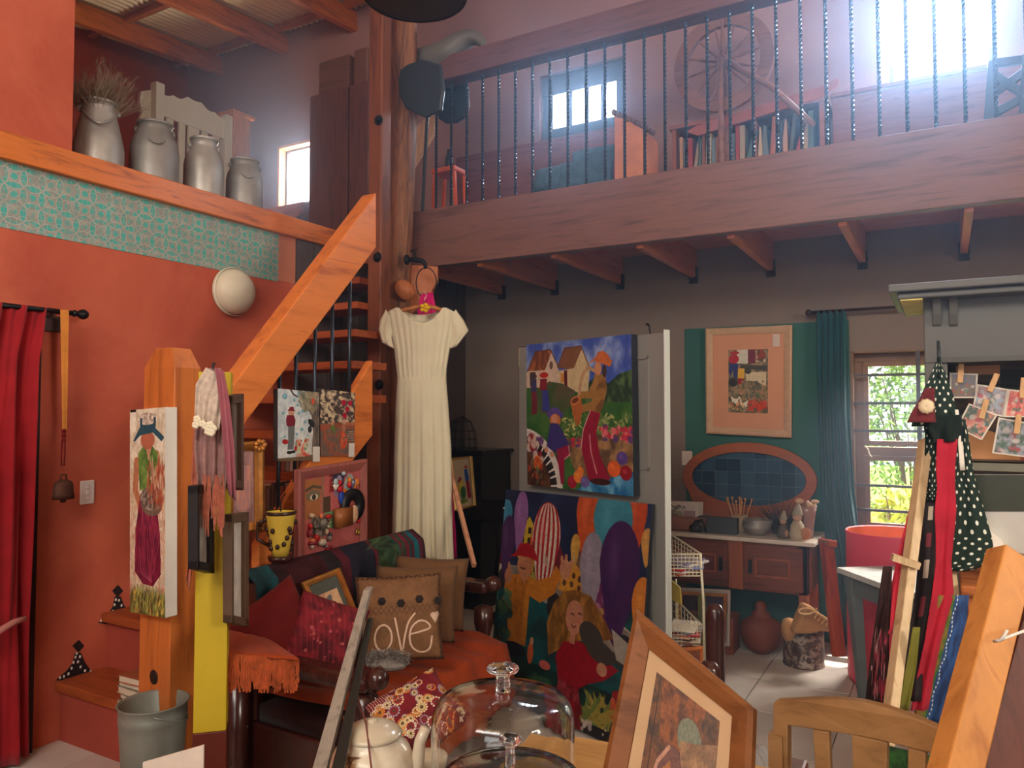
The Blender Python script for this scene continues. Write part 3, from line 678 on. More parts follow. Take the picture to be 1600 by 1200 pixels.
can('milk_can', 'widest conical tin can holding the dried bush, beside the orange wall edge', -4.0, 2.46, .128, .39, [(.98, 0), (1, .08), (1, .35), (.9, .52), (.68, .84), (.66, .90), (.72, 1)], TIN2)
can('milk_can', 'round-shouldered dull tin can with bail handle, second from the orange wall edge', -4.0, 2.80, .135, .385, [(.96, 0), (1, .06), (1, .55), (.93, .70), (.72, .86), (.66, .91), (.72, 1)], TIN)
can('milk_can', 'tin can with a narrow neck standing in front of the white headboard', -4.0, 3.14, .118, .40, [(.96, 0), (1, .06), (1, .58), (.9, .72), (.66, .84), (.62, .90), (.70, 1)], TIN2, bail=False)
can('milk_can', 'smallest tin can with chain, nearest the bright loft window', -4.0, 3.46, .118, .36, [(.96, 0), (1, .06), (1, .60), (.92, .74), (.74, .86), (.70, .91), (.76, 1)], TIN)
# dried bush
DRY = M('dried_stems', (132, 112, 92), .9, 0, .3, 30, 0)
rg = random.Random(4); mb = MB(); c = V((-4.0, 2.46, zf+.34))
def twig(p, d, l, r, dep):
    q_ = p+d*l; mb.tube([p, p.lerp(q_, .5)+V((rg.uniform(-1,1), rg.uniform(-1,1), rg.uniform(-1,1)))*l*.08, q_], [r, r*.8, r*.5], 3, cap=False)
    if dep:
        for k in range(rg.randint(3, 5)):
            s_ = p.lerp(q_, rg.uniform(.3, 1)); nd = (d+V((rg.uniform(-1,1), rg.uniform(-1,1), rg.uniform(-.5,.9)))*.8).normalized(); twig(s_, nd, l*rg.uniform(.35, .6), r*.55, dep-1)
for k in range(85):
    d = V((rg.uniform(-.8,.8), rg.uniform(-.8,.8), rg.uniform(.5,1))).normalized(); twig(c+V((rg.uniform(-.05,.05), rg.uniform(-.05,.05), -.05)), d, rg.uniform(.14, .22), .0022, 3)
tag(mb.build('dried_bush', DRY, loc=tuple(c)), 'grey-brown bush of dried twigs standing in the widest tin can', 'dried plant')
# white crib headboard and pine box behind the cans
WP = M('cream_painted_wood', (206, 200, 180), .5, 0, .05, 6, .1); xh = -5.0
hb = root('headboard', tuple(V((xh, 4.1, zf))), 'cream painted slatted headboard with scalloped top behind the tin cans', 'headboard')
def onh(x, y): return px_(x, y, xh)
ya, yb_ = onh(244, 150).y, onh(352, 180).y; zt = onh(250, 140).z; zt2 = zt
N = 40; top = []
for i in range(N+1):
    t = i/N; top.append(V((xh, lerp(ya, yb_, t), zt-.02-.02*abs(math.sin(5*PI*t))+.05*math.exp(-((t-.5)/.22)**2))))
bot = [V((xh, p.y, zt-.20)) for p in top][::-1]
MB().prism(top+bot, (.03, 0, 0)).build('top_rail', WP, hb, bevel=.003)
for t in (0, 1):
    y = lerp(ya, yb_, t); MB().box((xh-.02, y-.035, zf), (xh+.05, y+.035, zt+(.0 if t else .03))).build('post', WP, hb, bevel=.004)
for k in range(1, 6):
    y = lerp(ya, yb_, k/6); w_ = .05 if k == 3 else .028; MB().box((xh+.005, y-w_, zf+.1), (xh+.025, y+w_, zt-.19)).build('slat', WP, hb, bevel=.003)
MB().box((xh, ya, zf+.05), (xh+.03, yb_, zf+.12)).build('bottom_rail', WP, hb, bevel=.003)
sc_ = [onh(x, y)+V((-.04, -.0, 0)) for x, y in ((222, 142), (238, 140), (240, 250), (220, 250), (221, 205), (217, 190), (224, 175), (220, 158))]
MB().prism(sc_, (.03, 0, 0)).build('side_panel', WP, hb)
pbx = px_(378, 200, -5.6); MB_ = root('pine_box', (pbx.x, pbx.y, zf), 'upright pine box with a lid behind the smallest tin can', 'box')
PBW = wood('lit_pine', (216, 146, 92), (188, 118, 72), 'z', .5)
y0, y1 = px_(365, 200, -5.6).y, px_(391, 200, -5.6).y; zt = px_(366, 172, -5.6).z
MB().box((-5.9, y0, zf), (-5.6, y1, zt-.03)).build('body', PBW, MB_, bevel=.003); MB().box((-5.93, y0-.03, zt-.03), (-5.57, y1+.03, zt)).build('lid', PBW, MB_, bevel=.003)
p0 = py_(418, 328, 5.2); p1 = py_(481, 328, 5.2); z1 = py_(450, 322, 5.2).z
tr = root('wooden_trough', ((p0.x+p1.x)/2, 5.3, zf), 'orange wooden trough on legs beneath the small loft window', 'trough')
mb = MB(); mb.prism([V((p0.x, 5.15, z1)), V((p1.x, 5.15, z1)), V((p1.x-.03, 5.15, z1-.1)), V((p1.x-.12, 5.15, z1-.15)), V((p0.x+.12, 5.15, z1-.15)), V((p0.x+.03, 5.15, z1-.1))], (0, .3, 0)); mb.build('bowl', TRW, tr, bevel=.01)
for s_ in (p0.x+.15, p1.x-.15): MB().box((s_-.03, 5.2, zf), (s_+.03, 5.4, z1-.14)).build('leg', TRW, tr)
# stencils on the wall above the two lowest steps
def stencil(pts, dia, n):
    mb = MB(); mb.prism([onl(*p, .001) for p in pts], (.004, 0, 0)); mb.prism([onl(*p, .001) for p in dia], (.004, 0, 0))
    o = struct(mb.build('trim_%d' % n, M('black_stencil', (34, 24, 28), .7), loc=(0,0,0)), 'black triangular stencil with white dots and a diamond tip painted above a step')
    return o
s1 = stencil([(88,1062),(104,1048),(113,1036),(117,1020),(126,1020),(132,1035),(140,1046),(152,1050),(130,1056),(100,1064)], [(123,1000),(131,1009),(122,1019),(113,1009)], 8)
s2 = stencil([(153,973),(168,960),(176,948),(179,932),(188,932),(193,946),(200,954),(214,958),(190,962),(166,975)], [(184,914),(192,923),(183,933),(175,923)], 9)
mb = MB()
for (x, y) in ((94,1059),(100,1057),(107,1053),(112,1044),(115,1035),(118,1027),(122,1034),(126,1042),(133,1048),(142,1049),(120,1021),(125,1026)): mb.sphere(onl(x, y, .006), (.003, .006, .008), 8, 4)
mb.build('white_dot', WHT, s1)
mb = MB()
for (x, y) in ((158,970),(164,967),(171,963),(176,955),(179,945),(181,937),(186,938),(190,946),(195,954),(204,957)): mb.sphere(onl(x, y, .006), (.003, .006, .008), 8, 4)
mb.build('white_dot', WHT, s2)
# books stacked on the first step, striped mat, zinc bucket
PAGE = M('book_pages', (206, 192, 168), .8, 0, .06)
def book(name, c, sx, sy, sz, col, label, group, rot=0, part=True, axis='z'):
    r = root(name, tuple(c), label, 'book', group); cm = M('cover_'+'_'.join(map(str, col)), col, .5, 0, .05) if not isinstance(col, bpy.types.Material) else col
    c = V(c); t = .003; ca, sa = math.cos(rot), math.sin(rot)
    def bx(mb, a, b):
        cs = [(a[0],a[1],a[2]),(b[0],a[1],a[2]),(b[0],b[1],a[2]),(a[0],b[1],a[2]),(a[0],a[1],b[2]),(b[0],a[1],b[2]),(b[0],b[1],b[2]),(a[0],b[1],b[2])]
        return mb.hexa([c+V((x*ca-y*sa, x*sa+y*ca, z)) for x, y, z in cs])
    mb = MB(); bx(mb, (-sx/2, -sy/2, 0), (sx/2, sy/2, t)); bx(mb, (-sx/2, -sy/2, sz-t), (sx/2, sy/2, sz)); bx(mb, (-sx/2, sy/2-t, 0), (sx/2, sy/2, sz)); mb.build('cover', cm, r)
    mb = MB(); bx(mb, (-sx/2+.004, -sy/2+.004, t), (sx/2-.004, sy/2-t, sz-t)); mb.build('pages', PAGE, r); return r
bc = pd_(222, 1095, 3.15); zz = .292; bc = pz_(212, 1102, .292)+V((.05, .02, 0))
rgb = random.Random(3)
BL = ['bottom book of the small stack on the lowest stair tread', 'second book up in the stack on the lowest stair tread', 'third book up in the stack on the lowest stair tread', 'cream book in the middle of the stack on the lowest stair tread', 'topmost book of the small stack on the lowest stair tread']
for k in range(5):
    t = (.03, .025, .03, .025, .032)[k]; book('stacked_book', bc+V((rgb.uniform(-.015, .015), rgb.uniform(-.01, .01), zz-.292)), .21, .15, t, ((150,120,90),(70,60,56),(190,176,150),(96,104,84),(160,90,60))[k], BL[k], 'books on the lowest tread', rgb.uniform(-.15, .15)); zz += t+.001
# striped leaning folders beside the stairs
FM1 = M('grey_striped_folder', (150, 140, 128), .7); FM2 = M('dark_folder', (66, 58, 52), .7)
fr = root('striped_mat', tuple(V((-3.2, 2.02, 0))), 'grey and white striped mat leaning against the bottom step', 'mat')
A0, B0 = pz_(150, 1158, .005), pz_(196, 1174, .005); up_ = V((.06, .10, .15))
for k in range(6):
    a_, b_ = A0.lerp(B0, k/6), A0.lerp(B0, (k+1)/6); MB().prism([a_, b_, b_+up_, a_+up_], (0, -.01, .004)).build('stripe', FM1 if k % 2 else FM2, fr)
ZN = M('galvanised_zinc', (138, 142, 132), .5, .35, .12, 5, .2, 20)
bp = pz_(235, 1235, 0); d_ = 2.95; bp = pd_(238, 1200, 2.95)
bk = root('zinc_bucket', (bp.x, bp.y, 0), 'pale galvanised bucket on the floor in front of the newel post', 'bucket')
zr_ = 1.6+(645-1097)/FPX*2.95
MB().lathe([(.001, 0), (.095, 0), (.12, zr_-.10), (.121, zr_-.07), (.124, zr_-.065), (.124, zr_-.04), (.121, zr_-.035), (.127, zr_-.005), (.132, zr_), (.127, zr_+.003), (.122, zr_-.006), (.09, .02), (.001, .015)], (bp.x, bp.y, 0), (0,0,1), 40).build('body', ZN, bk, smooth=True)
MB().tube([V((bp.x, bp.y, zr_-.02))+V((.125*math.cos(t)*1, .125*math.sin(t)*1, -.06*math.sin((t+.6)/3.4*PI))) for t in [(-.6+.34*k) for k in range(11)]], .0035, 6).build('handle', ZN, bk, smooth=True)
MB().box((bp.x-.128, bp.y-.02, zr_-.05), (bp.x-.122, bp.y+.02, zr_-.005)).build('lug', ZN, bk)
# ================================================================== middle of the room
FH = V((-math.sin(YAW), math.cos(YAW), 0))
def LD(lat, d, z): return rt*lat+FH*d+V((0, 0, z))
LEGW = wood('dark_turned_wood', (62, 28, 22), (34, 16, 14), 'z', .22, knots=0, spec=.6)
# --- two paintings hung on the stair bars
A = Art(260, 460, (206, 210, 208)); A.cloud(1, (214, 218, 214), (178, 188, 192), 4, 1)
A.cloud(A.mask([(.70,0),(1,0),(1,1),(.78,1),(.84,.6),(.80,.35),(.66,.18)]), (120, 104, 92), (84, 74, 70), 10, 2, 1, .5)
for a_ in ((.86,.4,.55,.05),(.88,.45,.66,.0),(.9,.4,.8,0),(.92,.5,.98,.05),(.84,.35,.70,.1)): A.line([(a_[0], a_[1]), ((a_[0]+a_[2])/2-.02, (a_[1]+a_[3])/2), (a_[2], a_[3])], .012, (110, 96, 84))
A.line([(.30,0),(.36,.06),(.46,.09)], .018, (60, 54, 52)); A.dabs(60, .5, .0, .98, .30, .05, [(140,130,104),(98,104,84),(176,160,130)], 3, 1.5, .6)
for (x, y, r_) in ((.16,.10,.06),(.38,.14,.033),(.46,.21,.033),(.58,.29,.035),(.49,.32,.035),(.12,.33,.035),(.64,.44,.035),(.56,.55,.04),(.16,.66,.03),(.44,.62,.03),(.72,.64,.025),(.48,.05,.03)): A.ell(x, y, r_, r_*.62, (96, 150, 168)); A.ell(x-.004, y-.004, r_*.7, r_*.42, (130, 176, 186))
A.poly([(.22,.30),(.26,.27),(.28,.24),(.36,.235),(.38,.28),(.42,.30)], (128, 30, 40)); A.ell(.31, .33, .07, .035, (196, 140, 116))
A.poly([(.21,.36),(.37,.355),(.41,.42),(.40,.50),(.26,.53),(.20,.50),(.19,.42)], (120, 30, 46)); A.poly([(.24,.52),(.39,.50),(.38,.70),(.36,.84),(.22,.84),(.24,.68)], (104, 108, 106))
A.ell(.27, .88, .07, .022, (34, 28, 30)); A.ell(.36, .87, .05, .02, (34, 28, 30)); A.ell(.17, .73, .07, .035, (168, 34, 30)); A.ell(.46, .80, .09, .045, (176, 44, 34), -30)
A.ell(.80, .46, .09, .05, (40, 42, 46), 30); A.ell(.76, .55, .05, .05, (52, 54, 58)); A.poly([(.72,.60),(.84,.62),(.80,.80),(.84,.95),(.66,.95)], (200, 198, 186), .6)
A.dabs(40, .45, .70, .75, .95, .05, [(214,110,96),(190,190,150),(216,140,120),(110,140,100),(200,60,44)], 8, 1, .8); A.poly([(0,.96),(.6,.94),(1,.9),(1,1),(0,1)], (110, 88, 66)); A.ell(.84, .14, .04, .05, (206, 84, 60)); A.brush(.1, 2)
P1 = printed('bubble_man_painting', A.a, .6)
A = Art(260, 460, (120, 100, 88)); A.cloud(A.Y < .52, (206, 184, 150), (70, 58, 56), 9, 4, 1, 1.6, 1, 4.5); A.cloud(np.clip((A.Y-.5)*14, 0, 1), (150, 84, 60), (110, 92, 84), 6, 5, 1, 1.4, 1, 4)
A.poly([(0,.54),(.3,.50),(.6,.48),(1,.46),(1,.56),(.5,.56),(0,.62)], (158, 76, 50), .7)
for (x, y) in ((.66,.17),(.85,.17),(.76,.27),(.69,.37)): A.ell(x, y, .065, .045, (176, 20, 56)); A.line([(x, y+.04), (.66,.47)], .006, (90, 60, 60))
A.ell(.67, .47, .05, .045, (196, 150, 120)); A.rect(.62, .50, .72, .62, (170, 110, 84)); A.poly([(.60,.62),(.72,.62),(.78,.76),(.72,.88),(.60,.89),(.56,.76)], (206, 76, 44)); A.dabs(40, .56, .64, .76, .86, .025, [(226,120,70),(190,60,36)], 3, 1, .6)
A.poly([(.28,.54),(.38,.52),(.44,.62),(.36,.68),(.28,.62)], (98, 120, 62)); A.ell(.33, .50, .04, .03, (190, 140, 110))
for k in range(12): A.rect(.78, .60+.014*k, .97, .607+.014*k, (26, 26, 28) if k % 2 == 0 else (206, 200, 186))
A.dabs(60, .0, .62, .95, .98, .05, [(120,104,96),(150,80,60),(96,84,72)], 6, 1, .5); A.brush(.15, 6)
P2 = printed('orange_dress_painting', A.a, .6)
XP = XS+.035
for nm_, cs, pm, lab in (('stair_painting', ((434,607),(499,613),(499,719),(434,721)), P1, 'canvas of a man in a dark red coat with bubbles, hung on the stair bars'), ('stair_painting', ((500,607),(555,614),(553,712),(501,713)), P2, 'canvas of an orange dress with red balloons, right-hand neighbour of the bubble painting')):
    q = Quad(*[px_(x, y, XP) for x, y in cs]); r = canvas(q, nm_, lab, 'painting', pm, M('dark_canvas_side', (54, 48, 44), .7), .03, 'paintings hung on the stair bars')
    mb = MB(); q.slab(mb, q.W*.83, q.H*.80, q.W*1.0, q.H*1.02, .001, .003); t_ = mb.build('price_tag', M('paper_tag', (214, 208, 200), .8, 0, .04), r); t_['label'] = 'white paper price tag'
# --- collage board
A = Art(420, 560, (186, 96, 92)); A.cloud(1, (190, 100, 96), (170, 84, 80), 5, 2)
A.rect(.0, .02, .28, .42, (168, 104, 62)); A.ell(.16, .18, .12, .055, (120, 104, 80)); A.ell(.17, .20, .07, .03, (216, 204, 180)); A.ell(.17, .20, .035, .028, (60, 50, 40)); A.line([(.04,.12),(.16,.09),(.30,.12)], .02, (96, 80, 60))
A.rect(.30, .0, .34, .38, (150, 110, 84)); A.rect(.44, -.0, .62, .18, (140, 32, 30)); A.dabs(30, .45, .02, .61, .17, .008, [(220,190,180)], 4, 1)
A.rect(.33, .22, .46, .38, (84, 62, 48)); A.rect(.12, .40, .36, .62, (124, 106, 92)); A.dabs(30, .14, .42, .34, .6, .02, [(70,60,54),(160,140,120)], 5, 2)
A.rect(.36, .38, .52, .55, (96, 142, 96)); A.rect(.40, .42, .47, .50, (190, 160, 120)); A.ell(.60, .06, .11, .09, (66, 54, 78), 20); A.ell(.62, .07, .05, .05, (150, 140, 160)); A.ell(.80, .14, .09, .12, (156, 172, 166), 20); A.ell(.60, .20, .08, .05, (140, 110, 140)); A.ell(.72, .22, .05, .05, (214, 120, 40))
A.rect(.62, .78, .80, .95, (86, 130, 100)); A.rect(.68, .81, .74, .88, (40, 40, 36)); A.brush(.1, 2)
COLL = printed('pink_pinboard', A.a, .7)
XC = -2.62
q = Quad(*[px_(x, y, XC) for x, y in ((462,734),(571,717),(571,905),(462,925))])
PKW = wood('dusty_pink_wood', (150, 84, 76), (122, 64, 58), 'z', .6, knots=0)
cb = framed(q, 'pinboard', 'pink wooden pinboard covered with trinkets behind the sofa', 'pinboard', COLL, PKW, .05, .02)
def trinket(nm_, px, py, shape, col, rough=.4, metal=0):
    u = (px-462)/109; top = lerp(734, 717, u); v = (py-top)/lerp(191, 188, u); p = q.P(u*q.W, v*q.H, .012)
    m_ = M(nm_+'_mat', col, rough, metal, .1); mb = MB(); shape(mb, p); return mb.build(nm_, m_, cb, smooth=True)
NX = q.n
trinket('black_disc', 545, 790, lambda mb, p: mb.lathe([(.03, 0), (.085, 0), (.085, .012), (.03, .012), (.03, 0)], p, NX, 32), (20, 20, 24))
trinket('blue_button', 528, 778, lambda mb, p: mb.sphere(p, (.01, .018, .035), 12, 8), (22, 62, 160))
trinket('leather_purse', 527, 808, lambda mb, p: mb.box(tuple(p+V((0, -.055, -.045))), tuple(p+V((.03, .055, .045)))), (150, 88, 44))
trinket('shell', 544, 803, lambda mb, p: mb.sphere(p+V((.02,0,0)), (.012, .025, .045), 12, 8), (206, 164, 130))
trinket('white_hand', 518, 767, lambda mb, p: [mb.tube([p, p+V((.004, (k-1.5)*.012, .03))], .004, 6) for k in range(4)], (226, 216, 204))
trinket('yellow_bead', 526, 822, lambda mb, p: mb.sphere(p, .014, 10, 8), (226, 170, 40)); trinket('red_bead', 555, 813, lambda mb, p: mb.sphere(p, .015, 10, 8), (190, 24, 40)); trinket('gold_ring', 554, 831, lambda mb, p: mb.lathe([(.010, 0), (.016, .003), (.010, .006)], p, NX, 16), (210, 190, 70), .3, .8)
rg = random.Random(5); cols = [(206,190,170),(170,30,30),(90,80,76),(214,120,80),(60,60,66),(190,160,130),(140,40,50),(120,110,100)]
for k in range(26):
    px, py = rg.uniform(478, 510), rg.uniform(806, 862); c_ = cols[k % 8]
    s_ = rg.uniform(.008, .02); trinket('trinket', px, py, lambda mb, p: mb.sphere(p, (s_, s_*rg.uniform(.6, 1.6), s_*rg.uniform(.5, 1.2)), 8, 6), c_)
for k in range(12):
    px, py = rg.uniform(505, 560), rg.uniform(730, 765); trinket('trinket', px, py, lambda mb, p: mb.sphere(p, (.01, rg.uniform(.01,.02), rg.uniform(.01,.02)), 8, 6), [(160,176,176),(190,28,34),(80,70,100),(214,120,40)][k % 4])
# --- gilt mirror frame and the yellow pillar with small frames
GOLD = M('old_gilt', (176, 118, 56), .38, .65, .3, 14, .5, 40)
A = Art(160, 360, (150, 110, 104)); A.cloud(1, (156, 116, 108), (120, 84, 84), 3, 2); A.rect(.2, .2, .8, .8, (176, 140, 124)); A.cloud((np.abs(A.X-.5) < .28)*(np.abs(A.Y-.5) < .3), (190, 120, 96), (150, 110, 110), 5, 4)
q = quad_pd((346,694),(411,688),(411,826),(350,838), 3.30, 3.40)
gf = framed(q, 'gilded_portrait', 'ornate gilded picture frame with rounded corners behind the yellow pillar', 'picture frame', printed('pink_portrait', A.a, .3), GOLD, .04, .03)
for (u, v) in ((.02,.02),(q.W-.02,.02),(q.W-.02,q.H-.02),(.02,q.H-.02)):
    mb = MB()
    for k in range(7):
        a_ = k*PI/3.5; mb.sphere(q.P(u+.018*math.cos(a_), v+.018*math.sin(a_), .028), (.012, .012, .014), 8, 6)
    mb.build('corner_ornament', GOLD, gf, smooth=True)
YEL = M('yellow_paint', (186, 158, 30), .55, 0, .10, 3, .15); BRB = M('brown_base_paint', (88, 30, 18), .5)
yp = pd_(333, 900, 2.62); yr = root('yellow_pillar', (yp.x, yp.y, 0), 'narrow yellow painted pillar hung with lace and small frames, brown at its foot', 'pillar')
ax = V((rt.x, rt.y, 0))
def obox(mb, c, hx, hy, z0, z1, ang):
    e = V((math.cos(ang), math.sin(ang), 0)); f_ = V((-math.sin(ang), math.cos(ang), 0)); c = V((c.x, c.y, 0)); cs = []
    for z in (z0, z1):
        for a_, b_ in ((-1,-1),(1,-1),(1,1),(-1,1)): cs.append(c+e*a_*hx+f_*b_*hy+V((0,0,z)))
    return mb.hexa(cs)
zb = 1.6+(645-1132)/FPX*2.62
obox(MB(), yp, .052, .045, zb, 1.74, YAW+.28).build('shaft', YEL, yr, bevel=.003); obox(MB(), yp, .054, .047, 0, zb, YAW+.28).build('foot', BRB, yr, bevel=.003)
def edge_frame(x0, x1, y0, y1, d, lab, fc, group, face_left=True, strip=(200, 190, 176)):
    r = root('small_frame', tuple(pd_((x0+x1)/2, y1, d)), lab, 'picture frame', group)
    fm = M('frame_'+lab[:12], fc, .5)
    q = quad_pd((x0, y0+4), (x1, y0), (x1, y1), (x0, y1-7), d-.02, d+.12); w = q.W
    mb = MB(); t = .022
    for a_ in ((0,0,w,t*1.3),(0,q.H-t*1.3,w,q.H),(0,0,t*.8,q.H),(w-t*1.4,0,w,q.H)): q.slab(mb, *a_, -.02, .012)
    mb.build('frame', fm, r, bevel=.002); mb = MB(); q.slab(mb, t*.6, t, w-t, q.H-t, -.015, -.004); mb.build('print', M('print_'+lab[:12], strip, .5, 0, .3, 9), r); return r
edge_frame(303, 330, 755, 896, 2.42, 'narrow black frame with a grey print on the left face of the yellow pillar', (30, 24, 24), 'frames on the yellow pillar', strip=(150, 138, 124))
edge_frame(357, 376, 615, 766, 2.55, 'upper brown wooden frame seen from its edge beside the lace shawl', (84, 58, 46), 'frames on the yellow pillar', strip=(120,104,92))
edge_frame(357, 384, 800, 980, 2.55, 'lower brown wooden frame seen from its edge below the upper one', (92, 68, 50), 'frames on the yellow pillar')
# lace garments
LACE = cloth('mauve_lace', (150, 112, 106), .9, .2, 40, .6, 220); LACE2 = cloth('cream_lace', (198, 178, 160), .9, .2, 50, .7, 240); TERR = cloth('terracotta_fringe', (170, 96, 74), .9, .2, 40, .5, 200)
lc = root('lace_shawl', tuple(pd_(333, 830, 2.5)), 'mauve and cream lace shawl with pale rosettes hanging from the yellow pillar', 'shawl')
def hang(mb, lp, rp, d, nu, nv, fr_, amp, ph=0): 
    L_ = [pd_(x, y, d) for x, y in lp]; R_ = [pd_(x, y, d) for x, y in rp]
    return sheet(mb, L_, R_, nu, nv, lambda u, v: amp*math.sin(u*fr_+ph+v*2)*(.3+.7*v), TOCAM(L_[0]))
hang(MB(), [(322,575),(307,640),(303,700),(310,770)], [(345,575),(357,640),(356,720),(350,800)], 2.50, 40, 20, 22, .012).build('back_layer', LACE, lc, smooth=True, solid=.002)
hang(MB(), [(322,574),(306,600),(304,655)], [(352,590),(347,640),(342,672)], 2.47, 30, 14, 16, .010, 1).build('collar', LACE2, lc, smooth=True, solid=.002)
hang(MB(), [(336,574),(342,620),(350,700),(357,772)], [(350,580),(358,625),(366,700),(368,782)], 2.46, 16, 16, 10, .008, 2).build('scarf_end', cloth('dusty_rose', (150, 84, 92)), lc, smooth=True, solid=.002)
mb = MB(); 
for (x, y) in ((308,655),(316,662),(322,666),(328,664),(333,670),(330,676),(325,674),(306,664)):
    for k in range(5): mb.sphere(pd_(x+3*math.cos(k*1.3), y+3*math.sin(k*1.3), 2.455), .0075, 8, 5)
mb.build('rosette', M('cream_rosette', (220, 208, 180), .8), lc, smooth=True)
mb = MB(); rg = random.Random(2)
for k in range(46):
    x = rg.uniform(318, 350); y0 = rg.uniform(740, 775); mb.tube([pd_(x, y0, 2.45), pd_(x+rg.uniform(-3,3), y0+30, 2.45), pd_(x+rg.uniform(-3,3), y0+rg.uniform(40,70), 2.45)], .0022, 4)
mb.build('fringe', TERR, lc)
mb = MB(); hang(mb, [(303,650),(298,760),(297,860),(290,905)], [(315,700),(309,760),(304,860),(296,925)], 2.52, 10, 14, 8, .006); mb.build('long_tail', TERR, lc, smooth=True, solid=.002)
tube_ = MB().tube([pd_(333, 576, 2.50), pd_(333, 568, 2.5), pd_(336, 568, 2.55)], .004, 6).build('hook', BLK, lc)
# --- sofa
XSB = -2.5
so = root('sofa', (-2.15, 3.1, 0), 'dark wooden sofa with an orange throw along the staircase', 'sofa')
ORC = cloth('burnt_orange_throw', (148, 58, 24), .9, .22, 7, .35, 120, .05)
mb = MB().box((-2.56, 2.22, .12), (-1.98, 3.38, .34)); mb.build('seat_base', LEGW, so, bevel=.01)
def pill(name, c, ex, ey, ez, hx, hy, hz, m, par, n=18, puff=1.0, crease=None, uvm=False):
    c = V(c); ex, ey, ez = V(ex).normalized(), V(ey).normalized(), V(ez).normalized(); mb = MB()
    for s_ in (1, -1):
        def fn(u, v):
            a, b_ = u*2-1, v*2-1; k = (1-abs(a)**2.6)*(1-abs(b_)**2.6); k = max(k, 0)**.42; pin = 1-.07*(a*a+b_*b_)+.09*(a*a*b_*b_)
            w = crease(a, b_) if crease else 0
            return c+ex*(hx*a*(1-.06*(1-b_*b_))) + ey*(hy*b_*(1-.06*(1-a*a))) + ez*(s_*(hz*k*puff)+w*hz)
        mb.grid(fn, n, n, 0, flip=(s_ < 0))
    return mb.build(name, m, par, smooth=True, weld=True)
for k in range(2):
    mb = MB(); y0 = 2.24+.57*k
    mb.grid(lambda u, v: V((-2.46+.52*u, y0+.56*v, .42+.03*math.sin(PI*u)*math.sin(PI*v)-.05*max(0, abs(u*2-1)-.8)*5-.05*max(0, abs(v*2-1)-.85)*4)), 16, 16)
    mb.box((-2.46, y0, .34), (-1.94, y0+.56, .41)); mb.build('seat_cushion', cloth('dark_seat_cloth', (50, 26, 22)), so, smooth=True, bevel=0)
mb = MB(); sheet(mb, [V((-2.44, 2.26, .455)), V((-2.1, 2.26, .465)), V((-1.93, 2.26, .44)), V((-1.89, 2.26, .30)), V((-1.89, 2.26, .18))], [V((-2.44, 3.34, .455)), V((-2.1, 3.34, .465)), V((-1.93, 3.34, .44)), V((-1.89, 3.34, .30)), V((-1.89, 3.34, .16))], 70, 24, lambda u, v: .012*math.sin(u*19+v*4)+.008*math.sin(u*47-v*9), (.4, 0, .9))
mb.build('seat_throw', ORC, so, smooth=True, solid=.008)
MB().beam((-2.50, 2.22, .62), (-2.50, 3.38, .62), .07, .56).build('back', LEGW, so, bevel=.01)
for y, xf, zz_ in ((2.16, -1.84, .66), (3.43, -2.12, .72)):
    MB().box((-2.52, y-.05, zz_-.06), (xf+.04, y+.05, zz_)).build('arm', LEGW, so, bevel=.02)
    MB().lathe([(.001, 0), (.035, 0), (.05, .05), (.03, .10), (.042, .18), (.028, .28), (.045, .36), (.03, .42), (.05, .50), (.05, .58), (.001, .60)], (xf, y, .0), (0,0,1), 16).build('leg', LEGW, so, smooth=True)
    MB().lathe([(.001, 0), (.035, 0), (.05, .05), (.03, .10), (.045, .2), (.045, .60), (.001, .60)], (-2.5, y, .0), (0,0,1), 16).build('leg', LEGW, so, smooth=True)
    MB().lathe([(.001, -.035), (.03, -.03), (.045, 0), (.03, .03), (.001, .035)], (xf+.06, y, zz_-.01), (1,0,0), 16).build('knob', LEGW, so, smooth=True)
    for k in range(5): MB().beam((-2.36+(xf+2.5)*k*.2, y, .34), (-2.36+(xf+2.5)*k*.2, y, zz_-.05), .02, .02).build('spindle', TRW if y > 3 else LEGW, so)
# striped blanket over the back
A = Art(512, 96, (52, 26, 34)); xs_ = 0
for w_, c_ in ((.05,(22,60,66)),(.07,(30,84,92)),(.05,(50,22,26)),(.20,(74,26,34)),(.08,(46,36,40)),(.04,(92,26,40)),(.16,(34,34,52)),(.03,(120,28,50)),(.11,(34,52,34)),(.02,(26,92,92)),(.025,(130,30,54)),(.02,(50,84,60)),(.025,(136,34,60)),(.02,(30,80,72)),(.03,(120,32,54)),(.04,(30,112,128)),(.02,(90,30,44)),(.01,(60,30,40))):
    A.rect(xs_, 0, xs_+w_, 1, c_); xs_ += w_
A.dabs(120, .68, .0, .80, 1, .012, [(70,96,60),(44,70,44),(90,110,76)], 2, 1, .6); A.brush(.3, 3)
BLK_ = printed('striped_blanket_weave', A.a*.8, .9, .4)
bl2 = root('striped_blanket', (-2.5, 3.0, .45), 'dark blanket with teal, crimson and green stripes over the sofa back', 'blanket')
mb = MB(); ys0, ys1 = 2.19, 3.34
Lp = [V((-2.60, ys0, .60)), V((-2.57, ys0, .86)), V((-2.52, ys0, .955)), V((-2.44, ys0, .90)), V((-2.42, ys0, .66)), V((-2.41, ys0, .50))]
Rp = [V((p.x, ys1, p.z+.02)) for p in Lp]
k0 = len(mb.uv); sheet(mb, Lp, Rp, 60, 24, lambda u, v: .010*math.sin(u*23+v*3)+.006*math.sin(u*51), (1, 0, .3)); mb.build('weave', BLK_, bl2, smooth=True, solid=.008)
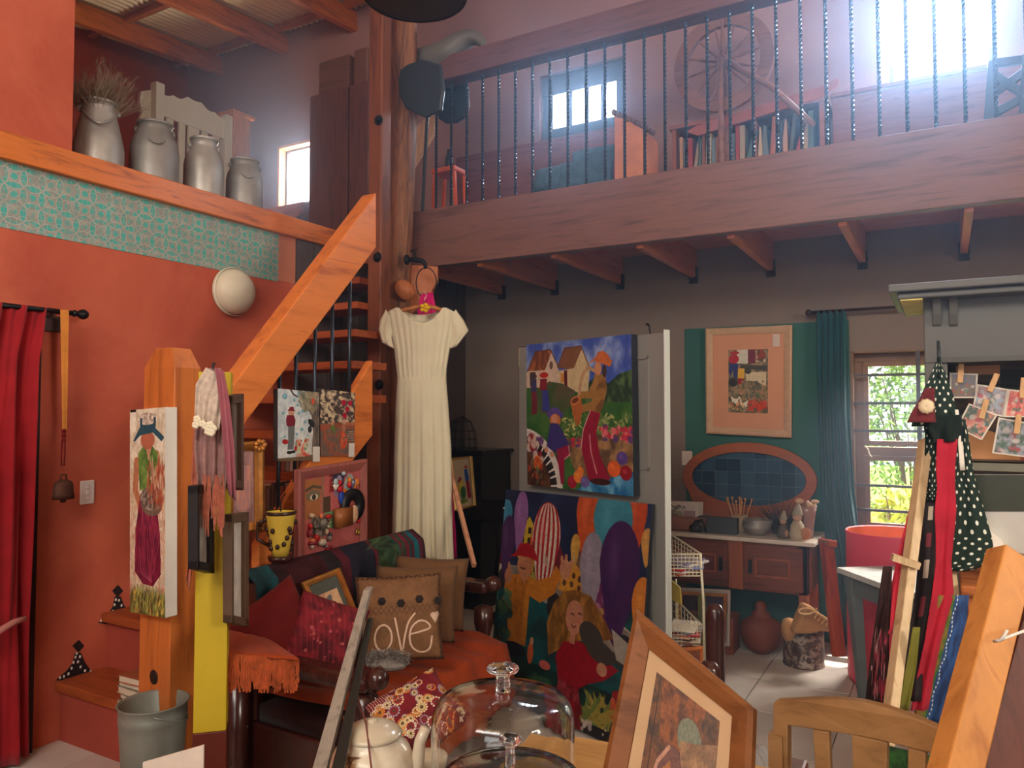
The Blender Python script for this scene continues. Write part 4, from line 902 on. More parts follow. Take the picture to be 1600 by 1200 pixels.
# fringed orange throw over the near arm
ft = root('fringed_throw', (-2.2, 2.16, .4), 'rust orange throw with a long fringe over the near arm of the sofa', 'throw')
mb = MB(); L_ = [pd_(x, y, d) for x, y, d in ((345,958,3.1),(345,985,2.85),(345,1022,2.66))]; R_ = [pd_(x, y, d) for x, y, d in ((385,985,3.05),(425,1003,2.85),(466,1030,2.62))]
sheet(mb, L_, R_, 30, 16, lambda u, v: .008*math.sin(u*21), TOCAM(L_[0])); mb.build('body', ORC, ft, smooth=True, solid=.008)
ORF = cloth('orange_fringe', (168, 80, 42), .95, .3, 30, .4, 200); mb = MB(); rg = random.Random(8)
for k in range(170):
    t = rg.random(); x, y = 345+121*t, 1020+10*t; l_ = rg.uniform(38, 62)*(1-.12*t); mb.tube([pd_(x, y, 2.64), pd_(x+rg.uniform(-4,4), y+l_*.5, 2.63), pd_(x+rg.uniform(-6,6), y+l_, 2.62)], .0032, 4, cap=False)
o = mb.build('fringe', ORF, ft); o['kind'] = 'stuff'
# cushions
def facing(px, py, d, w, h, t, tilt=0, yaw=0, roll=0):
    c = pd_(px, py, d); n = TOCAM(c); n = (Matrix.Rotation(yaw, 3, 'Z') @ n); n.z = tilt; n.normalize()
    ex = V((0,0,1)).cross(n).normalized(); ey = n.cross(ex); R_ = Matrix.Rotation(roll, 3, n); return c, R_ @ ex, R_ @ ey, n, w/2, h/2, t
def cushion(label, px, py, d, w, h, t, m, group='cushions on the sofa', **k):
    c, ex, ey, n, hx, hy, hz = facing(px, py, d, w, h, t, **k)
    r = root('cushion', tuple(c-ey*hy), label, 'cushion', group); pill('cover', c, ex, ey, n, hx, hy, hz, m, r)
    return r, c, ex, ey, n, hx, hy
BRN = cloth('brown_linen', (108, 76, 50), .9, .14, 12, .4, 260)
def stitched(r, c, ex, ey, n, hx, hy, m, step=.022):
    mb = MB(); N = int(2*hx/step); s_ = .006
    for k in range(N*4):
        e, t = divmod(k, N); t = t/N*2-1; a, b_ = ((t,-1),(1,t),(-t,1),(-1,-t))[e]; b_ *= .955; a *= .955
        p = c+ex*(a*hx*.98)+ey*(b_*hy*.98)+n*.012; d_ = (ex+ey)*s_ if k % 2 else (ex-ey)*s_; mb.tube([p-d_, p+d_], .0022, 4)
    return mb.build('stitching', m, r)
DKS = M('dark_stitch', (58, 40, 34), .8)
A = Art(400, 440, (120, 84, 54)); A.cloud(1, (124, 86, 56), (108, 74, 48), 5, 2)
A.rect(0, .40, 1, .415, (120, 80, 50))
for k in range(16):
    x = .03+.062*k; A.line([(x, .34), (x+.062, .43)], .003, (70, 46, 36)); A.line([(x+.062, .34), (x, .43)], .003, (70, 46, 36))
WH_ = (206, 174, 150)
A.curve([(.10,.42),(.07,.62),(.06,.84),(.10,.90),(.18,.88)], .010, WH_)
A.line([(.30+.10*math.cos(t), .70+.15*math.sin(t)) for t in [k*2*PI/24 for k in range(25)]], .011, WH_)
A.line([(.44,.48),(.48,.70),(.52,.92)], .011, WH_); A.curve([(.52,.92),(.55,.72),(.60,.54),(.68,.44)], .011, WH_)
A.curve([(.62,.68),(.72,.66),(.86,.62),(.82,.55),(.73,.53),(.64,.60),(.61,.72),(.64,.84),(.74,.90),(.84,.86),(.88,.72)], .011, WH_)
A.ell(.905, .475, .033, .03, WH_); A.ell(.955, .475, .033, .03, WH_); A.poly([(.873,.485),(.988,.485),(.93,.57)], WH_)
A.brush(.10, 3)
LOVE = printed('love_cushion_print', A.a, .9, .2)
cushion('plain brown linen cushion at the back of the sofa corner', 672, 928, 3.72, .36, .36, .06, BRN, yaw=.1, roll=-.08)
cushion('brown linen cushion between the lettered cushion and the one at the back', 650, 945, 3.52, .38, .36, .06, BRN, yaw=.1, roll=-.04)
r, c, ex, ey, n, hx, hy = cushion('brown cushion lettered love in white with four dark flowers', 624, 966, 3.30, .375, .37, .055, LOVE, yaw=.05, roll=.02, tilt=.15)
stitched(r, c, ex, ey, n, hx, hy, DKS)
for k in range(5):
    p = c+ex*(-.155+.080*k)+ey*(.068+.012*(k % 2))+n*(.058-.016*(k-2)**2/4); mb = MB()
    for j in range(6): mb.sphere(p+ex*(.011*math.cos(j*PI/3))+ey*(.011*math.sin(j*PI/3)), (.007, .007, .007), 8, 5)
    mb.sphere(p+n*.008, .006, 8, 5); mb.build('felt_flower', M('dark_felt', (44, 36, 34), .9), r, smooth=True)
DRED = cloth('dark_red_velvet', (104, 24, 22), .8, .25, 6, .3, 90, .05)
cushion('plain dark red cushion beside the fringed throw', 432, 985, 3.0, .30, .32, .07, DRED, yaw=.4, roll=.5)
A = Art(300, 300, (112, 26, 34)); A.cloud(1, (128, 30, 40), (76, 18, 26), 5, 2)
for k in range(-10, 20): A.line([(k*.08, 0), (k*.08+.4, 1)], .006, (150, 60, 60), .5)
A.dabs(50, 0, 0, 1, 1, .02, [(176,84,84),(150,40,50)], 3)
cushion('wine red patterned cushion in front of the small gold frame', 505, 995, 3.05, .30, .30, .07, printed('wine_pattern', A.a, .9), yaw=.25, roll=-.4)
A = Art(500, 420, (110, 20, 30)); A.cloud(1, (114, 22, 32), (88, 16, 24), 4, 2); rg = random.Random(12)
for k in range(64):
    x, y, r_ = rg.random(), rg.random(), rg.uniform(.03, .07); c_ = [(222,196,150),(206,130,56),(214,200,176),(150,140,150)][k % 4]
    for j in range(12): A.ell(x+r_*math.cos(j*PI/6), y+r_*1.2*math.sin(j*PI/6), r_*.22, r_*.24, c_)
    A.ell(x, y, r_*.8, r_*.95, [(176,110,40),(130,30,40),(190,170,120)][k % 3]); A.ell(x, y, r_*.35, r_*.42, (90, 60, 40))
for k in range(10):
    for j in range(7): A.ell(.02+.03*k, .02+.04*j, .007, .009, (222, 210, 190))
FLOR = printed('red_daisy_fabric', A.a, .85)
fc = root('cushion', tuple(pd_(640, 1130, 2.5)), 'crimson cushion printed with cream and orange daisies at the front of the sofa', 'cushion', 'cushions on the sofa')
c = pd_(648, 1112, 2.55); ex_ = V((rt.x, rt.y, 0))*.82+(FH*.72+V((0,0,.55))).normalized()*.56; nz_ = (V((0,0,1))-FH*.75).normalized(); ey_ = nz_.cross(ex_).normalized(); pill('cover', c, ex_, ey_, nz_, .135, .115, .05, FLOR, fc)
# fluffy grey throw
FUR = M('grey_fluff', (120, 112, 106), .95, 0, .4, 60, 0); mb = MB(); rg = random.Random(3)
for k in range(500):
    x = rg.uniform(566, 640); y = 1038-abs(math.sin((x-560)/28))*10+rg.uniform(-12, 6); p = pd_(x, y, 3.05+rg.uniform(-.04, .04)); d = V((rg.uniform(-1,1), rg.uniform(-1,1), rg.uniform(-.3,1)))*.018; mb.tube([p, p+d*.5+V((0,0,.004)), p+d], .0014, 3, cap=False)
mb.sphere(pd_(603, 1034, 3.08), (.10, .07, .03), 14, 8)
tag(mb.build('fluffy_throw', FUR, smooth=False), 'grey shaggy scarf lying in front of the lettered cushion', 'scarf', kind='stuff')
# small gold frame on the sofa
A = Art(200, 260, (70, 74, 68)); A.rect(.18, .22, .84, .9, (196, 158, 120)); A.cloud(A.mask([(.18,.22),(.84,.22),(.84,.9),(.18,.9)]), (204, 168, 130), (176, 130, 100), 4, 2); A.ell(.42, .38, .16, .07, (96, 96, 104), -30); A.ell(.5, .5, .14, .10, (116, 44, 44)); A.ell(.6, .62, .1, .12, (140, 90, 80)); A.poly([(.3,.9),(.84,.7),(.84,.9)], (54, 66, 44))
q = quad_pd((470,912),(531,888),(566,975),(515,1012), 3.25, 3.32, 3.12, 3.18)
framed(q, 'gold_picture', 'gold framed picture with grey mount leaning among the red cushions', 'picture', printed('bird_print', A.a, .35), GOLD, .024, .02)
# --- dress, hanger, scarf, iron hook
IV = cloth('ivory_crepe', (216, 208, 180), .75, .05, 10, .35, 300, .3)
dr = root('ivory_dress', tuple(pd_(660, 875, 4.75)), 'long ivory short-sleeved dress hanging in front of the log column', 'dress')
DD = 4.78
out = [(484,603,712),(500,606,713),(520,611,708),(545,616,703),(575,619,698),(590,621,697),(640,618,701),(700,616,705),(760,615,706),(820,613,707),(873,612,709)]
def prof(y, k):
    for (a, b_) in zip(out[:-1], out[1:]):
        if y <= b_[0]: t = max(0, (y-a[0])/(b_[0]-a[0])); return lerp(a[k], b_[k], t)
    return out[-1][k]
nrm = TOCAM(pd_(660, 600, DD)); nrm.z = 0
def front(u, v, s_=1):
    a = u*2-1
    top = 482+(s_ > 0)*24*max(0, 1-(abs(a)/.62)**2)+(s_ < 0)*8*max(0, 1-(abs(a)/.6)**2)+6*max(0, abs(a)-.72)*4
    y = lerp(top, 873+3*math.sin(u*9), v); x0, x1 = prof(y, 1), prof(y, 2); x = lerp(x0, x1, u)
    bulge = .055*math.sqrt(max(0, 1-a*a)); vv = max(0, (y-590)/283)
    f = (.016*vv)*math.sin(a*13+1.0*math.sin(vv*3))+.008*vv*math.sin(a*29+1)
    if y < 590: f = .0035*math.sin(a*34)*(1 if abs(a) > .25 else .4)
    if 572 < y < 592: f -= .004
    return pd_(x, y, DD)+nrm*(s_*bulge+f)
mb = MB(); mb.grid(lambda u, v: front(u, 1-v, 1), 90, 90); mb.grid(lambda u, v: front(u, 1-v, -1), 40, 40, flip=True); mb.build('gown', IV, dr, smooth=True, solid=.0015)
for pts in ([(603,484,(612,500)),(594,500,(613,518)),(592,515,(612,530)),(597,535,(616,545))], [(712,484,(700,500)),(724,500,(702,520)),(732,517,(703,532)),(714,541,(701,545))]):
    mb = MB(); Lp = [pd_(a[0], a[1], DD) for a in pts]; Rp = [pd_(a[2][0], a[2][1], DD) for a in pts]
    for s_ in (1, -1): mb.grid(lambda u, v: poly_at(Lp, v).lerp(poly_at(Rp, v), u)+nrm*(s_*.03*math.sin(PI*min(1, u*.8+.1))+.004*math.sin(u*14)), 12, 12)
    mb.build('sleeve', IV, dr, smooth=True, solid=.002)
hg = root('coat_hanger', tuple(pd_(655, 487, DD)), 'wooden coat hanger with a yellow flower carrying the ivory dress', 'hanger')
MB().tube([pd_(x, y, DD-.01) for x, y in ((606,492),(628,485),(650,480),(662,478),(680,481),(698,488),(708,493))], [.008, .012, .014, .014, .014, .012, .008], 10).build('bar', wood('hanger_wood', (176, 108, 50), (140, 80, 34), 'x', .4, knots=0), hg, smooth=True)
MB().tube([pd_(x, y, DD-.02) for x, y in ((662,478),(663,468),(667,462),(664,456),(658,456),(655,461))], .0025, 6).build('hook', M('bright_wire', (190, 180, 176), .3, .8), hg, smooth=True)
mb = MB()
for k in range(5): mb.sphere(pd_(664+5*math.cos(k*1.257), 481+5*math.sin(k*1.257), DD-.05), (.015, .015, .012), 10, 6)
mb.sphere(pd_(664, 481, DD-.065), .009, 8, 6); mb.build('flower', M('yellow_felt', (222, 178, 30), .7), hg, smooth=True)
PK = cloth('magenta_scarf', (206, 26, 110), .8, .15, 20, .3, 200)
ps = root('magenta_scarf', tuple(pd_(668, 505, 4.95)), 'magenta scarf tied through the wire hoop behind the dress', 'scarf')
hang(MB(), [(658,460),(653,480),(651,500),(650,530)], [(676,456),(681,480),(684,500),(688,530)], 4.93, 24, 10, 24, .008).build('cloth', PK, ps, smooth=True, solid=.003)
hang(MB(), [(700,770),(702,830),(703,872)], [(707,770),(712,830),(714,872)], 4.93, 6, 8, 8, .004).build('tail', PK, ps, smooth=True, solid=.003)
hk = root('iron_tap_hook', tuple(pd_(637, 407, 5.2)), 'black iron tap-shaped hook on the log column holding a wire hoop', 'hook')
n_ = TOCAM(pd_(637, 405, 5.2)); MB().lathe([(.001, 0), (.035, 0), (.035, .010), (.014, .016), (.014, .06), (.001, .06)], pd_(635, 406, 5.26), (rt.x*.8, rt.y*.8-.3, 0), 20).build('flange', IRON, hk, smooth=True)
mb = MB().tube([pd_(640, 406, 5.15), pd_(650, 406, 5.12), pd_(660, 408, 5.10), pd_(664, 412, 5.1), pd_(665, 420, 5.1)], [.016, .018, .016, .013, .012], 10); mb.tube([pd_(650, 406, 5.12), pd_(648, 396, 5.12), pd_(644, 391, 5.12)], .008, 8); mb.tube([pd_(641, 393, 5.12), pd_(652, 390, 5.12)], .006, 8); mb.build('tap', IRON, hk, smooth=True)
MB().tube([pd_(666+16*math.cos(t), 442+24*math.sin(t), 5.05) for t in [k*2*PI/28 for k in range(29)]], .004, 6, cap=False).build('hoop', IRON, hk, smooth=True)
# knee brace of the log
kb = root('knee_brace', tuple(pd_(660, 475, 5.45)), 'light orange knee brace with a sawn branch stub under the loft beam', 'brace')
KW = wood('fresh_cut_wood', (186, 108, 60), (150, 80, 44), 'z', .5, knots=0)
MB().prism([pd_(x, y, 5.42) for x, y in ((643,414),(684,416),(684,438),(676,452),(672,468),(640,492),(640,440))], FH*.08).build('brace', KW, kb, bevel=.006)
MB().lathe([(.001, .02), (.055, .015), (.062, 0), (.062, -.06), (.001, -.06)], pd_(632, 453, 5.22), TOCAM(pd_(632, 453, 5.22)), 20, sy=1.25).build('branch_stub', KW, kb, smooth=True)
# leaning plank right of the dress
lp = root('leaning_plank', tuple(pd_(741, 882, 4.4)), 'long thin pale wooden strip leaning beside the dress', 'plank')
MB().beam(pd_(703, 735, 4.9), pd_(741, 884, 4.35), .022, .03, up=(0,0,1)).build('strip', wood('pale_wood', (196, 140, 108), (160, 104, 80), 'z', .5, knots=0), lp)
# --- piano, cage, picture
PB = M('black_piano_lacquer', (22, 18, 20), .18, 0, .1, 4, 0, spec=.6)
pn = root('upright_piano', (-3.1, 5.45, 0), 'old black upright piano against the back wall behind the dress', 'piano')
YP = 5.28; xr2 = py_(752, 760, YP).x; zt = py_(752, 704, YP).z
MB().box((-3.77, YP, .0), (xr2, 5.76, zt-.03)).build('case', PB, pn, bevel=.006); MB().box((-3.78, YP-.03, zt-.03), (xr2+.03, 5.77, zt)).build('lid', PB, pn, bevel=.008)
yk = 4.98; xk = py_(789, 800, yk).x; zk = py_(780, 790, yk).z
MB().box((-3.77, yk, zk-.13), (xk, YP+.01, zk)).build('keyboard_lid', PB, pn, bevel=.02)
MB().lathe([(.001, 0), (.035, 0), (.04, .06), (.028, .12), (.045, .3), (.05, .45), (.03, .55), (.04, .62), (.04, zk-.13)], (xk-.07, yk+.06, 0), (0,0,1), 16).build('leg', PB, pn, smooth=True)
MB().lathe([(.001, 0), (.035, 0), (.04, .06), (.028, .12), (.045, .3), (.05, .45), (.03, .55), (.04, .62), (.04, zk-.13)], (-3.6, yk+.06, 0), (0,0,1), 16).build('leg', PB, pn, smooth=True)
MB().box((-3.7, yk-.0, 0), (-3.5, yk+.28, .05)).box((xk-.2, yk, 0), (xk-.02, yk+.28, .05)).build('toe_block', PB, pn, bevel=.01)
A = Art(200, 300, (196, 178, 146)); A.poly([(.55,.18),(.75,.12),(.85,.2)], (176, 50, 40)); A.poly([(.6,.22),(.78,.2),(.86,.45),(.62,.48)], (40, 84, 150)); A.poly([(.64,.48),(.84,.46),(.9,.85),(.7,.85)], (140, 30, 44)); A.ell(.3, .55, .2, .09, (206, 180, 60), -30); A.ell(.45, .7, .16, .14, (56, 110, 60)); A.ell(.3, .42, .12, .05, (150, 60, 60), -20); A.ell(.4, .88, .3, .05, (120, 140, 60))
q = Quad(py_(704, 716, 5.05), py_(737, 713, 5.05), py_(743, 790, 4.97), py_(712, 799, 4.97))
framed(q, 'piano_picture', 'gold framed picture of a rider in red and blue standing on the piano', 'picture', printed('rider_print', A.a, .4), M('bright_gilt', (226, 186, 110), .35, .5), .016, .02)
cg = root('wire_cage', tuple(py_(722, 704, 5.5)), 'dark wire birdcage standing on the piano lid', 'birdcage'); mb = MB()
cx = py_(722, 704, 5.5); r0 = .13
for k in range(12):
    a_ = k*PI/6; mb.tube([V((cx.x+r0*math.cos(a_), cx.y+r0*math.sin(a_), zt)), V((cx.x+r0*.95*math.cos(a_), cx.y+r0*.95*math.sin(a_), zt+.12)), V((cx.x+r0*.6*math.cos(a_), cx.y+r0*.6*math.sin(a_), zt+.23)), V((cx.x, cx.y, zt+.28))], .0025, 4)
for rr, hh in ((1, .01), (.97, .08), (.9, .15), (.6, .23)): mb.tube([V((cx.x+r0*rr*math.cos(t), cx.y+r0*rr*math.sin(t), zt+hh)) for t in [k*2*PI/24 for k in range(25)]], .0028, 4, cap=False)
mb.build('wire', IRON, cg)
# --- painted yellow jug on the stairs
jc = pd_(438, 868, 3.32); jg = root('spotted_jug', tuple(jc), 'yellow jug with brown spots and black rim behind the blanket', 'jug')
JY = M('yellow_glaze', (214, 184, 70), .3, 0, .05); JB = M('dark_brown_glaze', (58, 34, 24), .3)
h_ = .19; jf = lambda x, y: V((jc.x, jc.y, 0))
MB().lathe([(.001, 0), (.035, 0), (.04, .03), (.05, .10), (.062, .17), (.066, h_), (.060, h_), (.05, .15), (.001, .02)], jc, (0,0,1), 24).build('body', JY, jg, smooth=True)
MB().lathe([(.064, h_-.012), (.069, h_), (.062, h_+.004)], jc, (0,0,1), 24).build('rim', JB, jg, smooth=True)
mb = MB()
for k in range(22):
    a_, z = rg.uniform(0, 2*PI), rg.uniform(.02, .16); r_ = .04+.026*z/.17; mb.sphere(jc+V((r_*math.cos(a_), r_*math.sin(a_), z)), (.010, .010, .012), 8, 5)
mb.build('spots', JB, jg, smooth=True)['kind'] = 'stuff'
jst = root('jug_stand', (jc.x, jc.y, 0), 'slim dark stand behind the sofa back carrying the spotted yellow jug', 'stand'); MB().lathe([(.001, 0), (.09, 0), (.09, .02), (.02, .05), (.018, jc.z-.04), (.05, jc.z-.02), (.055, jc.z-.001), (.001, jc.z-.001)], (jc.x, jc.y, 0), (0,0,1), 20).build('column', LEGW, jst, smooth=True)
MB().tube([jc+rt*(-.055)+V((0,0,.16)), jc+rt*(-.10)+V((0,0,.14)), jc+rt*(-.10)+V((0,0,.07)), jc+rt*(-.045)+V((0,0,.04))], .008, 8).build('handle', JB, jg, smooth=True)
MB().tube([jc+V((0,0,h_)), jc+V((0,0,h_+.05)), jc+rt*.02+V((0,0,h_+.08))], .003, 6).build('stem', IRON, jg)
# books on the treads seen between the bars
rgb = random.Random(9); bcols = [((150,140,132),'grey'),((176,160,150),'pinkish grey'),((120,104,96),'taupe'),((196,186,170),'cream'),((140,90,70),'rust'),((90,84,80),'charcoal'),((170,120,90),'tan')]
ORD = ['first','second','third','fourth','fifth','sixth','seventh','eighth','ninth','tenth','eleventh','twelfth','thirteenth','fourteenth','fifteenth','sixteenth','seventeenth','eighteenth','nineteenth','twentieth','twenty-first','twenty-second','twenty-third','twenty-fourth','twenty-fifth','twenty-sixth','twenty-seventh','twenty-eighth']
for i, (z, y) in enumerate(TR):
    if i not in (3, 4): continue
    for k in range(9):
        x = -3.05+.033*k-.04; hh = rgb.uniform(.14, .18); bc_, bn_ = bcols[(k*3+i) % 7]
        o = MB().box((x, y+.06, z), (x+.026, y+.19, z+hh)).build('tread_book', M('bc%d%d' % (i, k), bc_, .7), bevel=.002)
        tag(o, '%s upright book, %s from the wall in the %s row on the treads' % (bn_, ORD[k], 'lower' if i == 3 else 'upper'), 'book', 'books standing on the stair treads')
# ================================================================== screen with the two big paintings
u_ = V((-.629, .777)); 
def dr_(t, z, off=0.0): return LD((.785+u_.x*t-.777*off)*.93, (3.926+u_.y*t-.629*off)*.93, 1.6+(z-1.6)*.93)   # off > 0 towards the viewer
GD = M('grey_door_paint', (124, 122, 116), .55, 0, .06, 3, .1); GD2 = M('pale_door_edge', (206, 212, 204), .6, 0, .04)
sc = root('grey_door_screen', tuple(dr_(.6, -.12)), 'old grey panelled door standing on end as a display screen for two paintings', 'screen')
def dslab(mb, t0, t1, z0, z1, o0, o1): return mb.hexa([dr_(t1,z0,o0), dr_(t0,z0,o0), dr_(t0,z0,o1), dr_(t1,z0,o1), dr_(t1,z1,o0), dr_(t0,z1,o0), dr_(t0,z1,o1), dr_(t1,z1,o1)])
dslab(MB(), 0, 1.177, -.12, 2.015, -.03, 0).build('leaf', GD, sc, bevel=.003)
dslab(MB(), -.012, -.0005, -.12, 2.03, -.034, .004).build('edge_strip', GD2, sc, bevel=.002)
for (t0, t1, z0, z1) in ((.10,.20,1.30,1.90),(.08,.5,.12,1.05),(.62,1.08,.12,1.05)):
    mb = MB()
    for b_ in ((t0,t1,z0,z0+.015),(t0,t1,z1-.015,z1),(t0,t0+.015,z0,z1),(t1-.015,t1,z0,z1)): dslab(mb, *b_, 0, .008)
    mb.build('moulding', GD, sc)
BKM = M('black_screen_leaf', (26, 26, 28), .6)
s2 = root('black_door_screen', tuple(dr_(1.25, -.12, -.12)), 'narrow black board standing behind the left edge of the grey door', 'screen')
dslab(MB(), 1.10, 1.275, -.12, 2.03, -.12, -.08).build('leaf', BKM, s2); a_ = M('pale_window_reflection', (206, 196, 140), .4)
dslab(MB(), 1.18, 1.27, 1.90, 2.02, -.08, -.075).build('reflection_plate', a_, s2)  # pale plate painted as a bright window reflection
nl = MB().tube([dr_(.09, 2.015, 0), dr_(.09, 2.06, .01)], .004, 6).tube([dr_(.09, 2.06, .01), dr_(.09, 2.065, .03)], .006, 6).build('picture_nail', IRON); tag(nl, 'small dark nail on top of the grey door screen', 'nail')
# saxophone painting
A = Art(560, 600, (70, 100, 60)); A.cloud(1, (60, 88, 176), (150, 172, 216), 4, 2, 1.4, 1, 1, 4)
A.cloud(A.Y > .30, (38, 92, 34), (66, 112, 50), 7, 3); A.cloud(A.mask([(.60,.30),(.72,.24),(.80,.30),(.9,.24),(1,.22),(1,.42),(.6,.42)]), (34, 62, 40), (88, 118, 72), 14, 4, 1.5, 1, 1, 4)
A.poly([(.01,.20),(.10,.055),(.26,.05),(.34,.17),(.34,.20)], (150, 88, 50)); A.cloud(A.mask([(.01,.20),(.10,.055),(.26,.05),(.30,.10),(.22,.19)]), (164, 98, 54), (116, 62, 36), 9, 5, 3, 1, 1, 4)
A.poly([(0,.19),(.20,.19),(.27,.07),(.34,.19),(.34,.31),(0,.31)], (214, 190, 166)); A.ell(.265, .16, .018, .028, (120, 90, 70)); A.rect(.04, .20, .10, .30, (86, 44, 34))
A.poly([(.33,.18),(.40,.05),(.56,.045),(.62,.17),(.50,.20)], (130, 84, 52)); A.poly([(.49,.19),(.57,.06),(.64,.18),(.62,.36),(.34,.33),(.34,.20)], (206, 186, 140)); A.rect(.36, .22, .40, .28, (206, 140, 56)); A.rect(.395, .20, .425, .31, (96, 26, 30)); A.line([(.01,.195),(.10,.055),(.26,.05),(.34,.18)], .004, (96, 56, 30)); A.line([(.33,.18),(.40,.05),(.56,.045),(.63,.18)], .004, (96, 56, 30))
A.cloud(A.mask([(.12,.33),(.24,.27),(.38,.29),(.50,.34),(.44,.46),(.30,.52),(.14,.48)]), (60, 88, 44), (90, 84, 60), 9, 8)
A.ell(.075, .23, .04, .018, (70, 60, 50)); A.poly([(.05,.33),(.11,.33),(.12,.42),(.11,.50),(.05,.50),(.06,.42)], (110, 28, 44)); A.poly([(.05,.25),(.11,.25),(.11,.34),(.05,.34)], (60, 56, 96))
A.ell(.19, .225, .045, .02, (190, 44, 34)); A.poly([(.15,.25),(.22,.25),(.22,.33),(.14,.33)], (130, 30, 40)); A.poly([(.17,.33),(.23,.33),(.25,.48),(.17,.48)], (52, 60, 140))
A.cloud(A.mask([(.38,.66),(1,.60),(1,.90),(.5,.90)]), (170, 130, 84), (90, 70, 50), 10, 5, 1, 1, 1, 3); A.cloud(A.mask([(0,.62),(.18,.66),(.32,.80),(.36,1),(0,1)]), (60, 32, 22), (96, 60, 34), 7, 7)
A.dabs(90, .6, .50, 1, .62, .008, [(196,190,120),(120,140,70),(90,120,60)], 3, 4, .7); A.dabs(40, .72, .58, 1, .66, .018, [(196,44,70),(90,60,120),(230,120,120)], 4, 1.2, .9); A.dabs(16, .46, .66, .56, .71, .014, [(196,44,60),(90,60,120)], 5); A.dabs(60, .38, .5, .55, .64, .006, [(210,190,120),(120,130,70)], 6, 4, .7)
A.cloud(A.mask([(.5,1),(.62,.93),(.80,.90),(1,.85),(1,1)]), (24, 96, 150), (110, 180, 214), 8, 9, 1.5, 1)
arc = lambda r_: [(-.05+r_*math.cos(t), 1.03-r_*1.03*math.sin(t)) for t in [k*PI/2/22 for k in range(24)]]
A.poly(arc(.42)+arc(.305)[::-1], (216, 208, 196)); 
for k in range(34):
    t = .03+k*1.5/34
    if k % 7 in (2, 6): continue
    c1_, c2_ = .36, .31; A.line([(-.05+c1_*math.cos(t), 1.03-c1_*1.03*math.sin(t)), (-.05+c2_*math.cos(t), 1.03-c2_*1.03*math.sin(t))], .008, (24, 22, 24))
A.dabs(20, .02, .66, .16, .82, .03, [(214,190,170),(140,30,40),(100,60,110)], 8); A.ell(.11, .84, .04, .05, (226, 110, 30)); A.dabs(30, .02, .8, .2, .98, .012, [(140,110,80),(96,100,60),(180,60,40)], 9, 2, .7)
A.ell(.30, .50, .085, .03, (86, 66, 140)); A.ell(.30, .475, .05, .025, (90, 70, 146)); A.ell(.30, .54, .055, .045, (196, 116, 60)); A.ell(.295, .53, .03, .03, (206, 140, 110))
A.poly([(.25,.56),(.33,.56),(.44,.70),(.42,.73),(.29,.76),(.21,.72)], (58, 50, 116)); A.poly([(.31,.74),(.43,.70),(.44,.77),(.39,.80),(.38,.97),(.35,.97),(.32,.80)], (148, 26, 62)); A.line([(.43,.71),(.44,.77),(.39,.80)], .005, (206, 150, 150)); A.ell(.205, .745, .02, .02, (206, 140, 110)); A.ell(.265, .775, .02, .02, (206, 140, 110))
A.poly([(.68,.235),(.78,.24),(.79,.34),(.75,.46),(.72,.49),(.63,.47),(.66,.38)], (158, 112, 52)); A.cloud(A.mask([(.68,.235),(.78,.24),(.79,.34),(.75,.46),(.72,.49),(.63,.47),(.66,.38)]), (170, 124, 60), (120, 84, 40), 8, 2)
A.line([(.70,.28),(.64,.37),(.56,.37)], .026, (164, 118, 58)); A.line([(.74,.36),(.66,.44),(.57,.46)], .028, (164, 118, 58))
A.line([(.70,.22),(.62,.19),(.57,.24),(.54,.34),(.53,.40)], .013, (190, 150, 110)); A.poly([(.455,.42),(.55,.37),(.57,.46),(.54,.56),(.51,.575),(.48,.52)], (176, 98, 44)); A.ell(.50, .405, .05, .028, (206, 130, 70), -20); A.ell(.50, .405, .035, .017, (120, 60, 30), -20)
A.poly([(.64,.47),(.73,.49),(.69,.62),(.72,.76),(.81,.91),(.62,.93),(.55,.72),(.57,.60)], (150, 24, 52)); A.line([(.64,.47),(.57,.60),(.55,.72)], .004, (226, 170, 170)); A.line([(.63,.63),(.64,.74),(.69,.88)], .005, (214, 150, 150)); A.ell(.72, .93, .09, .022, (60, 30, 22))
A.ell(.712, .20, .032, .045, (206, 140, 100)); A.poly([(.62,.17),(.70,.12),(.76,.085),(.79,.12),(.84,.155),(.82,.195),(.75,.17),(.68,.15)], (206, 108, 46)); A.ell(.76, .13, .06, .035, (206, 106, 44), 20); A.ell(.77, .22, .02, .04, (70, 50, 30))
for (x, y, r_, c_) in ((.84,.84,.055,(226,96,36)),(.94,.86,.05,(150,26,40)),(.91,.77,.045,(90,66,140)),(.46,.95,.045,(160,24,48)),(.52,.91,.045,(232,126,44)),(.58,.94,.04,(110,92,160)),(.54,.87,.03,(226,120,50))):
    A.ell(x, y, r_, r_*.93, c_); A.ell(x-.01, y-.01, r_*.4, r_*.3, tuple(min(255, v+40) for v in c_), 30, .6)
A.brush(.14, 4, 2, 1)
SAX = printed('saxophone_painting', A.a*.86, .35, .25); DKC = M('near_black_canvas_side', (28, 30, 36), .6)
def dpx(x, y, off):
    o_ = dr_(0, 0, off); n_ = (dr_(0, 0, 1)-dr_(0, 0, 0)); r_ = ray(x, y); return EY+r_*((o_-EY).dot(n_)/r_.dot(n_))
q = Quad(dpx(822,539,.06), dpx(986,522,.06), dpx(990,776,.06), dpx(824,757,.06))
canvas(q, 'saxophone_painting', 'colourful canvas of a saxophone player in an orange hat hung on the grey door', 'painting', SAX, DKC, .045)
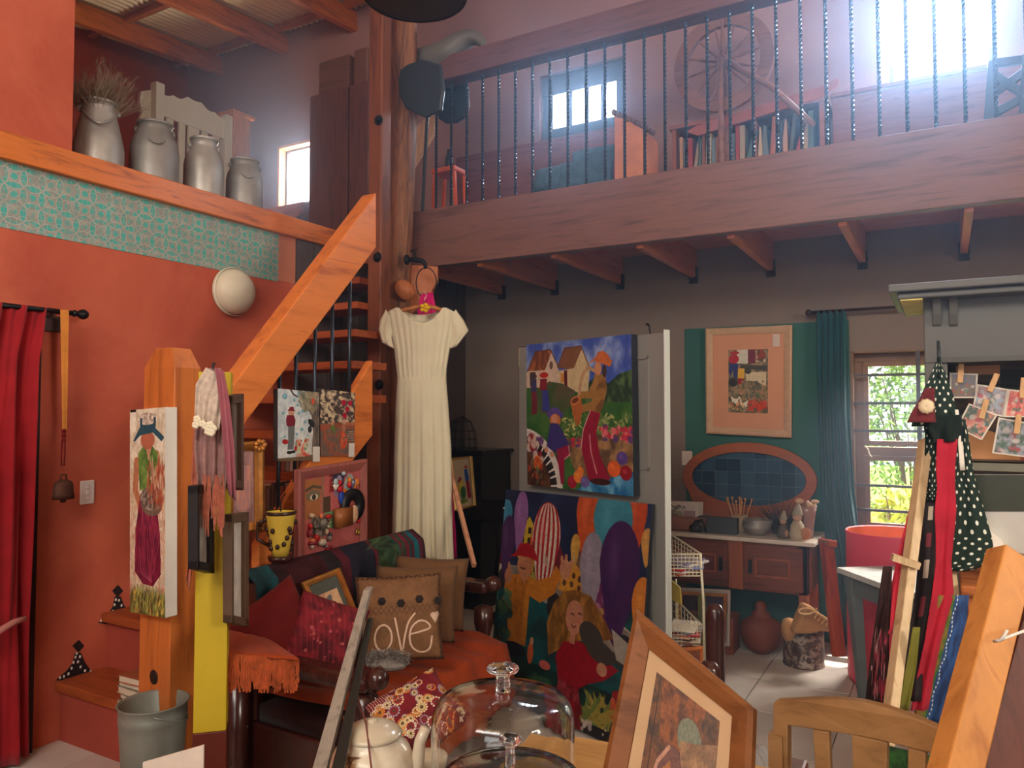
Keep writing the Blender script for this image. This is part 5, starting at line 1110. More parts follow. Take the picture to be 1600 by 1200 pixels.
# balloon painting
A = Art(640, 620, (26, 34, 66)); A.cloud(1, (22, 32, 62), (40, 56, 96), 4, 2); T = lambda x, y: ((x-100)/620, (y-20)/1100)
A.cloud(A.Y > .46, (24, 84, 86), (30, 56, 58), 8, 3, 1, 1, 1, 3.5); A.cloud(A.Y > .8, (28, 62, 50), (20, 40, 34), 8, 4)
A.rect(0, .26, .05, .42, (110, 24, 40)); A.poly([(.03,.40),(.5,.36),(1,.56),(1,.66),(.7,.60),(.45,.44),(0,.48)], (186, 170, 150)); A.cloud(A.mask([(0,.38),(.3,.36),(.6,.44),(1,.56),(1,.68),(.66,.60),(.42,.52),(.3,.50),(.0,.52)]), (196, 180, 160), (130, 116, 106), 7, 5)
for (x, y, a_, b_) in ((.03,.46,.035,.06),(.44,.52,.05,.065),(.30,.44,.03,.02),(.9,.60,.05,.05)): A.ell(x, y, a_, b_, (48, 42, 44))
A.poly([(.14,.33),(.14,.20),(.21,.12),(.28,.20),(.28,.34)], (206, 176, 44)); A.rect(.22, .22, .34, .40, (214, 96, 30)); A.poly([(.33,.30),(.42,.20),(.50,.30),(.52,.40),(.33,.40)], (110, 30, 42)); A.rect(.26, .28, .40, .42, (170, 158, 50))
for (x, y) in ((.17,.19),(.22,.19),(.26,.19),(.17,.24),(.22,.24)): A.rect(x-.012, y-.015, x+.012, y+.015, (50, 40, 36))
for (x, y) in ((.28,.33),(.32,.33),(.28,.37),(.32,.37),(.25,.27),(.28,.27)): A.rect(x-.010, y-.014, x+.010, y+.014, (90, 60, 30))
A.poly([(.48,.34),(.56,.27),(.68,.30),(.70,.44),(.46,.44)], (214, 146, 44)); A.poly([(.52,.28),(.60,.26),(.69,.32),(.62,.34)], (120, 90, 70))
for (x, y) in ((.52,.36),(.56,.36),(.60,.37),(.64,.38),(.50,.40),(.55,.40),(.60,.41)): A.ell(x, y, .012, .014, (90, 60, 40))
A.poly([(.66,.38),(.74,.34),(.84,.38),(.86,.54),(.78,.56),(.68,.44)], (110, 44, 90)); A.poly([(.76,.36),(.86,.38),(.90,.46),(.80,.46)], (206, 160, 60)); A.dabs(20, .68, .38, .86, .54, .02, [(170,110,140),(70,30,60),(196,150,80)], 4)
def balloon(cx, top, rx, ry, c_, stripes=None):
    cy = top+ry*.75; m_ = np.sqrt(((A.X-cx)/(rx*(1-.38*np.clip((A.Y-cy)/ry, -1, 1.1)*((A.Y > cy))) ))**2+((A.Y-cy)/(np.where(A.Y > cy, ry*1.25, ry*.75)))**2); A.put((1-m_)/.04+.5, c_)
    if stripes:
        for k in range(-3, 4): 
            xx = (A.X-cx)/(rx*np.sqrt(np.clip(1-((A.Y-cy)/np.where(A.Y > cy, ry*1.27, ry*.77))**2, .01, 1))); A.put(((m_ < .97)*(np.abs(xx-k*.33) < .085)*(1 if k % 1 == 0 else 0)).astype(np.float32), stripes)
    A.put(np.clip(1.15-np.sqrt(((A.X-cx+rx*.3)/(rx*.35))**2+((A.Y-cy+ry*.1)/(ry*.5))**2), 0, 1)*(m_ < .95), tuple(min(255, v+60) for v in c_), .35)
balloon(.02, .05, .05, .10, (60, 140, 176)); balloon(.14, .0, .055, .16, (150, 100, 160)); balloon(.05, .13, .06, .16, (74, 40, 90)); balloon(.345, .04, .105, .23, (176, 34, 40), (220, 206, 186))
balloon(.63, -.08, .085, .20, (206, 84, 36)); balloon(.92, -.08, .06, .16, (196, 76, 36)); balloon(.78, -.06, .12, .20, (60, 140, 160)); balloon(.67, .15, .075, .20, (150, 140, 156)); balloon(.84, .085, .12, .26, (66, 30, 84))
balloon(.555, .17, .032, .08, (206, 156, 66)); balloon(1.0-.01, .10, .035, .08, (206, 150, 70)); balloon(.985, .30, .06, .15, (214, 126, 40)); A.line([(.975,.52),(.97,.60)], .003, (200,196,190)); A.line([(.555,.27),(.55,.30)], .003, (200,196,190))
A.line([(.36,.30),(.36,.34)], .004, (200, 190, 170))
# man in orange coat, red hat
A.poly([(.10,.42),(.21,.40),(.30,.42),(.40,.39),(.43,.33),(.48,.36),(.44,.46),(.34,.52),(.26,.50),(.26,.74),(.12,.74),(.14,.56),(.08,.62),(.05,.58)], (206, 124, 30)); A.line([(.09,.46),(.07,.60),(.13,.66)], .03, (206, 124, 30)); A.cloud(A.mask([(.13,.43),(.26,.42),(.26,.74),(.12,.74)]), (214, 134, 36), (170, 96, 24), 6, 4, 3, 1)
A.ell(.20, .36, .055, .06, (196, 128, 92)); A.poly([(.16,.40),(.24,.40),(.21,.45)], (196, 128, 92)); A.poly([(.08,.335),(.13,.30),(.15,.26),(.22,.25),(.27,.28),(.31,.335),(.24,.32),(.16,.32)], (176, 24, 34)); A.ell(.50, .34, .04, .045, (200, 136, 100)); A.line([(.48,.33),(.47,.29)], .010, (200, 136, 100)); A.line([(.50,.32),(.50,.28)], .010, (200, 136, 100)); A.line([(.53,.33),(.54,.30)], .010, (200, 136, 100)); A.ell(.08, .43, .03, .04, (196, 128, 92)); A.line([(.08,.42),(.08,.37)], .01, (196, 128, 92)); A.ell(.18, .77, .09, .035, (24, 24, 34)); A.line([(.17,.375),(.19,.38),(.21,.375)], .003, (90,40,30))
# woman in red with guitar
A.poly([(.50,.66),(.58,.63),(.68,.64),(.88,.70),(.80,.76),(.70,.80),(.64,.84),(.66,.90),(.70,1.0),(.50,1.0),(.52,.86),(.48,.74)], (156, 12, 26)); A.cloud(A.mask([(.50,.86),(.65,.86),(.72,1),(.50,1)]), (160, 12, 26), (110, 8, 18), 5, 6, 3, 1); A.cloud(A.mask([(.51,.82),(.65,.84),(.66,.90),(.51,.88)]), (170, 60, 66), (120, 20, 30), 40, 7)
A.poly([(.43,.74),(.40,.60),(.44,.50),(.50,.44),(.58,.42),(.68,.43),(.76,.50),(.84,.58),(.78,.60),(.72,.58),(.68,.62),(.52,.66),(.50,.70)], (158, 104, 36)); A.cloud(A.mask([(.43,.74),(.40,.60),(.44,.50),(.50,.44),(.58,.42),(.68,.43),(.76,.50),(.84,.58),(.78,.60),(.72,.58),(.68,.62),(.52,.66),(.50,.70)]), (176, 120, 44), (120, 76, 24), 18, 3, 2, 1)
A.ell(.585, .54, .058, .075, (200, 132, 100)); A.rect(.565, .59, .60, .655, (200, 132, 100)); A.line([(.56,.53),(.57,.525),(.58,.53)], .003, (90,50,40)); A.line([(.61,.52),(.62,.515),(.63,.52)], .003, (90,50,40)); A.line([(.57,.575),(.585,.585),(.60,.575)], .003, (120,40,40)); A.ell(.61, .55, .015, .015, (206,110,96), 0, .5)
A.ell(.70, .60, .08, .055, (70, 62, 54), 25); A.ell(.76, .65, .09, .045, (70, 62, 54), 10); A.line([(.80,.65),(.98,.67)], .020, (66, 56, 50)); A.ell(.78, .72, .032, .028, (206, 142, 108))
A.poly([(.82,.40+.14),(.92,.58),(.95,.68),(.86,.66)], (170, 162, 150))
for (x, y, c_) in ((.30,.76,(206,90,40)),(.04,.72,(200,80,40)),(.86,.86,(200,84,44))): A.ell(x, y, .022, .05, c_); A.ell(x+.004, y-.055, .014, .018, (206, 146, 110))
A.ell(.88, .80, .03, .02, (150, 30, 34)); A.ell(.41, .79, .04, .02, (206, 96, 84)); A.dabs(70, 0, .5, .12, .98, .02, [(60,120,110),(24,70,80),(90,120,80)], 8); A.dabs(60, .70, .86, .84, 1, .01, [(170,150,60),(110,130,60)], 9, 5); A.dabs(40, .28, .86, .48, .98, .02, [(30,70,60),(60,96,60)], 10)
A.rect(.68, .955, 1, 1, (30, 24, 26)); A.dabs(20, .68, .95, 1, 1, .012, [(206,190,180)], 11); A.brush(.15, 8, 1, 2)
BAL = printed('balloon_painting', A.a*.8, .35, .25)
q = Quad(dr_(1.245, 1.114, .05), dr_(.046, 1.131, .05), dr_(.046-.0, -.10, .19), dr_(1.245, -.10, .19))
canvas(q, 'balloon_painting', 'large night canvas of balloons with a woman in red, leaning against the grey door', 'painting', BAL, DKC, .025)
# ================================================================== back wall right of the screen
p = py_(1074, 716, YB); sw2 = root('light_switch', tuple(p), 'single white light switch on the grey back wall beside the oval panel', 'switch')
MB().box((p.x-.042, YB-.013, p.z-.056), (p.x+.042, YB-.001, p.z+.056)).build('plate', SWM, sw2, bevel=.006); MB().box((p.x-.012, YB-.018, p.z-.02), (p.x+.012, YB-.012, p.z+.02)).build('rocker', SWM, sw2, bevel=.002)
# framed farm print
A = Art(300, 440, (120, 110, 84)); A.cloud(1, (150, 130, 100), (90, 88, 70), 8, 2, 1, 1.4, 1, 4); A.rect(.22, 0, .52, .22, (206, 200, 182)); A.rect(.50, 0, .68, .22, (110, 44, 62)); A.rect(.70, .02, .95, .2, (190, 170, 150)); A.dabs(20, .72, .02, .95, .2, .05, [(150,60,50),(90,70,60)], 3)
A.ell(.14, .15, .13, .07, (176, 34, 50)); A.ell(.16, .05, .12, .025, (170, 44, 50)); A.poly([(.02,.22),(.26,.22),(.22,.46),(.14,.44),(.12,.30),(.06,.44),(.02,.36)], (46, 56, 110)); A.poly([(.30,.24),(.96,.26),(1,.34),(.3,.3)], (74, 68, 64)); A.poly([(.44,.36),(.95,.36),(.95,.58),(.7,.5),(.46,.5)], (206, 190, 156))
A.poly([(.25,.30),(.40,.30),(.40,.46),(.24,.46)], (214, 170, 50)); A.rect(.24, .46, .38, .55, (150, 34, 34)); A.poly([(.28,.55),(.36,.55),(.35,.72),(.30,.72)], (206, 140, 96)); A.ell(.12, .52, .12, .07, (50, 50, 52)); A.ell(.5, .34, .08, .05, (60, 62, 60))
A.dabs(120, .3, .5, 1, .85, .03, [(110,116,80),(150,110,80),(90,96,90),(176,130,90)], 6); A.poly([(.06,.74),(.14,.78),(.26,.78),(.22,.87),(.10,.84)], (226, 222, 208)); A.ell(.28, .77, .03, .02, (226,222,208)); A.poly([(.30,.76),(.36,.86),(.50,.80),(.48,.90),(.36,.92),(.30,.86)], (226, 222, 208)); A.dabs(60, .5, .82, .98, .95, .035, [(206,70,44),(190,60,40)], 7); A.dabs(30, .02, .84, .5, .98, .03, [(200,80,60),(96,110,70),(220,170,110)], 9); A.brush(.1, 2)
FARM = printed('farm_print', A.a, .3)
q = Quad(*[py_(x, y, YB-.035) for x, y in ((1103,514),(1238,508),(1237,684),(1104,677))])
PINKM = M('apricot_mount', (206, 146, 110), .6, 0, .03, 3, .05); BGE = M('beige_textured_frame', (196, 162, 130), .6, 0, .12, 40, .4, 120)
r = framed(q, 'framed_print', 'framed farmyard print with white geese and apricot mount on the teal wall panel', 'picture', FARM, BGE, .052, .022, PINKM, .115)
mb = MB(); q.slab(mb, q.W-.135, .06, q.W-.085, .15, .004, .006); mb.build('price_tag', M('pale_tag', (206, 190, 178), .7), r)
# curtain rod and teal curtain
ROD2 = M('brown_iron_rod', (60, 40, 36), .5, .3)
rr = root('curtain_rod', tuple(py_(1350, 482, YB-.1)), 'dark brown curtain rod over the garden window', 'curtain rod'); a, b = py_(1268, 488, YB-.1), py_(1560, 470, YB-.1); zr2 = a.z
MB().tube([a, V((b.x, b.y, zr2))], .011, 10).build('pole', ROD2, rr, smooth=True); MB().sphere(a+V((-.02,0,0)), .022, 12, 8).build('finial', ROD2, rr, smooth=True)
for xx in (-.80, .5): MB().tube([V((xx, YB-.1, zr2)), V((xx, YB-.005, zr2))], .008, 8).build('bracket', ROD2, rr)
TEALC = cloth('teal_velvet', (28, 78, 86), .75, .15, 8, .2, 90, .2)
tc_ = root('teal_curtain', tuple(py_(1310, 1000, YB-.1)), 'teal velvet curtain drawn to the left side of the garden window', 'curtain')
L_ = [py_(x, y, YB-.1) for x, y in ((1276,487),(1279,650),(1284,800),(1300,900),(1310,1010))]; R_ = [py_(x, y, YB-.1) for x, y in ((1322,484),(1326,650),(1334,760),(1341,830),(1342,1010))]
for P_ in (L_, R_): P_[-1].z = .02; P_[0].z = zr2+.005
sheet(MB(), L_, R_, 70, 30, lambda u, v: .022*math.sin(u*30+math.sin(v*4))*(.5+.5*min(1, v*4)), (0, -1, 0)).build('panel', TEALC, tc_, smooth=True, solid=.005) if False else None
mb = MB(); sheet(mb, L_, R_, 70, 30, lambda u, v: .022*math.sin(u*30+math.sin(v*4))*(.5+.5*min(1, v*4)), (0, -1, 0)); mb.build('panel', TEALC, tc_, smooth=True, solid=.005)
# ---- dresser
DW = wood('dresser_mahogany', (116, 58, 34), (86, 38, 22), 'x', .35, 2.5, knots=0); DW2 = wood('dresser_stile_wood', (156, 84, 48), (124, 60, 36), 'z', .35, 3, knots=0)
YD = 5.26; xr_ = py_(1262, 870, YD).x; xl_ = -2.05; ztop = .765
ds = root('sideboard', ((xr_+xl_)/2, 5.5, 0), 'reddish wooden sideboard with a white top below the teal wall panel', 'sideboard')
MBL = M('white_marble_top', (214, 202, 188), .3, 0, .08, 6, .05); MB().box((xl_-.03, YD-.03, ztop-.028), (xr_+.05, YB-.03, ztop)).build('counter', MBL, ds, bevel=.006)
zb_ = py_(1200, 925, YD).z
MB().box((xl_, YD, zb_), (xr_, YB-.05, ztop-.028)).build('carcass', DW, ds, bevel=.004)
for xx in (xl_+.03, xr_-.03):
    for yy in (YD+.03, YB-.09): MB().box((xx-.03, yy-.03, 0), (xx+.03, yy+.03, ztop-.028)).build('leg', DW2, ds, bevel=.004)
xs2 = [py_(x, 870, YD).x for x in (1081, 1139, 1161, 1250)]
MB().box((xs2[1], YD-.008, zb_), (xs2[2], YD, ztop-.03)).build('stile', DW2, ds)
for (a_, b_) in ((xs2[0]-.25, xs2[1]-.005), (xs2[2]+.005, xs2[3]+.02)):
    d_ = MB().box((a_, YD-.018, zb_+.02), (b_, YD, ztop-.05)).build('door', DW, ds, bevel=.003)
    i_ = .075; mb = MB()
    for q4 in ((a_+i_, zb_+.02+i_, b_-i_, zb_+.035+i_), (a_+i_, ztop-.065-i_, b_-i_, ztop-.05-i_), (a_+i_, zb_+.02+i_, a_+i_+.015, ztop-.05-i_), (b_-i_-.015, zb_+.02+i_, b_-i_, ztop-.05-i_)): mb.box((q4[0], YD-.026, q4[1]), (q4[2], YD-.018, q4[3]))
    mb.build('moulding', DW2, d_, bevel=.003)
for xx in (xs2[1]-.05, xs2[2]+.05): MB().box((xx-.012, YD-.03, .53), (xx+.012, YD-.018, .62)).build('handle', IRON, ds, bevel=.003)
# oval panel of blue tiles in a wooden frame
c = py_(1168, 748, YB-.07); ox, oz = (py_(1262,748,YB-.07).x-py_(1084,748,YB-.07).x)/2, (py_(1168,706,YB-.07).z-py_(1168,789,YB-.07).z)/2
op = root('oval_tile_panel', (c.x, YB-.06, ztop), 'oval wooden frame filled with blue square tiles standing on the sideboard', 'tile panel')
FRW = wood('oval_frame_wood', (160, 86, 48), (128, 64, 36), 'x', .4, 3, knots=0)
yf = YB-.09; N = 72; inner = [V((c.x+ox*math.cos(2*PI*k/N), yf, c.z+oz*math.sin(2*PI*k/N))) for k in range(N)]; wid = .072
def outer_pt(k):
    t = 2*PI*k/N; x = c.x+(ox+wid)*math.cos(t); z = c.z+(oz+wid)*math.sin(t)
    if math.sin(t) < -.45: x = c.x+(ox+wid)*math.cos(t)*(1+.25*(-math.sin(t)-.45)); z = max(ztop+.002, z-.25*(-math.sin(t)-.45)*1.6)
    return V((x, yf, z))
outer_ = [outer_pt(k) for k in range(N)]; mb = MB(); e = V((0, .035, 0))
vs = inner+outer_+[p+e for p in inner]+[p+e for p in outer_]; fs = []
for k in range(N):
    j = (k+1) % N; fs += [(k, j, N+j, N+k), (2*N+k, 3*N+k, 3*N+j, 2*N+j), (k, 2*N+k, 2*N+j, j), (N+k, N+j, 3*N+j, 3*N+k)]
mb.add(vs, fs); mb.build('frame', FRW, op, bevel=.004)
BT = []
for k, cc in enumerate(((44, 70, 96), (54, 84, 110), (38, 60, 84), (62, 92, 116))): BT.append(M('blue_glazed_tile_%d' % k, cc, .12, 0, .08, 6, .05, 30, spec=.6))
ts = .096; tr_r = random.Random(2)
def clip_ell(sq, rx, rz):
    out_ = sq
    for k in range(40):
        t = 2*PI*k/40; nx, nz = math.cos(t)/rx, math.sin(t)/rz; new = []
        for a_, b_ in zip(out_, out_[1:]+out_[:1]):
            fa, fb_ = 1-(a_[0]*nx+a_[1]*nz), 1-(b_[0]*nx+b_[1]*nz)
            if fa >= 0: new.append(a_)
            if (fa >= 0) != (fb_ >= 0): f_ = fa/(fa-fb_); new.append((a_[0]+(b_[0]-a_[0])*f_, a_[1]+(b_[1]-a_[1])*f_))
        out_ = new
        if len(out_) < 3: return []
    return out_
MB().prism([V((c.x+(ox+.03)*math.cos(2*PI*k/48), yf+.030, c.z+(oz+.03)*math.sin(2*PI*k/48))) for k in range(48)], (0, .006, 0)).build('backing', M('tile_grout', (120,140,150), .8), op)
for i in range(-7, 8):
    for j in range(-4, 5):
        x, z = i*ts, j*ts; g_ = ts/2-.002; pl_ = clip_ell([(x-g_, z-g_), (x+g_, z-g_), (x+g_, z+g_), (x-g_, z+g_)], ox+.03, oz+.03)
        if len(pl_) > 2: MB().prism([V((c.x+a_, yf+.022, c.z+b_)) for a_, b_ in pl_], (0, .008, 0)).build('tile', tr_r.choice(BT), op)
# things on the sideboard
def ons(x, y=None, Y=5.42): p = py_(x, 840, Y); return V((p.x, Y, ztop))
p = ons(1072, Y=5.36); bx_ = root('card_box', tuple(p), 'open wooden box of printed cards on the left end of the sideboard', 'box')
PB2 = wood('pinkish_box_wood', (150, 96, 74), (120, 74, 58), 'x', .5, knots=0)
mb = MB().box((p.x-.16, p.y-.05, ztop), (p.x+.16, p.y-.04, ztop+.10)).box((p.x-.16, p.y+.08, ztop), (p.x+.16, p.y+.09, ztop+.12)).box((p.x-.16, p.y-.05, ztop), (p.x-.15, p.y+.09, ztop+.10)).box((p.x+.15, p.y-.05, ztop), (p.x+.16, p.y+.09, ztop+.10)).box((p.x-.16, p.y-.05, ztop), (p.x+.16, p.y+.09, ztop+.01)); mb.build('body', PB2, bx_, bevel=.002)
A = Art(200, 120, (214, 206, 196)); A.rect(.08, .1, .92, .9, (206, 198, 190)); A.dabs(30, .1, .3, .5, .9, .06, [(150,150,120),(120,110,100)], 3); A.rect(.55, .3, .9, .8, (160, 130, 140)); A.dabs(30, .1, .1, .6, .25, .02, [(90,90,90)], 4)
CARD = printed('card_print', A.a, .2)
for k in range(6):
    q = Quad(V((p.x-.14, p.y-.03+.017*k, ztop+.195)), V((p.x+.10+.002*k, p.y-.03+.017*k, ztop+.20)), V((p.x+.10, p.y-.03+.017*k, ztop+.012)), V((p.x-.14, p.y-.03+.017*k, ztop+.012))); mb = MB(); q.slab(mb, 0, 0, q.W, q.H, -.003, 0); q.face(mb, 0, 0, q.W, q.H, .0005, 1); mb.build('card', [WHT, CARD], bx_)
p = ons(1120, Y=5.36); tb = MB().hexa([V((p.x-.17,p.y-.06,ztop)), V((p.x+.15,p.y-.06,ztop)), V((p.x+.15,p.y+.0,ztop)), V((p.x-.17,p.y+.0,ztop)), V((p.x-.13,p.y-.03,ztop+.11)), V((p.x+.15,p.y-.03,ztop+.11)), V((p.x+.15,p.y+.02,ztop+.11)), V((p.x-.13,p.y+.02,ztop+.11))]).build('slate_box', M('slate_grey', (58, 62, 66), .6), bevel=.003); tag(tb, 'dark slate grey box lying on the middle of the sideboard', 'box')
p = ons(1092, Y=5.3); hn = MB().tube([p+V((-.05,0,.02)), p+V((-.02,0,.07)), p+V((.02,0,.085)), p+V((.04,0,.05)), p+V((.05,0,.0))], [.014,.016,.014,.010,.006], 8).sphere(p+V((-.02, 0, .03)), (.05, .03, .03), 12, 8).build('dark_figurine', M('dark_glossy_wood', (40, 30, 28), .2), smooth=True); tag(hn, 'small glossy black figurine in front of the card box', 'figurine')
p = ons(1156, Y=5.46); bp = root('brush_pot', tuple(p), 'beige woven pot full of wooden brushes on the sideboard', 'pot')
CLAY = M('beige_pot', (176, 150, 120), .7, 0, .1, 30, .4)
MB().lathe([(.001, 0), (.05, 0), (.055, .06), (.056, .12), (.050, .12), (.048, .02), (.001, .02)], p, (0,0,1), 20).build('body', CLAY, bp, smooth=True)
rg = random.Random(6)
for k in range(10):
    a_ = rg.uniform(0, 6.28); q_ = p+V((.085*math.cos(a_), .05*math.sin(a_), rg.uniform(.20, .24))); o_ = p+V((.03*math.cos(a_), .03*math.sin(a_), .06))
    MB().tube([o_, q_], .004, 6).sphere(q_, (.009, .009, .012), 8, 6).build('brush', M('brush_%d' % k, (206, 150, 96), .5), bp, smooth=True)
p = ons(1183, Y=5.40); bw = root('tin_bowls', tuple(p), 'stack of dull tin bowls on the sideboard right of the brush pot', 'bowl')
for k in range(3): MB().lathe([(.001, .0), (.05, 0), (.085, .035), (.10, .07), (.096, .07), (.08, .035), (.048, .006), (.001, .006)], p+V((.004*k, 0, .018*k)), (0,0,1), 28).build('bowl', TIN, bw, smooth=True)
p = ons(1222, Y=5.52); bs = MB(); rg = random.Random(11)
for k in range(150):
    d = V((rg.uniform(-1,1), rg.uniform(-.8,.8), rg.uniform(.1,1.6))).normalized()*rg.uniform(.10, .26); b0v = p+V((rg.uniform(-.05,.05), rg.uniform(-.05,.05), .02)); bs.tube([b0v, b0v+d*.5+V((0,0,.02)), b0v+d], [.003, .002, .001], 4, cap=False)
bs.lathe([(.001,0),(.06,0),(.07,.06),(.05,.10),(.001,.1)], p, (0,0,1), 16); tag(bs.build('dark_plant', M('dark_dry_plant', (40, 32, 28), .9), smooth=False), 'dark dried grass bunch in a small pot behind the gnomes', 'dried plant')
def gnome(px, Y, s_, lab, cc):
    p = ons(px, Y=Y); r = root('gnome_figurine', tuple(p), lab, 'figurine', 'garden figurines on the sideboard')
    MB().lathe([(.001, 0), (.045*s_, 0), (.05*s_, .03*s_), (.04*s_, .09*s_), (.022*s_, .12*s_), (.001, .12*s_)], p, (0,0,1), 18).build('body', M('gn'+lab[:9], cc, .6), r, smooth=True)
    MB().sphere(p+V((0, -.006, .14*s_)), .028*s_, 14, 10).build('head', M('gn_skin'+lab[:6], (196, 150, 120), .6), r, smooth=True)
    MB().lathe([(.034*s_, 0), (.030*s_, .02*s_), (.018*s_, .05*s_), (.004, .075*s_), (.001, .078*s_)], p+V((.0, 0, .155*s_)), (.1,0,1), 18).build('hat', M('gn_hat'+lab[:6], (150, 140, 116), .7), r, smooth=True)
    MB().sphere(p+V((.035*s_, -.03, .045*s_)), (.018*s_, .014, .03*s_), 10, 8).build('arm', M('gn_arm'+lab[:6], (170, 130, 96), .7), r, smooth=True)
gnome(1224, 5.34, .8, 'smaller dark gnome figurine beside the dried grass', (90, 76, 66)); gnome(1246, 5.32, 1.05, 'larger pale gnome figurine with a tall hat in front of the glass vase', (176, 158, 130))
p = ons(1259, Y=5.30); dk = MB().sphere(p+V((0, -.01, .045)), (.035, .012, .04), 16, 10).build('round_medallion', M('amber_wood', (176, 104, 50), .4), smooth=True); tag(dk, 'small round amber wood disc leaning by the glass vase', 'disc')
p = ons(1262, Y=5.44); gv = root('glass_vase', tuple(p), 'tapered glass vase filled with shells at the right end of the sideboard', 'vase')
VG = M('pinkish_glass', (150, 116, 108), .15, 0, .15, 10, .1, 40, .6)
MB().lathe([(.001, 0), (.035, 0), (.042, .08), (.055, .17), (.062, .21), (.056, .21), (.001, .18)], p, (0,0,1), 24).build('body', VG, gv, smooth=True)
mb = MB()
for k in range(9): mb.sphere(p+V((rg.uniform(-.05,.05), rg.uniform(-.04,.04), rg.uniform(.20,.26))), (rg.uniform(.014,.03), .02, rg.uniform(.012,.022)), 10, 7)
mb.build('shell', M('cream_shell', (214, 178, 146), .5), gv, smooth=True)
# tall red framed picture leaning at the right end
q = Quad(pd_(1277,848,4.72), pd_(1303,852,4.45), pd_(1318,1022,4.28), pd_(1302,1035,4.5))
ed = root('leaning_mirror', tuple(pd_(1308, 1035, 4.4)), 'tall red-brown framed mirror leaning edge-on against the sideboard', 'mirror')
REDW = wood('red_varnished_wood', (170, 70, 38), (130, 46, 28), 'z', .2, knots=0, spec=.6)
a1, a2, b1, b2 = pd_(1281, 845, 4.70), pd_(1299, 858, 4.45), pd_(1304, 1032, 4.62), pd_(1319, 1000, 4.35)
MB().beam(pd_(1291, 848, 4.62), pd_(1311, 1026, 4.46), .075, .045, up=rt*.3-FH).build('frame', REDW, ed, bevel=.008)
MB().beam(pd_(1286, 850, 4.70), pd_(1305, 1024, 4.54), .03, .02, up=rt*.3-FH).build('glass_edge', M('silver_edge', (150,140,136), .2, .8), ed)
MB().beam(pd_(1284, 846, 4.72), pd_(1302, 850, 4.5), .05, .04).build('top_rail', REDW, ed, bevel=.008)
# things under the sideboard
TCT = M('terracotta', (128, 60, 36), .6, 0, .15, 4, .3); p = pz_(1187, 1022, 0)
tp = root('terracotta_pot', (p.x, p.y+.05, 0), 'round lidded terracotta pot on the floor under the sideboard', 'pot'); c = V((p.x, p.y+.05, 0)); s_ = 4.93/FPX
MB().lathe([(.001, 0), (14*s_, 0), (27*s_, 12*s_), (34*s_, 30*s_), (30*s_, 48*s_), (16*s_, 56*s_), (14*s_, 58*s_), (.001, 57*s_)], c, (0,0,1), 32).build('body', TCT, tp, smooth=True)
MB().lathe([(15*s_, 57*s_), (14*s_, 63*s_), (8*s_, 68*s_), (9*s_, 76*s_), (5*s_, 81*s_), (.001, 82*s_)], c, (0,0,1), 24).build('lid', TCT, tp, smooth=True)
m, nt, b, L = nm('mottled_rusty_tin'); v = mapping(nt); n1 = noise(nt, v, 22, 8, .75, .6); L(ramp(nt, n1, [(.42, lin((74, 54, 50))), (.5, lin((96, 74, 66))), (.56, lin((170, 156, 144)))]), b.inputs['Base Color']); b.inputs['Roughness'].default_value = .45; b.inputs['Metallic'].default_value = .4; MOT = m
p = pz_(1251, 1046, 0); c = V((p.x, p.y+.12, 0)); d_ = 4.85; s_ = d_/FPX
tn = root('rusty_tin_drum', tuple(c), 'mottled rusty round tin holding tan slippers in front of the sideboard', 'tin'); R0 = 31*s_; Hh = 62*s_
MB().lathe([(.001, 0), (R0, 0), (R0, .01), (R0*.98, .02), (R0*.98, Hh*.8), (R0*1.0, Hh*.82), (R0*.98, Hh*.84), (R0*.98, Hh), (R0*1.01, Hh), (R0*.95, Hh), (R0*.94, .03), (.001, .02)], c, (0,0,1), 36).build('drum', MOT, tn, smooth=True)
TAN = cloth('tan_suede', (186, 138, 92), .85, .12, 10, .2)
for (x, y, lab, gx) in ((1232, 982, 'plain tan felt slipper at the left of the rusty tin', 0), (1262, 975, 'laced tan slipper tilted out of the rusty tin', 1)):
    r = root('slipper', tuple(pd_(x, y+12, 4.72)), lab, 'slipper', 'tan slippers in the rusty tin')
    if gx == 0: pts = [pd_(1236, 1000, 4.85), pd_(1234, 985, 4.82), pd_(1231, 966, 4.8)]; rr_ = [.05, .055, .045]
    else: pts = [pd_(1250, 1002, 4.72), pd_(1256, 975, 4.68), pd_(1270, 972, 4.62), pd_(1290, 980, 4.6), pd_(1300, 984, 4.6)]; rr_ = [.045, .078, .07, .045, .03]
    if gx == 0: MB().tube(pts, rr_, 16).build('upper', TAN, r, smooth=True, sub=1)
    else: MB().prism([pd_(a_, b_, 4.64) for a_, b_ in ((1241,992),(1252,962),(1260,945),(1272,950),(1284,960),(1300,970),(1307,980),(1303,990),(1285,987),(1268,991))], FH*.11).build('upper', TAN, r, bevel=.022)
    if gx:
        mb = MB(); mb.tube([pd_(1256+10*math.cos(t)*1.4+6, 950+7*math.sin(t)+(t*1.6), 4.56) for t in [k*.4 for k in range(17)]], .006, 6); mb.build('lace', M('cream_lace_cord', (222, 180, 130), .8), r, smooth=True)
        mb = MB()
        for k in range(5): mb.tube([pd_(1266+6*k, 952+4*k, 4.58), pd_(1278+6*k, 958+4*k, 4.55), pd_(1272+6*k, 966+4*k, 4.56)], .005, 6)
        mb.build('lace_loop', M('cream_lace_cord2', (222, 180, 130), .8), r, smooth=True)
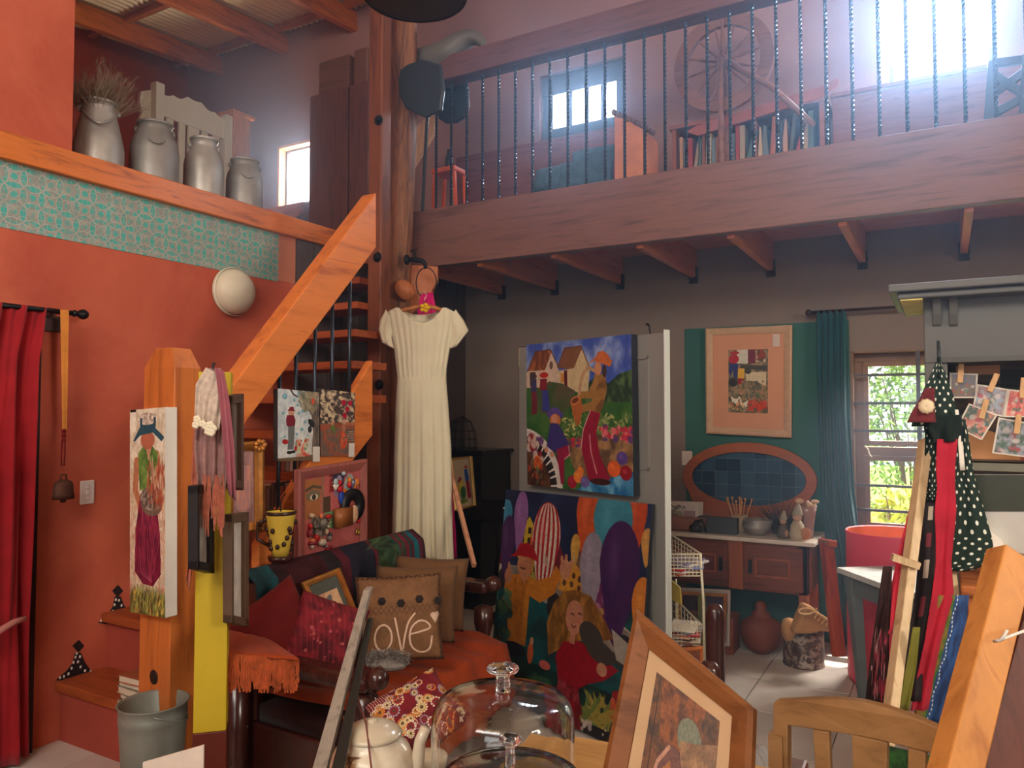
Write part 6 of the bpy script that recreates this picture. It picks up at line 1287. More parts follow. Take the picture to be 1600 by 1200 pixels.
# pictures leaning under the left half
def simple_art(c1, c2, seed): A_ = Art(120, 120, c1); A_.cloud(1, c1, c2, 5, seed); return A_.a
q = Quad(*[py_(x, y, Y) for x, y, Y in ((1060,918,5.16),(1141,922,5.16),(1140,1010,5.06),(1060,1006,5.06))])
framed(q, 'white_picture', 'white framed picture at the back of the group leaning under the sideboard', 'picture', printed('pic_a', simple_art((120,100,110), (90,80,90), 3), .4), M('white_frame', (206, 200, 192), .5), .025, .02, group='pictures leaning on the sideboard')
q = Quad(*[py_(x, y, Y) for x, y, Y in ((1062,924,5.06),(1136,928,5.06),(1132,1004,4.96),(1058,1002,4.96))])
A = Art(160, 160, (66, 48, 60)); A.rect(.22, .35, .8, .9, (140, 90, 56)); A.cloud(A.mask([(.28,.42),(.74,.42),(.74,.85),(.28,.85)]), (110, 84, 76), (140, 110, 84), 5, 2)
framed(q, 'gilt_edged_picture', 'gold edged picture with purple mount leaning under the sideboard', 'picture', printed('pic_b', A.a, .3), M('narrow_gold', (206, 140, 60), .35, .5), .022, .02, group='pictures leaning on the sideboard')
gb = MB().box((py_(1092,970,4.95).x, 4.93, 0), (py_(1103,970,4.95).x, 4.96, .42)).build('green_folder', M('olive_green', (116, 120, 56), .6)); tag(gb, 'upright olive green folder beside the dark chair post', 'folder')
p0 = pz_(1137, 1023, 0); wb = MB().box((p0.x-.045, p0.y, 0), (p0.x+.035, p0.y+.2, .24)).build('wooden_crate', wood('crate_wood', (150, 74, 40), (110, 50, 28), 'z', .5, knots=0), bevel=.004); tag(wb, 'small upright red-brown wooden box between the pictures and the terracotta pot', 'box')
# ---- wire basket rack
WW = M('cream_wire', (206, 196, 168), .5, .2); dR = 3.86
rk = root('wire_basket_rack', tuple(pd_(1075, 1015, dR)), 'cream wire rack with two hanging baskets of papers beside the grey door', 'rack')
MB().tube([pd_(1094, 866, dR), pd_(1099, 940, dR-.02), pd_(1101, 1045, dR-.05)], .007, 8).build('upright', WW, rk, smooth=True)
MB().tube([pd_(1056, 905, dR+.3), pd_(1058, 1010, dR+.3)], .006, 8).build('upright', WW, rk, smooth=True)
def basket(corners_top, corners_bot, name, n1=9, n2=6):
    t, b_ = corners_top, corners_bot; mb = MB()
    for k in range(4): mb.tube([t[k], t[(k+1) % 4]], .005, 5)
    for k in range(4):
        for i in range(n1+1):
            f = i/n1; mb.tube([t[k].lerp(t[(k+1) % 4], f), b_[k].lerp(b_[(k+1) % 4], f)], .0022, 3, cap=False)
        for j in range(1, n2+1):
            f = j/n2; mb.tube([t[k].lerp(b_[k], f), t[(k+1) % 4].lerp(b_[(k+1) % 4], f)], .0022, 3, cap=False)
    for i in range(n1+1): f = i/n1; mb.tube([b_[0].lerp(b_[1], f), b_[3].lerp(b_[2], f)], .0022, 3, cap=False)
    return mb.build(name, WW, rk)
def bk_(y0, y1, y2, y3, yb0, yb1):
    tl_, tr_, nr_, nl_ = pd_(1030, y0, dR+.34), pd_(1050, y0, dR+.34), pd_(1096, y1, dR), pd_(1040, y1, dR)
    return [tl_, tr_, nr_, nl_], [pd_(1032, yb0, dR+.34), pd_(1052, yb0, dR+.34), pd_(1094, yb1, dR), pd_(1042, yb1, dR)]
t, b_ = bk_(836, 866, 0, 0, 882, 900); basket(t, b_, 'basket'); t2, b2_ = bk_(930, 976, 0, 0, 1000, 1008); basket(t2, b2_, 'basket')
rg = random.Random(4)
def heap(cx, cy, n, cols, lab, grp, dd):
    for k in range(n):
        p = pd_(cx+rg.uniform(-12, 12), cy-k*3.2, dd); a_ = rg.uniform(-.4, .4); c_ = cols[k % len(cols)]
        mb = MB(); hx_, hy_ = .07, .10; e = V((math.cos(a_), math.sin(a_), 0)); f_ = V((-math.sin(a_), math.cos(a_), 0))
        mb.hexa([p-e*hx_-f_*hy_, p+e*hx_-f_*hy_, p+e*hx_+f_*hy_, p-e*hx_+f_*hy_]+[p-e*hx_-f_*hy_+V((0,0,.008)), p+e*hx_-f_*hy_+V((0,0,.010)), p+e*hx_+f_*hy_+V((0,0,.012)), p-e*hx_+f_*hy_+V((0,0,.009))])
        o = mb.build('paper_packet', M('pk%d_%d' % (cx, k), c_, .5), bevel=.002); tag(o, '%s packet, %s from the bottom of the pile in %s' % (lab[k], ORD[k], grp), 'packet', 'packets in '+grp)
heap(1068, 893, 6, [(170,90,60),(196,190,196),(180,40,44),(110,120,160),(206,200,200),(120,110,140)], ['tan','pale lilac','red','blue','light pink','violet'], 'the upper wire basket', dR+.1)
heap(1066, 1002, 8, [(176,130,96),(120,70,54),(196,180,160),(90,60,50),(206,160,130),(170,40,40),(120,120,130),(222,210,196)], ['brown','dark brown','cream','dark umber','peach','red','grey','off-white'], 'the lower wire basket', dR+.1)
yp_ = quad_pd((1046, 905), (1062, 918), (1064, 945), (1046, 935), dR+.25, dR+.2); mb = MB(); yp_.slab(mb, 0, 0, yp_.W, yp_.H, -.01, 0); o = mb.build('yellow_packet', M('yellow_packet', (196, 170, 70), .6)); tag(o, 'yellow packet wedged between the two wire baskets', 'packet')
q = quad_pd((1068,1012),(1100,1010),(1101,1050),(1070,1050), dR-.02, dR-.02)
framed(q, 'orange_small_frame', 'small orange wooden frame under the wire baskets', 'picture frame', printed('pic_c', simple_art((150,84,50), (110,60,40), 3), .4), M('orange_frame_wood', (206, 116, 56), .4), .02, .02)
# dark chair post in front
cp = root('dark_wooden_chair', tuple(pd_(1112, 1180, 2.9)), 'dark turned wooden chair whose back post stands beside the wire rack', 'chair')
P0, P1_ = pd_(1117, 945, 2.95), pd_(1112, 1180, 2.95); PX1 = V((P0.x, P0.y, 0))
MB().lathe([(.001, 0), (.028, 0), (.034, .3), (.036, P0.z-.06), (.034, P0.z-.02), (.022, P0.z), (.001, P0.z+.004)], (P0.x, P0.y, 0), (0,0,1), 20).build('back_post', LEGW, cp, smooth=True)
MB().lathe([(.001, 0), (.028, 0), (.034, .3), (.036, P0.z-.12), (.022, P0.z-.10), (.001, P0.z-.1)], (P0.x+.08, P0.y-.38, 0), (0,0,1), 20).build('back_post', LEGW, cp, smooth=True)
MB().box((P0.x-.30, P0.y-.42, .38), (P0.x+.10, P0.y+.03, .42)).build('seat', LEGW, cp, bevel=.01)
# ================================================================== loft contents
LEA = M('dark_saddle_leather', (48, 52, 56), .38, 0, .2, 6, .3, 60); LEA2 = M('worn_saddle_seat', (104, 100, 92), .4, 0, .3, 5, .3, 50)
sd = root('riding_saddle', (-3.3, 4.54, 4.19), 'dark leather riding saddle straddling the loft handrail beside the log column', 'saddle')
def psy(lst, Y): return [py_(x, y, Y) for x, y in lst]
MB().tube([py_(x, y, 4.53) for x, y in ((636,104),(655,97),(680,93),(700,84),(715,70),(732,58),(746,58),(755,68),(757,76))], [.06,.10,.11,.10,.085,.07,.05,.035,.02], 18).build('seat', LEA2, sd, smooth=True, sub=1)
Yf = 4.1
fl = [(636,100),(660,92),(688,100),(692,140),(688,172),(680,176),(672,178),(665,183),(650,178),(632,168),(624,150),(621,125),(625,108)]
MB().prism(psy(fl, 4.12), (0, .035, 0)).build('flap', LEA, sd, bevel=.012)
MB().prism(psy([(684,120),(722,120),(730,135),(731,165),(725,182),(712,191),(695,192),(684,185),(680,160)], 4.68), (0, .035, 0)).build('flap', LEA, sd, bevel=.012)
MB().tube([py_(668,178,4.18), py_(664,250,4.3), py_(660,330,4.42)], [.012,.012,.012], 6).build('stirrup_strap', LEA, sd)
# spinning wheel
YW = 5.38; c = py_(1130, 98, YW); R0 = (py_(1208,98,YW).x-py_(1052,98,YW).x)/2
swh = root('spinning_wheel', (c.x, YW, 2.905), 'large spinning wheel with turned spokes standing in the loft before the bookcase', 'spinning wheel')
SWW = wood('spinning_wheel_wood', (146, 100, 84), (110, 74, 62), 'x', .3, knots=0)
MB().lathe([(R0*.74, -.02), (R0, -.02), (R0*1.0, .02), (R0*.74, .02), (R0*.74, -.02)], c, (0, 1, 0), 56).build('rim', SWW, swh, smooth=False)
MB().lathe([(.001, -.06), (.035, -.06), (.045, -.03), (.045, .03), (.035, .06), (.001, .06)], c, (0, 1, 0), 20).build('hub', SWW, swh, smooth=True)
for k in range(12):
    t = k*PI/6+.2; d = V((math.cos(t), 0, math.sin(t))); L_ = R0*.76; mb = MB()
    mb.lathe([(.007, .03), (.012, .06), (.007, .09), (.014, .14), (.008, .19), (.010, L_-.04), (.007, L_)], c, d, 8); mb.build('spoke', SWW, swh, smooth=True)
for sy in (-.08, .08): MB().lathe([(.02, 0), (.026, .1), (.018, .3), (.03, .5), (.018, .8), (.022, c.z-2.905), (.001, c.z-2.90)], (c.x+.0, YW+sy, 2.905), (0,0,1), 12).build('upright', SWW, swh, smooth=True)
MB().lathe([(.012, 0), (.018, .1), (.01, .2), (.016, .3), (.001, .32)], (c.x+.02, YW-.1, c.z+.0), (0,0,1), 12).build('spindle', SWW, swh, smooth=True)
MB().tube([c+V((.05, -.12, -.05)), c+V((.35, -.14, -.30)), c+V((.62, -.16, -.62))], [.022, .022, .02], 8).build('treadle_beam', SWW, swh, smooth=True)
MB().beam((c.x-.3, YW, 2.96), (c.x+.5, YW, 2.96), .16, .05).build('base', SWW, swh, bevel=.01)
# bookcase with books
bcx0, bcx1 = py_(1050, 220, 5.45).x, py_(1288, 200, 5.45).x; zt = 3.70
LW = wood('loft_bookcase_wood', (156, 92, 74), (120, 70, 58), 'x', .5, knots=0)
bc = root('loft_bookcase', ((bcx0+bcx1)/2, 5.6, 2.905), 'low wooden bookcase full of leaning books in the loft', 'bookcase')
for a_ in (((bcx0, 5.45, 2.905), (bcx0+.03, 5.76, zt)), ((bcx1-.03, 5.45, 2.905), (bcx1, 5.76, zt))): MB().box(*a_).build('side_panel', LW, bc)
MB().box((bcx0-.02, 5.43, zt), (bcx1+.02, 5.78, zt+.03)).build('top', LW, bc); MB().box((bcx0+.03, 5.46, 3.02), (bcx1-.03, 5.76, 3.045)).build('shelf', LW, bc); MB().box((bcx0+.03, 5.46, 3.36), (bcx1-.03, 5.76, 3.38)).build('shelf', LW, bc)
MB().box((bcx0, 5.755, 2.905), (bcx1, 5.77, zt)).build('back', M('dark_blue_back', (52, 62, 84), .7), bc)
rg = random.Random(21); x = bcx0+.05; k = 0
cl = [(196,150,120),(96,110,120),(170,60,60),(176,160,140),(90,120,120),(150,96,80),(200,180,150),(110,130,140),(180,110,90),(70,90,110)]
ln = ['salmon','slate blue','brick red','stone','teal','brown','cream','grey-blue','rose','navy']
while x < bcx1-.10:
    w_ = rg.uniform(.022, .04); h_ = rg.uniform(.20, .29); tl_ = rg.uniform(-.02, .06) if rg.random() < .5 else .0; mb = MB(); cs = []
    for z in (0, h_):
        for a_, b_ in ((0,5.47),(w_,5.47),(w_,5.62),(0,5.62)): cs.append((x+a_+tl_*z/h_*1.2, b_, 3.382+z))
    o = mb.hexa(cs).build('loft_book', M('loft_bk_%d' % k, cl[k % 10], .6, 0, .08), bevel=.002); tag(o, '%s book, %s from the left on the upper shelf of the loft bookcase' % (ln[k % 10], ORD[k]), 'book', 'books in the loft bookcase'); x += w_+.003+max(0, tl_)*.4; k += 1
for j in range(4):
    o = MB().box((bcx0+.12, 5.49, 3.048+.032*j), (bcx0+.34, 5.64, 3.048+.032*j+.028)).build('loft_book', M('loft_flat_%d' % j, [(170,50,60),(200,150,120),(190,40,60),(120,120,130)][j], .5), bevel=.002); tag(o, '%s book, %s from the bottom of the flat pile in the loft bookcase' % (['red','salmon','crimson','grey'][j], ORD[j]), 'book', 'flat books in the loft bookcase')
rl_ = MB().prism(psy([(1072,206),(1088,196),(1290,132),(1308,120),(1312,128),(1290,150),(1090,212)], 5.42), (0, .03, 0)).build('sloping_board', M('red_brown_board', (168, 92, 80), .5), bevel=.003); tag(rl_, 'red-brown board lying slantwise over the top of the loft bookcase', 'board')
# dark red panelling furniture in the loft
PNL = wood('plum_panel', (140, 84, 80), (112, 64, 64), 'x', .5)
a_, b_ = py_(712, 225, 5.55), py_(962, 180, 5.55)
bb = root('loft_bed', ((a_.x+b_.x)/2, 5.2, 2.905), 'dark wooden daybed with blue cushions under the small barred loft window', 'bed')
MB().box((a_.x, 5.55, 2.905), (b_.x, 5.62, 3.86)).build('backboard', PNL, bb, bevel=.008); MB().box((a_.x, 4.85, 2.905), (b_.x, 5.55, 3.12)).build('base', PNL, bb, bevel=.01)
BLC = cloth('blue_grey_cushion', (84, 112, 128), .9, .3, 12, .4)
for (x, y, w_, h_, lab) in ((925,262,.36,.34,'larger blue-grey cushion nearest the cream box on the loft daybed'), (862,280,.30,.2,'low crumpled blue cushion on the middle of the loft daybed'), (897,275,.28,.24,'small blue cushion between its two neighbours on the loft daybed')):
    c = py_(x, y, 5.15); r = root('loft_cushion', tuple(c+V((0,0,-h_/2))), lab, 'cushion', 'cushions on the loft daybed'); pill('cover', c, (1,0,0), (0,.25,1), (0,-1,.25), w_/2, h_/2, .07, BLC, r)
p0, p1 = py_(964, 180, 4.95), py_(1010, 200, 4.95); fb = root('feather_box', ((p0.x+p1.x)/2, 5.0, 2.905), 'upright apricot wooden box with a fringe of feathers on its sloping top', 'box')
APR = M('apricot_board', (214, 140, 104), .6); zb2 = 2.906
MB().hexa([V((p0.x,4.9,zb2)),V((p1.x,4.9,zb2)),V((p1.x,5.2,zb2)),V((p0.x,5.2,zb2)),V((p0.x,4.9,p0.z)),V((p1.x,4.9,p0.z-.16)),V((p1.x,5.2,p0.z-.16)),V((p0.x,5.2,p0.z))]).build('body', APR, fb, bevel=.004)
mb = MB(); rg = random.Random(5)
for k in range(70):
    t = rg.random(); q_ = V((lerp(p0.x, p1.x+.04, t), 4.9+rg.uniform(-.02, .1), p0.z-.16*t)); mb.sphere(q_, (.018, .012, .022), 6, 5)
mb.build('feathers', M('brown_feathers', (120, 96, 92), .9, 0, .4, 40), fb).__setitem__('kind', 'stuff')
c0, c1 = py_(1300, 155, 5.5), py_(1640, 110, 5.5)
ch = root('loft_chest', ((c0.x+c1.x)/2, 5.6, 2.905), 'long plum wooden chest under the big loft window', 'chest')
MB().box((c0.x, 5.5, 2.905), (1.2, 5.77, 3.73)).build('body', PNL, ch, bevel=.006); MB().box((c0.x-.01, 5.48, 3.73), (1.22, 5.78, 3.76)).build('lid', PNL, ch, bevel=.004)
# left end: slanting plank, orange stool
pk = MB().prism(psy([(642,205),(672,178),(680,175),(679,205),(644,262)], 5.1), (0, .04, 0)).build('slanting_plank', wood('pale_bright_plank', (226, 186, 146), (196, 150, 110), 'z', .6, knots=0), bevel=.003); tag(pk, 'pale plank slanting behind the first bars of the loft railing', 'plank')
os_ = root('orange_stool', tuple(py_(703, 318, 4.9)), 'small orange stool behind the railing beside the log column', 'stool')
ORP = M('orange_painted_wood', (226, 96, 40), .5); c = py_(702, 268, 4.95); xs_, xe_ = py_(684, 270, 4.95).x, py_(721, 270, 4.95).x
MB().box((xs_, 4.85, c.z-.03), (xe_, 5.05, c.z+.01)).build('seat', ORP, os_, bevel=.01)
for xx in (xs_+.02, xe_-.02):
    for yy in (4.88, 5.02): MB().beam((xx, yy, c.z-.03), (xx+(.03 if xx > c.x else -.03), yy, 2.906), .022, .022).build('leg', ORP, os_)
jr = MB().lathe([(.001,0),(.03,0),(.035,.05),(.03,.10),(.018,.13),(.02,.16),(.001,.16)], (c.x, 4.95, c.z+.012), (0,0,1), 16).build('dark_jar', M('dark_jar_glaze', (60,54,60), .2), smooth=True); tag(jr, 'small dark jar standing on the orange stool', 'jar')
# right end: dark lattice chair back and lit objects
lt = root('fretwork_chair', tuple(py_(1570, 188, 4.9)), 'dark fretwork chair back behind the railing below the big loft window', 'chair')
DKB = M('blue_black_wood', (48, 56, 72), .4)
P_ = lambda x, y: py_(x, y, 4.9)
for a_, b_ in (((1545,190),(1552,95)),((1600,180),(1606,85)),((1650,176),(1656,80))): MB().beam(P_(*a_), P_(*b_), .05, .04, up=(0,1,0)).build('upright', DKB, lt, bevel=.006)
for a_, b_ in (((1548,150),(1604,110)),((1548,115),(1604,150)),((1604,150),(1656,110)),((1604,110),(1656,150)),((1545,182),(1604,150)),((1548,100),(1656,86))): MB().beam(P_(*a_), P_(*b_), .045, .03, up=(0,1,0)).build('fret_bar', DKB, lt, bevel=.004)
pa, pb = P_(1575, 190), P_(1625, 190); MB().box((pa.x-.1, 4.85, 2.906), (pb.x+.1, 5.2, pa.z+.02)).build('seat', DKB, lt)
wj = MB().lathe([(.001,0),(.06,0),(.085,.08),(.09,.16),(.06,.24),(.045,.27),(.05,.30),(.001,.30)], (py_(1527,190,5.0).x, 5.0, 2.906), (0,0,1), 20).build('white_jar', M('white_enamel', (222,214,200), .3), smooth=True); tag(wj, 'white jar standing on the loft floor beside the dark fretwork chair', 'jar')
# pendant lamp
pc = pd_(648, -16, 2.7); pl = root('pendant_lamp', tuple(pc), 'dark round pendant lamp shade hanging at the top of the picture', 'lamp')
SH = M('dark_enamel_shade', (44, 42, 56), .4, .2)
MB().lathe([(.175, .0), (.185, -.012), (.18, .02), (.12, .09), (.05, .13), (.03, .18), (.001, .18)], pc+V((0,0,-.01)), (0,0,1), 40).build('shade', SH, pl, smooth=True, solid=.003)
MB().lathe([(.001, .0), (.175, -.004)], pc+V((0,0,-.012)), (0,0,1), 40).build('diffuser', SH, pl, smooth=True)
MB().tube([pc+V((0,0,.15)), V((pc.x, pc.y, zr(pc.y)-.02))], .004, 6).build('cord', BLK, pl)
# ================================================================== grey hutch on the right
YH = 3.4; HG = M('grey_hutch_paint', (92, 92, 88), .5, 0, .05, 2, .1); xh0 = py_(1445, 600, YH).x
hu = root('grey_hutch', (.5, 3.6, 0), 'tall grey painted hutch with a cornice and a recessed shelf at the right', 'hutch')
zc = py_(1445, 452, YH).z; zn0, zn1 = py_(1500, 722, YH).z, py_(1500, 566, YH).z; xn = py_(1481, 600, YH).x
MB().box((xh0, YH, zn1), (1.5, YH+.5, zc)).box((xh0, YH, 0), (xn, YH+.5, zn1)).box((xn, YH+.28, zn0), (1.5, YH+.5, zn1)).box((xn, YH, 0), (1.5, YH+.5, zn0)).build('body', HG, hu, bevel=.004)
xc = py_(1387, 445, YH-.14).x; zz_ = py_(1387, 445, YH-.14).z
MB().box((xc, YH-.14, zz_-.03), (1.6, YH+.55, zz_)).build('cornice', HG, hu, bevel=.006); MB().box((xc+.03, YH-.11, zz_-.055), (1.55, YH+.5, zz_-.03)).build('cornice_step', HG, hu, bevel=.006)
YLM = M('painted_window_light', (222, 206, 120), .6); MB().box((xc+.04, YH-.1, zz_-.060), (xh0+.0, YH+.4, zz_-.055)).build('lit_soffit', YLM, hu)  # thin yellow sheet paints window light onto the cornice underside
for x0, x1 in ((1456,1470),(1482,1496)):
    a_, b_ = py_(x0, 455, YH-.03).x, py_(x1, 455, YH-.03).x; zt, zb2 = zz_-.055, py_(x0, 510, YH-.03).z
    MB().prism([V((a_, YH, zb2)), V((a_, YH-.012, zb2+.01)), V((a_, YH-.03, zt-.06)), V((a_, YH-.055, zt)), V((a_, YH, zt))], (b_-a_, 0, 0)).build('corbel', HG, hu, bevel=.003)
MB().box((xn-.02, YH-.03, zn0-.03), (1.5, YH+.1, zn0)).build('shelf', M('grey_green_shelf', (118, 120, 104), .5), hu, bevel=.003); MB().box((xn-.02, YH-.012, zn1-.0), (1.5, YH+.02, zn1+.02)).build('niche_rail', M('dark_grey_rail', (80, 80, 74), .5), hu)  # shelf and a darker grey rail at the niche top
# collage backing and pegged photographs
A = Art(400, 300, (90, 76, 66)); A.cloud(1, (110, 84, 70), (60, 60, 54), 5, 3); A.rect(.05, 0, .3, .1, (210, 150, 110)); A.rect(.48, 0, .62, .33, (196, 66, 48)); A.rect(.30, .05, .48, .4, (44, 48, 40)); A.rect(.6, .05, 1, .3, (56, 50, 46)); A.poly([(.02,.72),(.24,.70),(.42,.84),(.40,1),(.02,1)], (214, 150, 100)); A.rect(.40, .84, .9, 1, (176, 84, 66)); A.rect(.5,.9,.6,1,(206,160,120))
q = Quad(*[py_(x, y, YH+.27) for x, y in ((1478,568),(1640,557),(1640,735),(1478,728))]); q = Quad(V((xn, YH+.272, zn1)), V((xn+.62, YH+.272, zn1)), V((xn+.62, YH+.272, zn0)), V((xn, YH+.272, zn0)))
mb = MB(); q.slab(mb, 0, 0, q.W, q.H, -.004, 0); q.face(mb, 0, 0, q.W, q.H, .001, 1); mb.build('collage_back', [WHT, printed('collage_back', A.a, .6)], hu)
PEG = wood('clothes_peg_wood', (214, 170, 120), (190, 140, 92), 'z', .6, knots=0)
photos = [((1484,582),(1528,584),(1526,622),(1484,622),(96,90,100),(120,90,60),'photo of a grey sky over a brown field'), ((1527,600),(1576,608),(1568,652),(1519,640),(150,110,104),(150,160,176),'photo of pink and blue shapes tilted beside the first'), ((1576,608),(1616,612),(1614,652),(1568,652),(196,70,60),(220,130,110),'red photo with white border at the right of the row'), ((1514,630),(1559,648),(1534,688),(1494,668),(60,90,70),(206,120,96),'tilted photo of a green garden under the first row'), ((1560,652),(1616,662),(1614,716),(1550,708),(60,80,56),(150,150,160),'photo of geese and dark leaves at the lower right of the row')]
YP2 = YH+.10
ln_ = MB().tube([V((xn+.01, YP2+.01, py_(1484,580,YP2).z)), py_(1530, 598, YP2+.01), py_(1600, 604, YP2+.01), V((xn+.6, YP2+.01, py_(1600,604,YP2).z))], .0015, 5).tube([V((xn+.01, YP2+.02, py_(1484,622,YP2).z)), py_(1530, 640, YP2+.02), V((xn+.6, YP2+.02, py_(1600,668,YP2).z))], .0015, 5).build('wire', IRON, hu)
for k, (a_, b_, c_, d_, c1, c2, lab) in enumerate(photos):
    A = Art(160, 130, c1); A.cloud(1, c1, c2, 4, k+2, 1, 1, 1, 4); A.dabs(25, .1, .3, .9, .95, .08, [c2, (206,190,180), (170,50,50), (60,90,60)], k, 1, .7)
    q = Quad(*[py_(x, y, YP2-.004*k) for x, y in (a_, b_, c_, d_)]); r = root('pegged_photo', tuple(py_(*d_, YP2)), lab, 'photo', 'photos pegged on the hutch wire'); mb = MB()
    q.slab(mb, 0, 0, q.W, q.H, -.001, 0); mb.build('border', WHT, r); mb = MB(); q.face(mb, .006, .006, q.W-.006, q.H-.006, .001, 1); mb.build('picture', printed('photo_%d' % k, A.a, .15), r)
for (x, y, x2, y2, lab) in ((1502,568,1500,598,'upright clothes peg on the grey sky photo'), (1558,584,1546,612,'slanting clothes peg at the top of the hutch wire'), (1600,590,1597,622,'clothes peg on the red photo'), (1542,624,1533,654,'clothes peg on the tilted garden photo'), (1592,648,1588,678,'clothes peg on the geese photo')):
    o = MB().beam(py_(x, y, YP2-.035), py_(x2, y2, YP2-.035), .020, .012, up=(0,1,0)).build('clothes_peg', PEG, bevel=.002); tag(o, lab, 'clothes peg', 'pegs on the hutch wire')
# computer and pine crate
dM = 2.55; mn = root('desktop_computer', tuple(pd_(1590, 880, dM)), 'desktop computer with a dark screen and a silver chin before the hutch', 'computer')
q = quad_pd((1497,742),(1700,742),(1700,866),(1497,866), dM, dM-.2)
SLV = M('silver_aluminium', (206, 204, 196), .35, .2, .03); SCR = M('dark_reflective_screen', (70, 76, 68), .15, 0, .1, 2, 0, spec=.6)
mb = MB(); q.slab(mb, 0, 0, q.W, q.H, -.015, 0); mb.build('shell', SLV, mn, bevel=.004); mb = MB(); q.slab(mb, .0, .0, q.W, q.H*.46, .0, .003); mb.build('screen', SCR, mn); 
mb = MB(); q.slab(mb, .16, q.H*.9, .30, q.H*1.25, -.06, -.02); mb.build('stand', SLV, mn)
dk_z = py_(1600, 905, 2.4).z
zd = 1.6+(645-905)/FPX*2.5
dsk = root('desk', (.75, 2.9, 0), 'wooden desk carrying the computer at the right edge', 'desk')
pA = pd_(1500, 905, 2.5); MB().box((pA.x, pA.y-.1, zd-.035), (1.9, pA.y+.33, zd)).build('top', PINEX, dsk, bevel=.004)
for xx, yy in ((pA.x+.05, pA.y-.06), (1.85, pA.y-.06), (pA.x+.05, pA.y+.28), (1.85, pA.y+.28)): MB().box((xx-.03, yy-.03, 0), (xx+.03, yy+.03, zd-.035)).build('leg', PINEX, dsk)
WPL = MB().hexa([pd_(1534,862,2.42), pd_(1572,862,2.42), pd_(1572,858,2.5), pd_(1534,858,2.5), pd_(1534,818,2.42), pd_(1566,845,2.42), pd_(1566,845,2.5), pd_(1534,818,2.5)]).build('paper_cone', WHT); tag(WPL, 'crumpled white paper lying under the computer chin', 'paper')
# ---- apron and scarves
A = Art(96, 96, (26, 44, 36))
for (x, y) in ((.25,.25),(.75,.75)): A.ell(x, y, .135, .135, (226, 226, 210), 0, 1, .1)
DOT = printed('polka_dot_cotton', A.a, .8, 0, 'REPEAT')
REDL = cloth('red_linen', (170, 34, 52), .85, .2, 10, .3); PNK = cloth('pink_red_gauze', (206, 50, 70), .85, .15, 20, .4, 220); DRK = cloth('black_green_cotton', (24, 34, 30), .85, .2); MAR = cloth('maroon_cotton', (104, 40, 44), .85, .25, 10); OLI = cloth('olive_cotton', (116, 112, 44), .85, .2, 10)
A = Art(128, 256, (34, 26, 28)); 
for k in range(6): A.rect(.30, .04+.17*k, .62, .13+.17*k, (176, 160, 140) if k % 2 == 0 else (110, 40, 50))
CHK = printed('checked_scarf', A.a, .8)
A = Art(200, 320, (40, 70, 120)); A.cloud(A.X+.25*A.Y < .55, (60, 104, 44), (130, 110, 50), 10, 2, 1, 1, 1, 4); A.cloud(A.X < .2, (150, 80, 40), (110, 110, 50), 9, 3); A.cloud(A.X+.25*A.Y >= .62, (48, 84, 140), (36, 56, 96), 8, 4)
for k in range(30): A.ell(.62-.25*k/30+.03*math.sin(k), k/30, .02, .012, (196, 206, 206))
GRN = printed('green_blue_textile', A.a, .7)
A = Art(120, 300, (44, 22, 24)); A.cloud(1, (60, 30, 28), (30, 16, 18), 8, 2); A.dabs(60, .1, .55, .9, 1, .06, [(150,40,60),(176,120,120),(90,30,40)], 3)
PAI = printed('dark_patterned_cloth', A.a, .8)
def hang2(mb, pts, d, nu, nv, ff, amp, ph=0, us=1, vs=1, dd=None):
    L_ = [pd_(a, y, d if dd is None else lerp(d, dd, i/(len(pts)-1))) for i, (a, b_, y) in enumerate(pts)]; R_ = [pd_(b_, y, d if dd is None else lerp(d, dd, i/(len(pts)-1))) for i, (a, b_, y) in enumerate(pts)]
    return sheet(mb, L_, R_, nu, nv, lambda u, v: amp*math.sin(u*ff+ph+v*2)*(.3+.7*v), TOCAM(L_[0]), us, vs)
dA = 2.40; px_m = FPX/dA; ds_ = 14.0   # dots every 14 px
ap = root('polka_dot_apron', tuple(pd_(1480, 890, dA)), 'dark green apron with white polka dots hanging from a black hook on the hutch', 'apron')
hang2(MB(), [(1463,1469,566),(1452,1480,590),(1440,1488,615),(1432,1494,640),(1424,1500,666)], dA, 20, 14, 9, .010, 0, 3.8, 5.5).build('top_fold', DOT, ap, smooth=True, solid=.003)
hang2(MB(), [(1492,1508,655),(1494,1514,690),(1493,1518,720),(1487,1522,745),(1492,1530,770),(1488,1538,800),(1484,1549,838),(1479,1552,858),(1476,1548,880),(1474,1520,892)], dA+.01, 24, 30, 8, .012, 1, 3.2, 12).build('long_fold', DOT, ap, smooth=True, solid=.003)
hang2(MB(), [(1442,1500,655),(1446,1480,680),(1445,1474,720),(1444,1471,760),(1446,1470,782)], dA+.02, 20, 14, 11, .010, 2, 4, 9).build('left_fold', DOT, ap, smooth=True, solid=.003)
hang2(MB(), [(1452,1502,648),(1450,1504,668),(1460,1504,690)], dA-.03, 16, 10, 9, .014, 1).build('waistband', DRK, ap, smooth=True, solid=.003)
MB().tube([pd_(1466, 534, 2.90), pd_(1467, 560, dA+.02), pd_(1467, 590, dA)], .006, 6).build('loop', DRK, ap)
hang2(MB(), [(1492,1497,640),(1496,1503,680),(1500,1508,735)], dA-.02, 4, 8, 3, .002).build('white_tape', WHT, ap, smooth=True, solid=.002)
fp = root('red_flower_mitt', tuple(pd_(1440, 665, dA)), 'dark red oven cloth with a cream rosette beside the polka dot apron', 'oven cloth')
hang2(MB(), [(1446,1460,606),(1436,1460,625),(1424,1460,645),(1418,1462,660)], dA-.05, 14, 10, 8, .006).build('cloth', MAR, fp, smooth=True, solid=.004)
